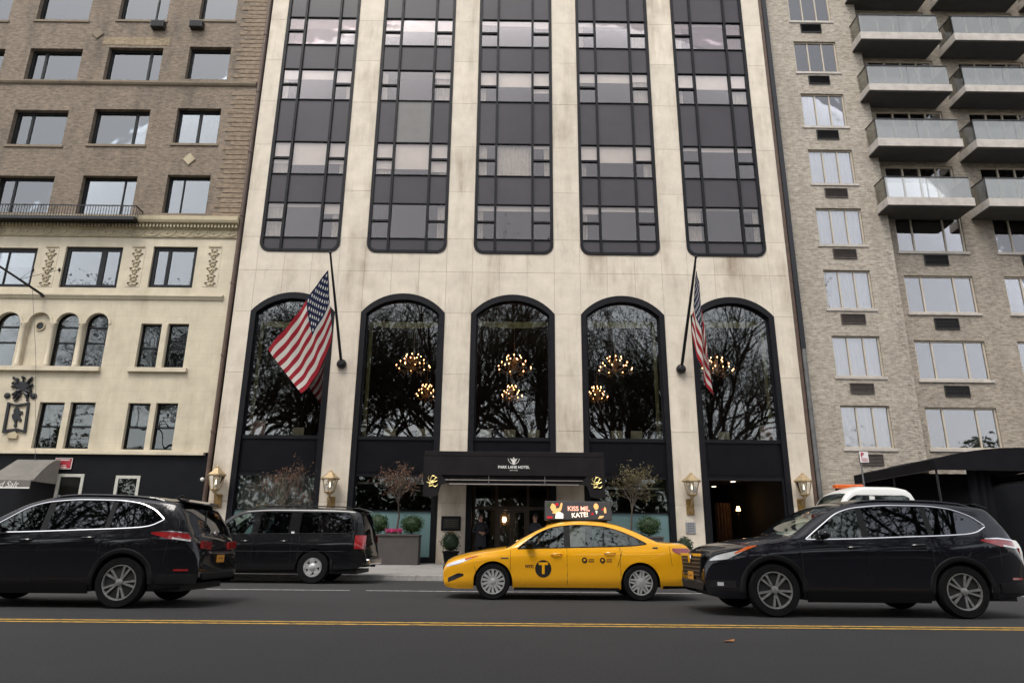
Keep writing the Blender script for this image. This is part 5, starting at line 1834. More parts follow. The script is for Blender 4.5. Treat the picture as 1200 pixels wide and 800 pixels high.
def build_car(car, name, label, paintm, group=None, styles=('double5', 'double5'), rimmat=RIM_S, frontglass=GL_CAR, rearglassm=GL_PRIV, pillarm=PLASTIC, chrome=True, cladding=True, mirror=None, handles=True):
    root = thing(name, label, car.cat, (0, 0, 0), group)
    xs = car.stations()
    cols = [car.column(x) for x in xs]
    NR = len(cols[0])
    body = MB()
    doors = {}
    wins = {}
    wsh, rgl = MB(), MB()
    pil = MB()
    vid = {}
    def put(mb, quad): mb.add(quad, [(0, 1, 2, 3)])
    for i in range(len(xs) - 1):
        xm = (xs[i] + xs[i + 1]) / 2
        for j in range(NR - 1):
            for sd in (-1, 1):
                q = []
                for (ii, jj) in ((i, j), (i + 1, j), (i + 1, j + 1), (i, j + 1)):
                    y, z = cols[ii][jj]
                    q.append((xs[ii], sd * y, z))
                if sd > 0: q = q[::-1]
                tgt = body
                if car.J_WB <= j < car.J_WT and car.wspan[0] < xm < car.wspan[1]:
                    pk = [k for k, p in enumerate(car.pillars) if p[0] < xm < p[1]]
                    if pk: tgt = pil
                    else:
                        seg = sum(1 for p in car.pillars if p[1] <= xm)
                        tgt = wins.setdefault((seg, sd), MB())
                elif j >= car.J_TOP and car.windshield[0] < xm < car.windshield[1]: tgt = wsh
                elif j >= car.J_TOP and car.rearglass[0] < xm < car.rearglass[1]: tgt = rgl
                elif j < car.J_WB and not (xm < 0):
                    for k, d in enumerate(car.doors):
                        if d[0] < xm < d[1]: tgt = doors.setdefault((k, sd), MB())
                put(tgt, q)
    for i, e in ((0, 0), (len(xs) - 1, 1)):
        ring = [(xs[i], -y, z) for y, z in cols[i]] + [(xs[i], y, z) for y, z in cols[i][::-1][1:]]
        body.add(ring, [tuple(range(len(ring)))] if e else [tuple(range(len(ring)))[::-1]])
    body.build('body', paintm, root, 38, weld=.0004)
    for (k, sd), mb in doors.items():
        d = mb.build('door', paintm, root, 38, weld=.0004)
        if handles:
            x1 = car.doors[k][1] - .20
            z = car.zbelt(x1) - .10
            h = MB()
            h.tube([(x1 - .10, sd * (car.ys(x1, z) + .004), z), (x1 - .07, sd * (car.ys(x1, z) + .035), z + .004), (x1 + .07, sd * (car.ys(x1, z) + .035), z + .01), (x1 + .10, sd * (car.ys(x1, z) + .004), z + .012)], .014, 6)
            h.build('handle', car.handlem, d, 50)
    if pil.v: pil.build_each('pillar', pillarm, root, 38, weld=.0004)
    for (seg, sd), mb in wins.items():
        mb.build('side_window', frontglass if seg < car.clearsegs else rearglassm, root, 60, weld=.0004)
    wsh.build('windscreen', GL_CAR if car.clear_ws else frontglass, root, 60, weld=.0004)
    if rgl.v: rgl.build('rear_window', rearglassm, root, 60, weld=.0004)
    # chrome or black strip round the side windows
    ws0, ws1 = car.wspan
    for sd in (-1, 1):
        n = 46
        low = [(ws0 + (ws1 - ws0) * i / n, car.column(ws0 + (ws1 - ws0) * i / n)[car.J_WB][1]) for i in range(n + 1)]
        hig = [(ws0 + (ws1 - ws0) * i / n, car.column(ws0 + (ws1 - ws0) * i / n)[car.J_WT][1]) for i in range(n + 1)]
        m = MB()
        m.tube(surf_path(car, low, sd), .013 if chrome else .009, 5)
        m.tube(surf_path(car, hig, sd), .011 if chrome else .008, 5)
        m.tube(surf_path(car, [low[-1], hig[-1]], sd), .012, 5)
        m.tube(surf_path(car, [low[0], hig[0]], sd), .010, 5)
        m.build('window_trim', CHROME if chrome else PLASTIC, root, 50)
    # panel gaps
    m = MB()
    for d in car.doors:
        for x in d:
            a, b = car.zlow(x) + .03, car.zbelt(x) - .0
            for sd in (-1, 1):
                m.tube(surf_path(car, [(x, a + (b - a) * t / 10) for t in range(11)], sd, -.001), .0045, 4)
    for x in car.seams:
        for sd in (-1, 1):
            m.tube(surf_path(car, [(x[0] + (x[2] - x[0]) * t / 10, x[1] + (x[3] - x[1]) * t / 10) for t in range(11)], sd, -.001), .0045, 4)
    m.build_each('panel_gap', RIM_B, root)
    # underside, wheel housings, interior tub
    m = MB()
    m.box(.25, car.L - .25, -car.W / 2 + .16, car.W / 2 - .16, .24, .34)
    for xw in car.wheels:
        for sd in (-1, 1):
            P = []
            for a in range(-96, 97, 12):
                x, z = xw + (car.RA + .0) * math.sin(R(a)), car.wr + (car.RA + .0) * math.cos(R(a))
                yo = car.ys(min(max(x, .02), car.L - .02), z) - .012
                P.append([(x, sd * yo, z), (x, sd * (yo - .34), z)])
            m.grid(P)
            c = [(p[1][0], p[1][1], p[1][2]) for p in P]
            m.add(c, [tuple(range(len(c)))])
    m.build('underbody', RIM_B, root, recalc=False)
    m = MB()
    f0, f1 = car.windshield[0] + .1, car.rearglass[0]
    zf = car.zbelt((f0 + f1) / 2) - .12
    m.box(f0 + .35, f1 + .2, -car.W / 2 + .14, car.W / 2 - .14, zf - .3, zf - .24)
    m.prismx([(-car.W / 2 + .15, zf), (car.W / 2 - .15, zf), (car.W / 2 - .15, zf - .3), (-car.W / 2 + .15, zf - .3)], f0 + .15, f0 + .7)
    m.build('cabin_floor', INTER, root)
    for xr, ww in car.seats:
        for sd in (-1, 1):
            s_ = MB()
            zs = zf - .24
            zt_ = car.zbelt(xr) + .16
            s_.prism([(xr - .45, zs), (xr + .1, zs), (xr + .26, zt_), (xr + .14, zt_), (xr - .02, zs + .16), (xr - .45, zs + .16)], sd * .40 - .25, sd * .40 + .25)
            s_.prism([(xr + .16, zt_ + .02), (xr + .25, zt_ + .02), (xr + .28, zt_ + .20), (xr + .19, zt_ + .20)], sd * .40 - .12, sd * .40 + .12)
            s_.build('seat', SEATM, root, bevel=.03)
    if cladding:
        m = MB()
        for xw in car.wheels:
            for sd in (-1, 1):
                P = []
                for a in range(-94, 95, 6):
                    row = []
                    for rad, of in ((car.RA - .004, .004), (car.RA + .01, .016), (car.RA + .065, .014), (car.RA + .075, .0)):
                        x, z = xw + rad * math.sin(R(a)), car.wr + rad * math.cos(R(a))
                        x = min(max(x, .01), car.L - .01)
                        row.append((x, sd * (car.ys(x, z) + of), max(z, car.bot_(x))))
                    P.append(row)
                m.grid(P)
        m.build_each('wheel_arch_trim', PLASTIC, root, 50, recalc=False)
        m = MB()
        patch(m, car, car.wheels[0] + car.RA + .06, car.wheels[1] - car.RA - .06, lambda x: car.bot_(x) - .03, lambda x: car.bot_(x) + .13, .014, 20, 2)
        m.build_each('sill_cladding', PLASTIC, root, 50)
    # wheels
    for k, xw in enumerate(car.wheels):
        hm, tm, rm = make_wheel(car, rimmat, styles[k], xw)
        for sd in (-1, 1):
            yy = sd * (car.ys(xw, car.wr + car.RA + .02) - .03)
            wob = link('wheel', hm, root, (xw, yy, car.wr), (0, random.uniform(0, 2) if sd < 0 else 0, 0 if sd < 0 else math.pi))
            for nm, me in (('tyre', tm), ('rim', rm)):
                c = bpy.data.objects.new(nm, me)
                COL.objects.link(c)
                c.parent = wob
    # mirrors
    xm = mirror if mirror else car.wspan[0] + .22
    for sd in (-1, 1):
        zm = car.zbelt(xm) + .085
        yb_ = car.ys(xm, zm)
        m = MB()
        m.ball((xm + .02, sd * (yb_ + .13), zm + .02), (.085, .115, .075), 12, 8)
        m.tube([(xm + .03, sd * (yb_ - .02), zm - .05), (xm + .02, sd * (yb_ + .08), zm - .03)], .025, 6)
        m.build('wing_mirror', car.mirrorm or paintm, root, 60)
    return root


def place(root, x, y, rz=0.0):
    root.location = (x, y, 0)
    root.rotation_euler = (0, 0, R(rz))


def add_rails(root, car, x0, x1, inset=.12, mat=PLASTIC, h=.05):
    for sd in (-1, 1):
        pts = []
        for i in range(13):
            x = x0 + (x1 - x0) * i / 12
            yc = car.ys(x, car.ze(x)) - inset
            q = 1 - yc / car.ys(x, car.ze(x))
            z = car.ze(x) + (car.zt(x) - car.ze(x)) * (1 - (1 - q) ** 2.3)
            pts.append((x, sd * yc, z + (h if 0 < i < 12 else -.01)))
        MB().tube(pts, .018, 6).build('roof_rail', mat, root, 50)


# ---------------------------------------------------------------- two dark sport utility vehicles
def paint_mat(name, col, metal, rough, coat=1.0, dirt=.25):
    m, n, out = new_mat(name)
    b = n.nodes.new('ShaderNodeBsdfPrincipled')
    n.links.new(b.outputs[0], out.inputs[0])
    tc = n.nodes.new('ShaderNodeTexCoord').outputs['Object']
    sp = n.nodes.new('ShaderNodeSeparateXYZ')
    n.links.new(tc, sp.inputs[0])
    f = noise(n, tc, 7.0, 6, .7)
    # road dust thrown up along the lower body
    g = mth(n, 'MULTIPLY', mth(n, 'SUBTRACT', 1.0, mth(n, 'MULTIPLY', sp.outputs[2], 1.45), True), ramp(n, f, [(.3, 0.2), (.7, 1.0)]))
    a = mixc(n, mth(n, 'MULTIPLY', g, dirt), col, (.10, .092, .085))
    n.links.new(a, b.inputs['Base Color'])
    b.inputs['Metallic'].default_value = metal
    r = mth(n, 'ADD', mth(n, 'MULTIPLY', g, .4), rough)
    n.links.new(r, b.inputs['Roughness'])
    b.inputs['Coat Weight'].default_value = coat
    b.inputs['Specular IOR Level'].default_value = .05
    cr = mth(n, 'ADD', mth(n, 'MULTIPLY', g, .5), .035)
    n.links.new(cr, b.inputs['Coat Roughness'])
    return m


NAVY = paint_mat('dark_navy_paint', (.0045, .0045, .0075), 0.0, .5, .9, dirt=.035)
NAVY2 = paint_mat('black_paint', (.004, .004, .0055), 0.0, .5, .9, dirt=.035)
BLACKP = paint_mat('black_gloss_paint', (.004, .004, .005), 0.0, .5, .9, dirt=.05)
TAXI_Y = paint_mat('taxi_yellow_paint', (.80, .375, .010), 0.0, .35, dirt=.15)
WHITEP = paint_mat('white_van_paint', (.62, .62, .59), 0.0, .4, dirt=.2)


def suv(name, label, paintm, group):
    c = Car(cat='suv', L=4.855, W=1.925, Lf=.80, af=.28, Lr=.75, ar=.20, tum=19, wr=.375, rim=.262, RA=.425, wheels=(.955, 3.745),
            top=[(0, .66), (.03, .80), (.09, .925), (.20, .99), (.5, 1.055), (.9, 1.12), (1.22, 1.165), (1.32, 1.19), (1.72, 1.44), (2.05, 1.615), (2.35, 1.69), (2.85, 1.73), (3.5, 1.72), (4.05, 1.675), (4.36, 1.63), (4.42, 1.585), (4.62, 1.29), (4.70, 1.13), (4.77, 1.05), (4.82, .93), (4.855, .74)],
            belt=[(0, .80), (.5, .98), (1.3, 1.05), (2.0, 1.075), (3.0, 1.115), (4.0, 1.165), (4.5, 1.18), (4.855, 1.0)],
            bottom=[(0, .42), (.05, .30), (.3, .25), (1.5, .24), (3.2, .24), (4.5, .30), (4.8, .36), (4.855, .45)],
            winbot=[(1.50, 1.09), (2.0, 1.10), (3.0, 1.14), (3.9, 1.185), (4.08, 1.215), (4.25, 1.30)],
            wintop=[(1.50, 1.10), (1.78, 1.30), (2.1, 1.50), (2.4, 1.575), (2.9, 1.61), (3.4, 1.605), (3.75, 1.57), (4.05, 1.47), (4.25, 1.325)],
            wspan=(1.50, 4.25), pillars=[(2.36, 2.46), (3.36, 3.44)], windshield=(1.30, 2.06), rearglass=(4.42, 4.70),
            crown=[(0, .10), (.2, .10), (.9, .085), (1.3, .06), (1.7, .055), (2.3, .06), (3.5, .06), (4.4, .06), (4.7, .08), (4.855, .12)],
            doors=[(1.40, 2.40), (2.40, 3.36)], seams=[(3.42, 1.12, 3.46, .90), (.62, .66, .70, .44), (4.36, .66, 4.40, 1.10)], seats=[(2.15, 0), (3.1, 0)], clearsegs=1, clear_ws=True, handlem=paintm, mirrorm=None)
    r = build_car(c, name, label, paintm, group, rimmat=RIM_M)
    add_rails(r, c, 2.35, 4.15, .06, paintm, .012)
    # head lamps, amber tips, lower grille, emblem
    m = MB(); patch(m, c, .085, .60, lambda x: lerpf([(.085, .775), (.30, .80), (.60, .945)])(x), lambda x: min(c.ze(x) - .03, lerpf([(.085, .875), (.30, .93), (.60, .985)])(x)), .006, 12, 3)
    m.build_each('headlight', LAMP_W, r, 50)
    m = MB(); patch(m, c, .42, .74, lambda x: lerpf([(.42, .875), (.74, .995)])(x), lambda x: lerpf([(.42, .90), (.60, .985), (.74, 1.008)])(x), .010, 8, 2)
    m.build_each('indicator', LAMP_A, r, 50)
    m = MB(); patch(m, c, .06, .40, lambda x: .40, lambda x: .50, .004, 10, 2)
    m.build_each('fog_lamp_recess', PLASTIC, r, 50)
    m = MB(); patch(m, c, .16, .24, lambda x: .425, lambda x: .475, .010, 4, 2)
    m.build_each('fog_lamp', LAMP_W, r, 50)
    g = MB()
    g.prismx([(-.62, .83), (.62, .83), (.50, .53), (-.50, .53)], -.012, .05)
    g.build('grille', RIM_B, r, bevel=.01)
    g = MB()
    for k in range(5): g.box(-.026, -.012, -.58 + .018 * k, .58 - .018 * k, .785 - .058 * k, .800 - .058 * k)
    g.build('grille_bars', RIM_D, r)
    g = MB()
    g.prismx([(-.66, .875), (.66, .875), (.64, .835), (-.64, .835)], -.016, .06)
    g.lathe([(.09, -.03), (.075, -.04)], 20, (0, 0, .80), 'x')
    g.build('grille_bar_chrome', CHROME, r)
    g = MB()
    g.prismx([(-.70, .46), (.70, .46), (.60, .34), (-.60, .34)], -.012, .05)
    g.build('lower_intake', RIM_B, r, bevel=.01)
    p = MB().box(-.034, -.020, -.155, .155, .48, .60).build('front_plate', PLATE, r, bevel=.004)
    MB().box(-.036, -.0345, -.10, .10, .533, .549).build('plate_print', PLATE_T, p)
    # rear lamps, spoiler, plate, bumper
    m = MB(); patch(m, c, 4.12, 4.70, lambda x: lerpf([(4.12, 1.095), (4.4, 1.02), (4.70, .985)])(x), lambda x: min(c.ze(x) - .01, lerpf([(4.12, 1.12), (4.4, 1.13), (4.70, 1.10)])(x)), .008, 12, 3)
    m.build_each('tail_light', LAMP_R, r, 50)
    m = MB(); patch(m, c, 4.18, 4.66, lambda x: lerpf([(4.12, 1.123), (4.4, 1.128), (4.70, 1.10)])(x), lambda x: lerpf([(4.12, 1.135), (4.4, 1.145), (4.70, 1.115)])(x), .010, 12, 2)
    m.build_each('tail_light_chrome', CHROME, r, 50)
    m = MB(); patch(m, c, 4.45, 4.70, lambda x: lerpf([(4.45, 1.02), (4.70, .985)])(x), lambda x: lerpf([(4.45, 1.045), (4.70, 1.01)])(x), .012, 6, 2)
    m.build_each('reversing_lamp', LAMP_W, r, 50)
    m = MB()
    for yy in (-1, 1):
        m.prismx([(yy * .35, .86), (yy * .72, .88), (yy * .72, 1.0), (yy * .35, .98)], 4.81, 4.842)
    m.build_each('tailgate_lamp', LAMP_R, r, bevel=.006)
    MB().prism([(4.25, 1.655), (4.33, 1.66), (4.52, 1.60), (4.50, 1.575), (4.36, 1.60)], -.62, .62).build('spoiler', paintm, r, bevel=.01)
    p = MB().box(4.862, 4.872, -.155, .155, .66, .78).build('rear_plate', PLATE, r, bevel=.004)
    MB().box(4.8725, 4.874, -.10, .10, .713, .729).build('plate_print', PLATE_T, p)
    MB().box(4.856, 4.90, -.52, .52, .80, .835).build('tailgate_garnish', CHROME, r, bevel=.008)
    m = MB(); patch(m, c, 4.30, 4.84, lambda x: .36, lambda x: .50, .012, 10, 2)
    m.build_each('bumper_cladding', PLASTIC, r, 50)
    MB().box(4.80, 4.885, -.66, .66, .40, .52).build('rear_bumper', PLASTIC, r, bevel=.03)
    m = MB(); patch(m, c, 4.52, 4.72, lambda x: .545, lambda x: .575, .010, 6, 2)
    m.build_each('reflector', LAMP_R, r, 50)
    MB().prism([(3.95, 1.69), (4.13, 1.68), (4.10, 1.75)], -.012, .012).build('antenna_fin', paintm, r, bevel=.004)
    m = MB()
    m.tube([(4.66, -.25, 1.225), (4.55, -.02, 1.42), (4.50, .10, 1.49)], .010, 5)
    m.build('rear_wiper', PLASTIC, r)
    g = MB().ball((4.735, 0, 1.12), (.02, .07, .045), 12, 6)
    g.build('badge', CHROME, r, 50)
    return c, r


cS, suvR = suv('sport_utility_vehicle', 'dark navy sport utility vehicle with chrome window trim behind the yellow taxi', NAVY, 'sport utility vehicles in traffic')
YS = -16.30 + cS.W / 2
place(suvR, ax(907, 690, -16.25) - cS.wheels[0], YS, 0.0)
cS2, suvL = suv('sport_utility_vehicle', 'black sport utility vehicle showing its tail lamps and orange plate', NAVY2, 'sport utility vehicles in traffic')
place(suvL, ax(141, 683, -15.75) - cS2.wheels[1], -15.80 + cS2.W / 2, 0.0)

# ---------------------------------------------------------------- yellow taxi
cT = Car(cat='taxi', L=4.805, W=1.82, Lf=.85, af=.30, Lr=.80, ar=.24, tum=23, wr=.325, rim=.225, RA=.365, wheels=(.955, 3.73),
         top=[(0, .60), (.03, .67), (.10, .725), (.30, .80), (.7, .885), (1.05, .94), (1.22, .965), (1.5, 1.13), (1.9, 1.335), (2.1, 1.405), (2.35, 1.45), (2.7, 1.47), (3.05, 1.455), (3.35, 1.405), (3.7, 1.28), (4.0, 1.14), (4.15, 1.085), (4.45, 1.065), (4.66, 1.05), (4.74, 1.0), (4.79, .86), (4.805, .70)],
         belt=[(0, .66), (.5, .80), (1.2, .885), (2.0, .915), (3.0, .945), (3.8, .975), (4.4, .98), (4.805, .86)],
         bottom=[(0, .36), (.05, .22), (.3, .19), (1.5, .20), (3.2, .20), (4.4, .22), (4.75, .28), (4.805, .40)],
         winbot=[(1.42, .915), (2.0, .935), (3.0, .965), (3.55, .985), (3.86, 1.02)],
         wintop=[(1.42, .925), (1.65, 1.10), (1.9, 1.245), (2.15, 1.325), (2.6, 1.365), (3.0, 1.345), (3.3, 1.28), (3.6, 1.165), (3.86, 1.035)],
         wspan=(1.42, 3.86), pillars=[(2.30, 2.42)], windshield=(1.20, 1.98), rearglass=(3.42, 4.06),
         crown=[(0, .08), (.3, .085), (1.0, .06), (1.3, .045), (1.8, .05), (2.4, .06), (3.2, .06), (4.0, .05), (4.6, .05), (4.805, .08)],
         doors=[(1.28, 2.35), (2.35, 3.36)], seams=[(4.30, .98, 4.34, .62), (.60, .60, .66, .40), (3.40, .90, 3.30, .60)], seats=[(2.1, 0), (2.98, 0)], clearsegs=9, clear_ws=True, handlem=TAXI_Y, mirrorm=PLASTIC)
taxi = build_car(cT, 'taxi', 'yellow taxi sedan with black T roundel and lit advertising board on its roof', TAXI_Y, None, ('multi', 'flower'), RIM_S, GL_CAR, GL_CAR, PLASTIC, False, False, 1.62)
m = MB(); patch(m, cT, .06, .56, lambda x: lerpf([(.06, .575), (.3, .635), (.56, .735)])(x), lambda x: min(cT.ze(x) - .015, lerpf([(.06, .655), (.3, .735), (.56, .78)])(x)), .006, 12, 3)
m.build_each('headlight', LAMP_W, taxi, 50)
m = MB(); patch(m, cT, .42, .66, lambda x: lerpf([(.42, .70), (.66, .775)])(x), lambda x: lerpf([(.42, .735), (.66, .793)])(x), .009, 6, 2)
m.build_each('indicator', LAMP_A, taxi, 50)
m = MB(); patch(m, cT, .10, .40, lambda x: lerpf([(.10, .30), (.40, .42)])(x), lambda x: lerpf([(.10, .38), (.30, .47), (.40, .455)])(x), .004, 8, 2)
m.build_each('fog_lamp_recess', RIM_B, taxi, 50)
MB().prismx([(-.56, .60), (.56, .60), (.46, .30), (-.46, .30)], -.012, .05).build('grille', RIM_B, taxi, bevel=.01)
m = MB(); patch(m, cT, 4.36, 4.78, lambda x: lerpf([(4.36, .90), (4.5, .84), (4.78, .80)])(x), lambda x: min(cT.ze(x) - .01, lerpf([(4.36, .95), (4.78, .95)])(x)), .007, 10, 3)
m.build_each('tail_light', LAMP_R, taxi, 50)
m = MB()
patch(m, cT, cT.wheels[0] + cT.RA + .03, cT.wheels[1] - cT.RA - .03, lambda x: .175, lambda x: .235, .004, 16, 2)
m.build_each('sill', PLASTIC, taxi, 50)
m = MB(); patch(m, cT, 4.15, 4.74, lambda x: .22, lambda x: .27, .008, 8, 2)
m.build_each('rear_valance', PLASTIC, taxi, 50)
# T roundel and small marks on the doors
BLK = pm('black_vinyl', (.012, .012, .012), .4)
xT, zT = 1.90, .56
m = MB(); patch(m, cT, xT - .155, xT + .155, lambda x: zT - math.sqrt(max(0, .155 ** 2 - (x - xT) ** 2)), lambda x: zT + math.sqrt(max(1e-8, .155 ** 2 - (x - xT) ** 2)), .003, 24, 2, sides=(-1, 1))
rd = m.build_each('roundel', BLK, taxi, 50)
yd = cT.ys(xT, zT) + .008
m = MB()
text_xz(m, 'T', .27, xT, -yd, zT, extrude=.003, bold=.012)
m.build('roundel_letter', TAXI_Y, rd, recalc=False)
m = MB()
text_xz(m, 'NYC', .075, xT - .26, -(cT.ys(xT - .26, .60) + .002), .60, extrude=.002, bold=.003)
for cx_ in (2.68, 3.02):
    m.lathe([(.052, 0), (.052, .003)], 18, (cx_, -(cT.ys(cx_, .72) + .004), .72), 'y')
    for k in range(2): m.box(cx_ + .075, cx_ + .18, -(cT.ys(cx_, .72) + .004), -(cT.ys(cx_, .72) + .001), .725 - .035 * k, .740 - .035 * k)
m.build_each('door_marks', BLK, taxi, recalc=False)
m = MB()
for cx_ in (2.68, 3.02): m.prism([(cx_ - .02, .70), (cx_ + .02, .71), (cx_ + .012, .745), (cx_ - .018, .74)], -(cT.ys(cx_, .72) + .009), -(cT.ys(cx_, .72) + .005))
m.build_each('mark_centres', TAXI_Y, taxi)
m = MB(); patch(m, cT, 1.10, 1.24, lambda x: .735, lambda x: .755, .004, 3, 1)
m.build_each('fender_badge', pm('blue_chrome', (.12, .18, .22), .25, .7), taxi)
m = MB(); patch(m, cT, 3.98, 4.08, lambda x: .935 + .0, lambda x: .965, .003, 4, 1)
m.build_each('fuel_mark', BLK, taxi)
# roof board with the musical's title
bx0, bx1, bz0, bz1 = 1.98, 3.33, 1.475, 1.855
bd = MB().prismx([(-.24, bz0), (.24, bz0), (.10, bz1), (-.10, bz1)], bx0, bx1).build('roof_board', pm('roof_board_black', (.012, .011, .012), .4), taxi, bevel=.012)
MB().box(bx0 + .1, bx1 - .1, -.20, .20, 1.44, bz0 + .002).build('board_base', PLASTIC, taxi)
sl_ang = math.atan2(.14, bz1 - bz0)
def bp(u, v, d=.004):
    """point on the sloping camera-side face of the roof board, u along, v up"""
    t = v / (bz1 - bz0)
    return (bx0 + u, -(.24 - .14 * t) - d, bz0 + v)
AD_BG = pm('advert_black', (.015, .010, .010), .35)
AD_PINK = emis('backlit_pink_letters', (1.0, .42, .30), .85)
AD_CRM = emis('backlit_cream_letters', (1.0, .72, .55), .9)
AD_SKIN = emis('backlit_skin_tone', (.80, .38, .14), .75)
AD_RED = emis('backlit_red', (.5, .02, .03), .6)
AD_WHITE = emis('backlit_white', (.85, .75, .55), .9)
AD_DK = emis('backlit_dark_green', (.05, .07, .03), .5)
def bpoly(mb, pts, d=.006):
    vs = [bp(u, v, d) for u, v in pts]
    mb.add(vs, [tuple(range(len(vs)))])
m = MB(); bpoly(m, [(.02, .02), (1.33, .02), (1.33, .355), (.02, .355)], .003)
adv = m.build('advert_print', AD_BG, bd, recalc=False)
def btext(mb, s, size, u, v, rot=0, bold=.003):
    vs, fs = text_geo(s, size, extrude=0.0, bold=bold)
    c, s_ = math.cos(rot), math.sin(rot)
    mb.add([bp(u + p.x * c - p.y * s_, v + p.x * s_ + p.y * c, .007) for p in vs], fs)
m = MB(); btext(m, 'KISS ME,', .125, .68, .225); m.build('advert_title', AD_PINK, adv, recalc=False)
m = MB(); btext(m, 'KATE!', .125, .70, .10, R(4)); m.build('advert_title', AD_CRM, adv, recalc=False)
# generic figures printed at both ends
def blob(c, r, n=14, ph=0, wob=.12): return [(c[0] + r[0] * math.cos(2 * math.pi * k / n) * (1 + wob * math.sin(3 * k + ph)), c[1] + r[1] * math.sin(2 * math.pi * k / n) * (1 + wob * math.sin(2 * k + ph))) for k in range(n)]
m = MB(); bpoly(m, blob((.10, .30), (.05, .045))); m.build('advert_hair', AD_DK, adv, recalc=False)
m = MB()
bpoly(m, blob((.165, .25), (.055, .075)), .0065)
bpoly(m, [(.14, .13), (.25, .12), (.33, .20), (.36, .33), (.33, .35), (.29, .24), (.20, .22)], .007)
m.build('advert_figure', AD_SKIN, adv, recalc=False)
m = MB(); bpoly(m, [(.20, .03), (.36, .03), (.365, .12), (.30, .16), (.22, .14)], .0075); m.build('advert_dress', AD_WHITE, adv, recalc=False)
m = MB(); bpoly(m, blob((.245, .31), (.035, .03)), .0075); bpoly(m, [(.03, .03), (.15, .03), (.14, .07), (.04, .07)], .007); m.build('advert_rose', AD_RED, adv, recalc=False)
m = MB()
bpoly(m, blob((1.04, .275), (.05, .065), wob=.03), .007)
bpoly(m, [(1.06, .03), (1.16, .05), (1.19, .09), (1.10, .09)], .0075)
bpoly(m, [(1.20, .14), (1.24, .15), (1.24, .24), (1.21, .27), (1.19, .20)], .0075)
m.build('advert_figure', AD_SKIN, adv, recalc=False)
m = MB(); bpoly(m, [(1.02, .19), (1.06, .19), (1.05, .14), (1.04, .12)], .0075); m.build('advert_collar', AD_WHITE, adv, recalc=False)
m = MB(); bpoly(m, [(.93, .10), (.98, .11), (.97, .15), (.94, .15)], .007); bpoly(m, [(1.14, .20), (1.19, .21), (1.19, .24), (1.15, .23)], .007); m.build('advert_rose', AD_RED, adv, recalc=False)
place(taxi, ax(577.5, 683, -13.3) - cT.wheels[0], -13.33 + cT.W / 2, 0)

# ---------------------------------------------------------------- long black utility wagon at the kerb
cW = Car(cat='suv', L=5.65, W=2.01, Lf=.5, af=.16, Lr=.45, ar=.10, tum=16, wr=.40, rim=.235, RA=.455, wheels=(1.0, 4.30),
         top=[(0, .80), (.04, 1.02), (.12, 1.12), (.7, 1.20), (1.35, 1.24), (1.5, 1.30), (1.9, 1.62), (2.15, 1.80), (2.45, 1.89), (3.2, 1.93), (4.4, 1.93), (5.2, 1.90), (5.38, 1.85), (5.50, 1.50), (5.56, 1.18), (5.60, 1.0), (5.65, .72)],
         belt=[(0, 1.0), (.7, 1.09), (1.5, 1.12), (3, 1.13), (5.2, 1.14), (5.65, 1.0)],
         bottom=[(0, .48), (.1, .34), (.5, .30), (5.2, .36), (5.55, .42), (5.65, .50)],
         winbot=[(1.72, 1.19), (2.0, 1.20), (5.15, 1.25), (5.28, 1.30)],
         wintop=[(1.72, 1.22), (1.95, 1.47), (2.2, 1.66), (2.5, 1.75), (3.0, 1.78), (5.0, 1.77), (5.15, 1.72), (5.28, 1.50)],
         wspan=(1.72, 5.28), pillars=[(2.62, 2.80), (3.58, 3.86)], windshield=(1.45, 2.25), rearglass=(5.40, 5.55),
         crown=[(0, .07), (1.3, .06), (1.8, .05), (2.5, .06), (5.2, .06), (5.5, .05), (5.65, .06)],
         doors=[(1.62, 2.70), (2.70, 3.70)], seams=[(3.9, 1.15, 3.88, .5), (1.62, .78, 5.4, .80)], seats=[(2.5, 0), (3.5, 0), (4.6, 0)], clearsegs=1, clear_ws=True, handlem=BLACKP, mirrorm=None)
wag = build_car(cW, 'long_wagon', 'long black boxy utility wagon parked at the kerb by the planter', BLACKP, None, ('chunky', 'chunky'), RIM_S, GL_CAR, GL_PRIV, BLACKP, False, False)
add_rails(wag, cW, 2.4, 5.25, .10)
m = MB(); patch(m, cW, 5.33, 5.60, lambda x: .86, lambda x: 1.20, .010, 6, 4); m.build_each('tail_light', LAMP_R, wag, 50)
MB().box(5.52, 5.74, -.90, .90, .46, .62).build('rear_bumper', CHROME, wag, bevel=.04)
MB().box(5.60, 5.72, -.06, .06, .40, .46).build('tow_hitch', PLASTIC, wag, bevel=.01)
MB().prism([(5.15, 1.895), (5.36, 1.90), (5.50, 1.83), (5.34, 1.84)], -.78, .78).build('spoiler', BLACKP, wag, bevel=.01)
m = MB(); patch(m, cW, .03, .35, lambda x: .78, lambda x: min(cW.ze(x) - .02, 1.0), .008, 8, 3); m.build_each('headlight', LAMP_W, wag, 50)
m = MB(); patch(m, cW, 4.74, 4.80, lambda x: .36, lambda x: .60, .02, 3, 2); m.build_each('mud_flap', PLASTIC, wag)
MB().prismx([(-.70, .98), (.70, .98), (.70, .62), (-.70, .62)], -.012, .05).build('grille', RIM_D, wag, bevel=.02)
g = MB().box(3.86, 4.02, -.0, .0, 0, 0) if False else MB()
patch(g, cW, 3.66, 3.74, lambda x: 1.23, lambda x: 1.28, .004, 3, 1)
g.build_each('pillar_badge', RIM_S, wag)
place(wag, ax(366, 668, -8.35) - cW.wheels[1], -8.38 + cW.W / 2, 0)

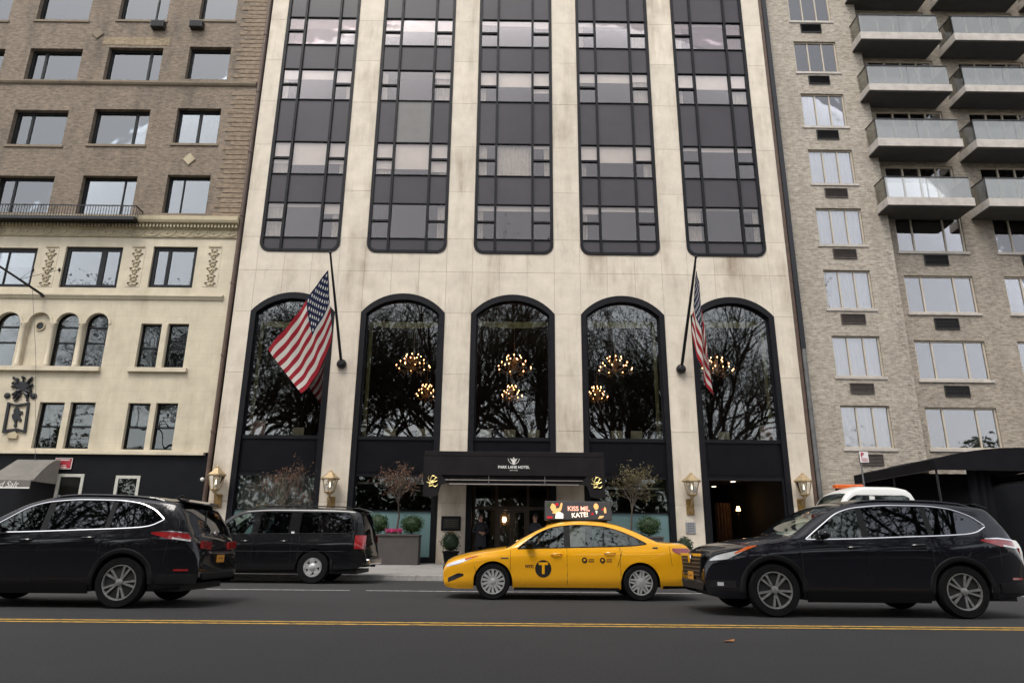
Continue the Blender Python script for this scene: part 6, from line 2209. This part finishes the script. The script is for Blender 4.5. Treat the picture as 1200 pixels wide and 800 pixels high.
# ---------------------------------------------------------------- white crew-cab truck at the far kerb
cV = Car(cat='truck', L=6.3, W=2.05, Lf=.4, af=.12, Lr=.2, ar=.03, tum=8, wr=.42, rim=.24, RA=.49, wheels=(1.0, 4.75),
         top=[(0, .95), (.05, 1.25), (.3, 1.38), (.75, 1.45), (1.55, 1.52), (1.85, 2.15), (1.98, 2.36), (2.2, 2.53), (2.6, 2.62), (3.3, 2.62), (3.62, 2.57), (3.74, 2.46), (3.80, 2.30), (3.83, 1.30), (4.0, 1.25), (6.2, 1.25), (6.3, 1.1)],
         belt=[(0, 1.15), (.8, 1.32), (3.8, 1.36), (3.9, 1.15), (6.3, 1.15)],
         bottom=[(0, .5), (.1, .42), (6.3, .5)],
         winbot=[(1.62, 1.46), (1.9, 1.48), (3.65, 1.48)], wintop=[(1.62, 1.50), (1.86, 1.95), (2.05, 2.22), (2.3, 2.34), (3.5, 2.34), (3.65, 2.28)],
         wspan=(1.62, 3.65), pillars=[(2.6, 2.74)], windshield=(1.53, 2.05), rearglass=(3.80, 3.83),
         crown=[(0, .06), (.8, .05), (1.5, .06), (3.6, .08), (3.8, .05), (6.3, .02)],
         doors=[(1.58, 2.66), (2.66, 3.6)], seams=[], seats=[(2.4, 0)], clearsegs=9, clear_ws=True, handlem=PLASTIC, mirrorm=PLASTIC)
trk = build_car(cV, 'crew_cab_truck', 'white crew cab truck with amber roof light bar at the kerb by the black canopy', WHITEP, None, ('chunky', 'chunky'), RIM_S, GL_CAR, GL_CAR, WHITEP, False, False)
lb = MB().box(2.35, 3.15, .42, .66, 2.62, 2.74).build('light_bar', LAMP_A, trk, bevel=.03)
MB().box(2.40, 3.10, .48, .60, 2.50, 2.62).build('light_bar_base', PLASTIC, lb)
MB().prismx([(-.75, 1.15), (.75, 1.15), (.75, .72), (-.75, .72)], -.012, .05).build('grille', RIM_B, trk, bevel=.02)
m = MB(); patch(m, cV, .03, .22, lambda x: .95, lambda x: 1.14, .006, 6, 2); m.build_each('headlight', LAMP_W, trk, 50)
place(trk, ax(1072, 575, -8.4) - 3.80, -8.50 + cV.W / 2, 0)
# ================================================================== flags on raked poles
def flag_mat():
    m, n, out = new_mat('flag_cloth')
    b = n.nodes.new('ShaderNodeBsdfPrincipled')
    a = n.nodes.new('ShaderNodeAttribute')
    a.attribute_name = 'cloth'
    sp = n.nodes.new('ShaderNodeSeparateXYZ')
    n.links.new(a.outputs['Vector'], sp.inputs[0])
    u, v = sp.outputs[0], sp.outputs[1]
    st = mth(n, 'MODULO', mth(n, 'FLOOR', mth(n, 'MULTIPLY', v, 12.999)), 2.0)
    col = mixc(n, st, (.34, .010, .022), (.70, .66, .60))
    can = mth(n, 'MULTIPLY', mth(n, 'LESS_THAN', u, .40), mth(n, 'GREATER_THAN', v, 6 / 13))
    cu = mth(n, 'MULTIPLY', u, 12 / .40)
    cv = mth(n, 'MULTIPLY', mth(n, 'SUBTRACT', v, 6 / 13), 10 / (7 / 13))
    ru, rv = mth(n, 'ROUND', cu), mth(n, 'ROUND', cv)
    par = mth(n, 'LESS_THAN', mth(n, 'MODULO', mth(n, 'ADD', ru, rv), 2.0), .5)
    du, dv = mth(n, 'SUBTRACT', cu, ru), mth(n, 'SUBTRACT', cv, rv)
    d2 = mth(n, 'ADD', mth(n, 'POWER', mth(n, 'ABSOLUTE', du), 2.0), mth(n, 'POWER', mth(n, 'ABSOLUTE', dv), 2.0))
    inside = mth(n, 'MULTIPLY', mth(n, 'MULTIPLY', mth(n, 'GREATER_THAN', mth(n, 'MULTIPLY', ru, mth(n, 'SUBTRACT', 12.0, ru)), .5), mth(n, 'GREATER_THAN', mth(n, 'MULTIPLY', rv, mth(n, 'SUBTRACT', 10.0, rv)), .5)), mth(n, 'LESS_THAN', d2, .15))
    star = mth(n, 'MULTIPLY', par, inside)
    cc = mixc(n, star, (.010, .018, .065), (.72, .70, .66))
    col = mixc(n, can, col, cc)
    n.links.new(col, b.inputs['Base Color'])
    b.inputs['Roughness'].default_value = .8
    tr = n.nodes.new('ShaderNodeBsdfTranslucent')
    n.links.new(col, tr.inputs['Color'])
    mx = n.nodes.new('ShaderNodeMixShader')
    mx.inputs[0].default_value = .3
    n.links.new(b.outputs[0], mx.inputs[1])
    n.links.new(tr.outputs[0], mx.inputs[2])
    n.links.new(mx.outputs[0], out.inputs[0])
    return m


FLAGM = flag_mat()


def flag(label_p, base, tip, rows, amp, nwave, label):
    """rows: three rows (v=0, .5, 1) of three (px, py, y) control points from hoist to fly"""
    p0, p1 = Vector(at(*base)), Vector(at(*tip))
    t = thing('flag_on_pole', label, 'flag', p0, 'flags on the hotel front')
    MB().tube([p0, p0.lerp(p1, .5), p1], [.062, .055, .04], 10).build('pole', BLACKM, t, 40)
    MB().ball(p1, .06, 8, 6).build('finial', BLACKM, t, 50)
    MB().lathe([(.10, .10), (.19, .08), (.20, .0), (.15, -.10), (.08, -.16)], 14, (p0[0], -.10, p0[2]), 'y').build('bracket', BLACKM, t, 40)
    MB().tube([p0.lerp(p1, .05) + Vector((.05, -.05, 0)), p0.lerp(p1, .92) + Vector((.04, -.06, 0))], .008, 4).build('halyard', PIPE_G, t)
    C = [[Vector(at(*c)) for c in r] for r in rows]
    def q3(a, b, c, s): return a * (2 * (s - .5) * (s - 1)) + b * (-4 * s * (s - 1)) + c * (2 * s * (s - .5))
    nu, nv = 60, 40
    vs, fs, uv = [], [], []
    for i in range(nu + 1):
        u = i / nu
        for j in range(nv + 1):
            v = j / nv
            p = q3(*[q3(*C[k], u) for k in range(3)], v)
            ph = 2 * math.pi * (nwave * u + .35 * v)
            k = min(1, u * 3)
            p = p + Vector((.25 * amp * math.sin(ph * 1.3 + 1) * k, amp * math.sin(ph) * k + .3 * amp * math.sin(ph * 2.3 + v * 4), .12 * amp * math.sin(ph + v * 3) * k))
            vs.append(p)
            uv.append((u, v, 0))
    fs = [(i * (nv + 1) + j, (i + 1) * (nv + 1) + j, (i + 1) * (nv + 1) + j + 1, i * (nv + 1) + j + 1) for i in range(nu) for j in range(nv)]
    o = MB().add(vs, fs).build('cloth', FLAGM, t, 60, recalc=False)
    at_ = o.data.attributes.new('cloth', 'FLOAT_VECTOR', 'POINT')
    at_.data.foreach_set('vector', [c for p in uv for c in p])


flag('l', (400, 426, -.12), (387, 296, -2.3), [[(389, 392, -1.05), (376, 430, -1.35), (353, 461, -1.7)], [(386.5, 352, -1.5), (360, 400, -1.75), (334, 436, -1.9)], [(384.5, 316, -2.0), (352, 361, -2.1), (315, 410, -2.1)]], .10, 1.6, 'striped flag blown out sideways on a black pole left of the canopy')
flag('r', (798.5, 432, -.12), (815.5, 301, -2.3), [[(811, 392, -1.05), (823, 436, -1.0), (836, 466, -.75)], [(812.5, 355, -1.5), (824, 398, -1.3), (831, 436, -1.0)], [(816, 316, -2.0), (820, 348, -1.75), (825, 398, -1.3)]], .10, 1.8, 'striped flag hanging limp and folded on a black pole right of the canopy')

# ================================================================== plants
BARK = pm('grey_brown_bark', (.085, .065, .05), .9, var=.3, vs=8, bump=.4, bs=30)
BARK_P = pm('park_tree_bark', (.035, .030, .026), .95, var=.3, vs=5)


def leaf_mat(name, c1, c2, tr=.3):
    m, n, out = new_mat(name)
    b = n.nodes.new('ShaderNodeBsdfPrincipled')
    tc = wpos(n)
    col = ramp(n, noise(n, tc, 9.0, 3), [(.3, c1), (.7, c2)])
    n.links.new(col, b.inputs['Base Color'])
    b.inputs['Roughness'].default_value = .6
    t = n.nodes.new('ShaderNodeBsdfTranslucent')
    n.links.new(col, t.inputs['Color'])
    mx = n.nodes.new('ShaderNodeMixShader')
    mx.inputs[0].default_value = tr
    n.links.new(b.outputs[0], mx.inputs[1])
    n.links.new(t.outputs[0], mx.inputs[2])
    n.links.new(mx.outputs[0], out.inputs[0])
    return m


LEAF_BUD = leaf_mat('russet_bud_leaves', (.11, .05, .035), (.20, .11, .06))
LEAF_OLV = leaf_mat('olive_young_leaves', (.09, .075, .03), (.17, .14, .06))
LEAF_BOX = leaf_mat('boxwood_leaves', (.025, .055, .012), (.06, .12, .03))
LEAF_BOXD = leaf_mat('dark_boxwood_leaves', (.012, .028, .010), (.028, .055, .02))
LEAF_PARK = leaf_mat('park_leaves', (.03, .042, .016), (.06, .075, .03))
PETAL = leaf_mat('pink_petals', (.50, .04, .16), (.68, .10, .28))
SOIL = pm('dark_soil', (.03, .022, .016), .95, var=.3)


def leafquad(mb, p, s, rnd):
    d = Vector((rnd.gauss(0, 1), rnd.gauss(0, 1), rnd.gauss(0, .7)))
    if d.length < .1: d = Vector((1, 0, 0))
    d.normalize()
    e = d.cross(Vector((rnd.gauss(0, 1), rnd.gauss(0, 1), rnd.gauss(0, 1))))
    if e.length < .05: e = Vector((0, 0, 1))
    e.normalize()
    n = len(mb.v)
    a, b, c, q = p, p + d * s * .5 + e * s * .3, p + d * s, p + d * s * .5 - e * s * .3
    mb.v += [tuple(a), tuple(b), tuple(c), tuple(q)]
    mb.f.append((n, n + 1, n + 2, n + 3))
    mb.m.append(0)


def grow(rnd, H, r0, trunk_h, kids, lens, spread, leafn, leafs, upb=.25, sides=(8, 6, 5, 4, 3, 3), segs=4, wig=.12):
    """recursive tree: returns (wood, leaves)"""
    wood, lv = MB(), MB()
    levels = len(kids)
    def branch(p, d, L, r, lev):
        pts, rs = [p], [r]
        q = p.copy()
        dd = d.copy()
        for k in range(segs):
            dd = (dd + Vector((rnd.gauss(0, wig), rnd.gauss(0, wig), rnd.gauss(0, wig) + upb * .12))).normalized()
            q = q + dd * (L / segs)
            pts.append(q.copy())
            rs.append(r * (1 - .55 * (k + 1) / segs) if lev < levels else r * (1 - .85 * (k + 1) / segs))
        wood.tube(pts, rs, sides[min(lev, len(sides) - 1)], cap=False)
        if lev >= levels:
            for _ in range(leafn):
                leafquad(lv, pts[rnd.randint(1, segs)] + Vector((rnd.gauss(0, .03), rnd.gauss(0, .03), rnd.gauss(0, .03))), leafs * rnd.uniform(.6, 1.3), rnd)
            return
        for c in range(kids[lev]):
            t = .35 + .65 * (c + rnd.random()) / kids[lev] if lev else .72 + .28 * c / kids[lev]
            f = t * segs
            i = min(segs - 1, int(f))
            pos = pts[i].lerp(pts[i + 1], f - i)
            base = (pts[i + 1] - pts[i]).normalized()
            an = 2 * math.pi * (c / kids[lev] + rnd.random() * .4) + lev
            u = base.cross(Vector((0, 0, 1)))
            if u.length < .1: u = Vector((1, 0, 0))
            u.normalize()
            w_ = base.cross(u)
            side = u * math.cos(an) + w_ * math.sin(an)
            s = spread[lev] * rnd.uniform(.75, 1.2)
            nd = (base * math.cos(s) + side * math.sin(s) + Vector((0, 0, upb * .3))).normalized()
            branch(pos, nd, H * lens[lev] * rnd.uniform(.75, 1.2), rs[i] * .62, lev + 1)
    branch(Vector((0, 0, 0)), Vector((rnd.gauss(0, .03), rnd.gauss(0, .03), 1)).normalized(), trunk_h, r0, 0)
    return wood, lv


def small_tree(loc, seed, H, label, leafm, leafn, trunk=.95, scale=1.0):
    rnd = random.Random(seed)
    wood, lv = grow(rnd, H, .045, trunk, (7, 6, 5), (.30, .20, .12), (.75, .75, .8), leafn + 1, .075, upb=.5, segs=4, wig=.16, sides=(8, 6, 4, 3))
    t = thing('ornamental_tree', label, 'tree', loc, 'small trees in planters along the hotel front')
    L = Vector(loc)
    wood.v = [tuple(Vector(p) + L) for p in wood.v]
    lv.v = [tuple(Vector(p) + L) for p in lv.v]
    wood.build('trunk', BARK, t, 60, recalc=False)
    lv.build('crown', leafm, t, recalc=False)
    return t


def bush(loc, rad, seed, label, mat, n=1100, s=.055, group=None, name='boxwood_shrub'):
    rnd = random.Random(seed)
    t = thing(name, label, 'shrub', loc, group)
    L = Vector(loc)
    c = L + Vector((0, 0, rad[2]))
    lv = MB()
    for _ in range(n):
        d = Vector((rnd.gauss(0, 1), rnd.gauss(0, 1), rnd.gauss(0, 1))).normalized()
        k = rnd.uniform(.78, 1.05) * (1 + .10 * math.sin(d.x * 5 + seed) * math.cos(d.z * 4 + seed))
        leafquad(lv, c + Vector((d.x * rad[0] * k, d.y * rad[1] * k, d.z * rad[2] * k)), s * rnd.uniform(.7, 1.3), rnd)
    lv.build('foliage', mat, t, recalc=False)
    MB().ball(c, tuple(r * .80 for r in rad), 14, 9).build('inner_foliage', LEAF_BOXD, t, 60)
    MB().tube([L - Vector((0, 0, .03)), c], [.03, .02], 6).build('stem', BARK, t)
    return t


PLANT = pm('brown_grey_planter', (.052, .045, .042), .6, var=.15, vs=3)


def planter(px, label, ypl=-1.35, lx=1.85, h=.98):
    x = ax(px, 650, ypl)
    z = walk_z(ypl + .4)
    t = thing('planter_box', label, 'planter', (x, ypl + .4, walk_z(ypl)), 'planter boxes along the hotel front')
    z0 = walk_z(ypl) - .02
    MB().ribbon([(x - lx / 2, z0), (x + lx / 2, z0), (x + lx / 2, z + h), (x - lx / 2, z + h)], [(x - lx / 2 + .05, z0 + .05), (x + lx / 2 - .05, z0 + .05), (x + lx / 2 - .05, z + h - .05), (x - lx / 2 + .05, z + h - .05)], ypl - .0, ypl + .03, True).build('front_frame', PLANT, t)
    MB().box(x - lx / 2 + .004, x + lx / 2 - .004, ypl + .012, ypl + .8, z0, z + h - .004).build('box', PLANT, t)
    MB().box(x - lx / 2 - .03, x + lx / 2 + .03, ypl - .03, ypl + .83, z + h, z + h + .05).build('rim', PLANT, t, bevel=.008)
    MB().box(x - lx / 2 + .05, x + lx / 2 - .05, ypl + .05, ypl + .75, z + h + .051, z + h + .066).build('soil', SOIL, t)
    return x, ypl + .4, z + h + .066


x, y, z = planter(459, 'dark brown planter box with pink flowers and boxwoods beside the canopy')
small_tree((x + .05, y, z), 11, 3.0, 'small bare ornamental tree with russet buds above the pink flowers', LEAF_BUD, 3, 1.25)
bush((x - .62, y, z), (.42, .34, .36), 3, 'round green boxwood at the wagon end of the flower planter', LEAF_BOX, group='boxwoods in the planters')
bush((x + .62, y, z), (.42, .34, .34), 4, 'round green boxwood at the canopy end of the flower planter', LEAF_BOX, group='boxwoods in the planters')
rnd = random.Random(5)
fw_ = MB()
for _ in range(70):
    c = Vector((x + rnd.uniform(-.28, .28), y - .22 + rnd.uniform(-.1, .1), z + .05 + rnd.uniform(0, .12)))
    for k in range(5): leafquad(fw_, c, .07, rnd)
t = thing('pink_flowers', 'clump of bright pink flowers at the front of the planter', 'flowers', (x, y - .2, z))
fw_.build('petals', PETAL, t, recalc=False)
st = MB()
for _ in range(60):
    leafquad(st, Vector((x + rnd.uniform(-.3, .3), y - .22 + rnd.uniform(-.1, .1), z + rnd.uniform(-.005, .06))), .09, rnd)
st.build('leaves', LEAF_BOX, t, recalc=False)

x, y, z = planter(748, 'dark brown planter box with one boxwood behind the yellow taxi')
small_tree((x - .18, y, z), 23, 3.3, 'small ornamental tree with olive young leaves behind the taxi', LEAF_OLV, 5, 1.25)
bush((x + .50, y, z), (.46, .36, .36), 6, 'round green boxwood behind the rear window of the taxi', LEAF_BOX, group='boxwoods in the planters')
x, y, z = planter(322, 'dark brown planter box hidden behind the long black wagon')
small_tree((x - .1, y, z), 31, 3.2, 'small bare reddish tree in front of the grey net curtains', LEAF_BUD, 2, 1.25)
bush((x - .75, y, z), (.40, .30, .55), 8, 'loose shrub with tan leaves beside the end pier lantern', leaf_mat('tan_leaves', (.10, .075, .045), (.20, .15, .09)), 260, .09, name='loose_shrub')
# potted ball at the entrance, small ball by the intercom pier
for px, yy, r, lab, mt in ((528, -.75, .36, 'dark green boxwood ball in a black pot under the wall plaque', LEAF_BOXD), (803, -.7, .30, 'dark green boxwood ball in a black pot under the intercom plate', LEAF_BOXD)):
    x = ax(px, 650, yy)
    z0 = walk_z(yy)
    t = thing('plant_pot', lab.replace('dark green boxwood ball in a black pot', 'black pot holding a boxwood ball'), 'pot', (x, yy, z0))
    MB().lathe([(.20, 0), (.22, .03), (.28, .40), (.31, .42), (.31, .47), (.27, .47), (.25, .40)], 20, (x, yy, z0)).build('vessel', BLKPAN, t, 40)
    MB().lathe([(.01, .385), (.255, .40)], 16, (x, yy, z0), caps=False).build('soil', SOIL, t)
    bush((x, yy, z0 + .40), (r, r, r * 1.05), int(px), lab, mt, 900, .05, 'potted boxwood balls')

# ================================================================== people in the entrance
SKIN = pm('skin', (.32, .17, .11), .6, var=.08)
COAT = pm('dark_coat_cloth', (.012, .012, .016), .85, var=.2)
HAIR = pm('dark_hair', (.018, .012, .010), .7)
SHIRT = pm('pale_shirt', (.55, .53, .50), .8)


def person(loc, rz, label, pose):
    """one continuous skinned body; local frame faces -y"""
    V, E, Rr = [], [], []
    def v(p, r, par=None):
        V.append(p)
        Rr.append(r if isinstance(r, tuple) else (r, r))
        if par is not None: E.append((par, len(V) - 1))
        return len(V) - 1
    pel = v((0, 0, .95), (.15, .11))
    wst = v((0, .0, 1.10), (.145, .10), pel)
    chs = v((0, .01, 1.30), (.165, .115), wst)
    shd = v((0, .015, 1.43), (.13, .09), chs)
    nk = v((0, .01, 1.51), .055, shd)
    hd0 = v((0, -.005, 1.58), (.065, .075), nk)
    hd1 = v((0, -.01, 1.67), (.078, .095), hd0)
    hd2 = v((0, -.005, 1.745), (.06, .075), hd1)
    for s in (-1, 1):
        hp = v((s * .095, 0, .88), (.10, .10), pel)
        kn = v((s * .11, -.01, .50), .062, hp)
        an = v((s * .11, .02, .09), .042, kn)
        hl_ = v((s * .115, -.04, .05), (.045, .045), an)
        v((s * .125, -.16, .035), (.042, .030), hl_)
        sh = v((s * .19, .015, 1.41), .065, shd)
        el, wr_ = pose[0 if s < 0 else 1]
        e = v((s * el[0], el[1], el[2]), .047, sh)
        w0 = v((s * wr_[0], wr_[1], wr_[2]), .032, e)
        d = (Vector((s * wr_[0], wr_[1], wr_[2])) - Vector((s * el[0], el[1], el[2]))).normalized()
        side = d.cross(Vector((0, 1, 0)))
        if side.length < .2: side = d.cross(Vector((1, 0, 0)))
        side.normalize()
        pw = Vector(V[w0])
        pl = v(tuple(pw + d * .06), (.036, .022), w0)
        pb = Vector(V[pl])
        for k, ln in enumerate((.075, .085, .08, .062)):
            b = pb + d * .03 + side * (-.027 + .018 * k)
            f1 = v(tuple(b + d * ln * .5), .0095, pl)
            v(tuple(b + d * ln * .9 + Vector((0, -.02, 0))), .008, f1)
        f1 = v(tuple(pw + d * .045 - side * .045), .011, w0)
        v(tuple(pw + d * .085 - side * .055), .009, f1)
    me = bpy.data.meshes.new('tmp')
    me.from_pydata(V, E, [])
    o = bpy.data.objects.new('tmp', me)
    COL.objects.link(o)
    sk = o.modifiers.new('s', 'SKIN')
    for i, d in enumerate(me.skin_vertices[0].data):
        d.radius = Rr[i]
        d.use_root = (i == 0)
    sb = o.modifiers.new('d', 'SUBSURF')
    sb.levels = sb.render_levels = 1
    dg = bpy.context.evaluated_depsgraph_get()
    bm = bpy.data.meshes.new_from_object(o.evaluated_get(dg))
    bpy.data.objects.remove(o, do_unlink=True)
    bm.name = 'body'
    bm.materials.clear()
    for mm in (COAT, SKIN, SHIRT): bm.materials.append(mm)
    hands = [Vector((-pose[0][1][0], pose[0][1][1], pose[0][1][2])), Vector((pose[1][1][0], pose[1][1][1], pose[1][1][2]))]
    for p in bm.polygons:
        c = p.center
        p.use_smooth = True
        mi = 0
        if c.z > 1.50: mi = 1
        elif any((c - h).length < .19 and (c - h).dot(h - Vector((math.copysign(.2, h.x), 0, 1.2))) > -.004 for h in hands): mi = 1
        elif c.z > 1.28 and c.y < -.085 and abs(c.x) < .05: mi = 2
        p.material_index = mi
    t = thing('person', label, 'person', loc)
    b = bpy.data.objects.new('body', bm)
    COL.objects.link(b)
    b.parent = t
    def part(mb, nm, mt, sm=60):
        o = bpy.data.objects.new(nm, mb.mesh(nm, mt, smooth=sm))
        COL.objects.link(o)
        o.parent = t
    m = MB()
    m.ball((0, .012, 1.70), (.092, .108, .115), 16, 10)
    m.v = [(x_, max(y_, -.055 + .0), max(z_, 1.62)) if z_ < 1.735 else (x_, y_, z_) for x_, y_, z_ in m.v]
    part(m, 'hair', HAIR)
    m = MB()
    m.prismx([(-.095, 1.665), (-.122, 1.640), (-.098, 1.632)], -.014, .014)
    for s in (-1, 1): m.ball((s * .085, .0, 1.665), (.012, .022, .034), 8, 6)
    part(m, 'nose_and_ears', SKIN)
    m = MB()
    for s in (-1, 1): m.ball((s * .032, -.098, 1.685), (.012, .006, .007), 6, 4)
    m.box(-.026, .026, -.103, -.096, 1.606, 1.612)
    part(m, 'eyes_and_mouth', HAIR, None)
    m = MB()
    n = 22
    P = []
    for k, (rx, ry, zz) in enumerate(((.19, .15, 1.36), (.185, .14, 1.15), (.20, .155, .95), (.225, .18, .62))):
        P.append([(rx * math.cos(2 * math.pi * i / n) * (1 + .03 * math.sin(5 * i) * (k == 3)), ry * math.sin(2 * math.pi * i / n), zz) for i in range(n + 1)])
    m.grid(P)
    part(m, 'coat', COAT)
    t.rotation_euler = (0, 0, R(rz))
    return t


down = (((.27, .03, 1.14), (.29, -.06, .90)), ((.27, .03, 1.14), (.26, -.10, .92)))
fold = (((.28, .02, 1.15), (.06, -.22, 1.12)), ((.28, .02, 1.15), (.08, -.22, 1.08)))
x = ax(563, 640, -.35)
person((x, -.35, walk_z(-.35)), 12, 'person in a dark coat standing at the hotel doors', fold)
x = ax(627, 640, -1.1)
person((x, -1.1, walk_z(-1.1)), -35, 'person in a dark coat behind the taxi windscreen under the canopy', down)

# fallen leaf on the asphalt
c = CAM + (at(853, 751, -17) - CAM) * ((.008 - CAM[2]) / (at(853, 751, -17)[2] - CAM[2]))
m = MB()
m.add([(c[0] - .07, c[1], .006), (c[0] - .02, c[1] - .045, .02), (c[0] + .06, c[1] - .02, .012), (c[0] + .08, c[1] + .02, .03), (c[0], c[1] + .05, .012)], [(0, 1, 4), (1, 2, 4), (2, 3, 4)])
tag(m.build('fallen_leaf', leaf_mat('orange_leaf', (.42, .16, .04), (.55, .22, .05)), None, recalc=False), 'orange fallen leaf lying on the asphalt before the yellow lines', 'leaf')

# ================================================================== park trees and wall across the street (mirrored in the glass)
PW = pm('park_wall_stone', (.13, .115, .10), .9, var=.3, vs=2, bump=.3)
t = MB().box(-70, 70, -33.4, -32.95, .1, 1.25)
t.box(-70, 70, -33.5, -32.85, 1.251, 1.38)
tag(t.build('park_wall', PW), 'long low brown stone wall of the park across the street', 'wall')
protos = []
for seed in (41, 52, 63):
    rnd = random.Random(seed)
    wood, lv = grow(rnd, 20.0, .42, 7.0, (8, 7, 6, 6), (.42, .24, .13, .065), (.62, .65, .7, .8), 5, .15, upb=.35, sides=(9, 6, 5, 3, 3), segs=4, wig=.15)
    protos.append((wood.mesh('trunk', BARK_P, smooth=60, recalc=False), lv.mesh('crown', LEAF_PARK, recalc=False)))
rnd = random.Random(9)
labs = 0
row1 = [(-28, -37), (-19.5, -36.2), (-11.5, -37.4), (-4.2, -36.4), (3.4, -37.6), (11.5, -38.5), (20, -37.0)]
row2 = [(-31, -48), (-20, -49), (-9, -50), (3.5, -49), (13, -52), (26, -49)]
for k, (x, y) in enumerate(row1 + row2):
    me = protos[k % 3]
    t = thing('park_tree', 'tall spreading bare park tree close behind the stone wall' if k < len(row1) else 'tall spreading bare park tree deeper inside the park', 'tree', (x, y, .33), 'park trees behind the wall' if k < len(row1) else 'park trees deeper in the park')
    for nm, m_ in zip(('trunk', 'crown'), me):
        c = bpy.data.objects.new(nm, m_)
        COL.objects.link(c)
        c.parent = t
    s = rnd.uniform(1.28, 1.5)
    if k == 5: s = 1.12
    t.scale = (s, s, s)
    t.rotation_euler = (0, 0, rnd.uniform(0, 6.28))

# unseen leaf mass added behind the park wall, darkening what glass and cars mirror
rnd = random.Random(77)
ug = MB()
for _ in range(42000):
    x = rnd.uniform(-48, 48)
    y = -34.2 - abs(rnd.gauss(0, 1.6))
    top = 4.2 + 1.6 * math.sin(x * .37) + 1.1 * math.sin(x * .91 + 2)
    leafquad(ug, Vector((x, y, .35 + top * rnd.random() ** .8)), rnd.uniform(.25, .5), rnd)
o = ug.build('added_undergrowth', LEAF_PARK, None, recalc=False)
tag(o, 'dense dark green undergrowth added behind the park wall to darken reflections', 'undergrowth', kind='stuff')

wd = MB()  # added tree belt, unseen; keeps bright sky out of low window reflections
for _ in range(34000):
    x = rnd.uniform(-85, 85)
    y = -60 - abs(rnd.gauss(0, 3.0))
    top = 11.5 + 2.2 * math.sin(x * .21 + 1) + 1.4 * math.sin(x * .63)
    leafquad(wd, Vector((x, y, .35 + top * rnd.random() ** .85)), rnd.uniform(.5, 1.0), rnd)
o = wd.build('added_wood', LEAF_PARK, None, recalc=False)
tag(o, 'far dark belt of woodland added deep inside the park to darken reflections', 'woodland', kind='stuff')
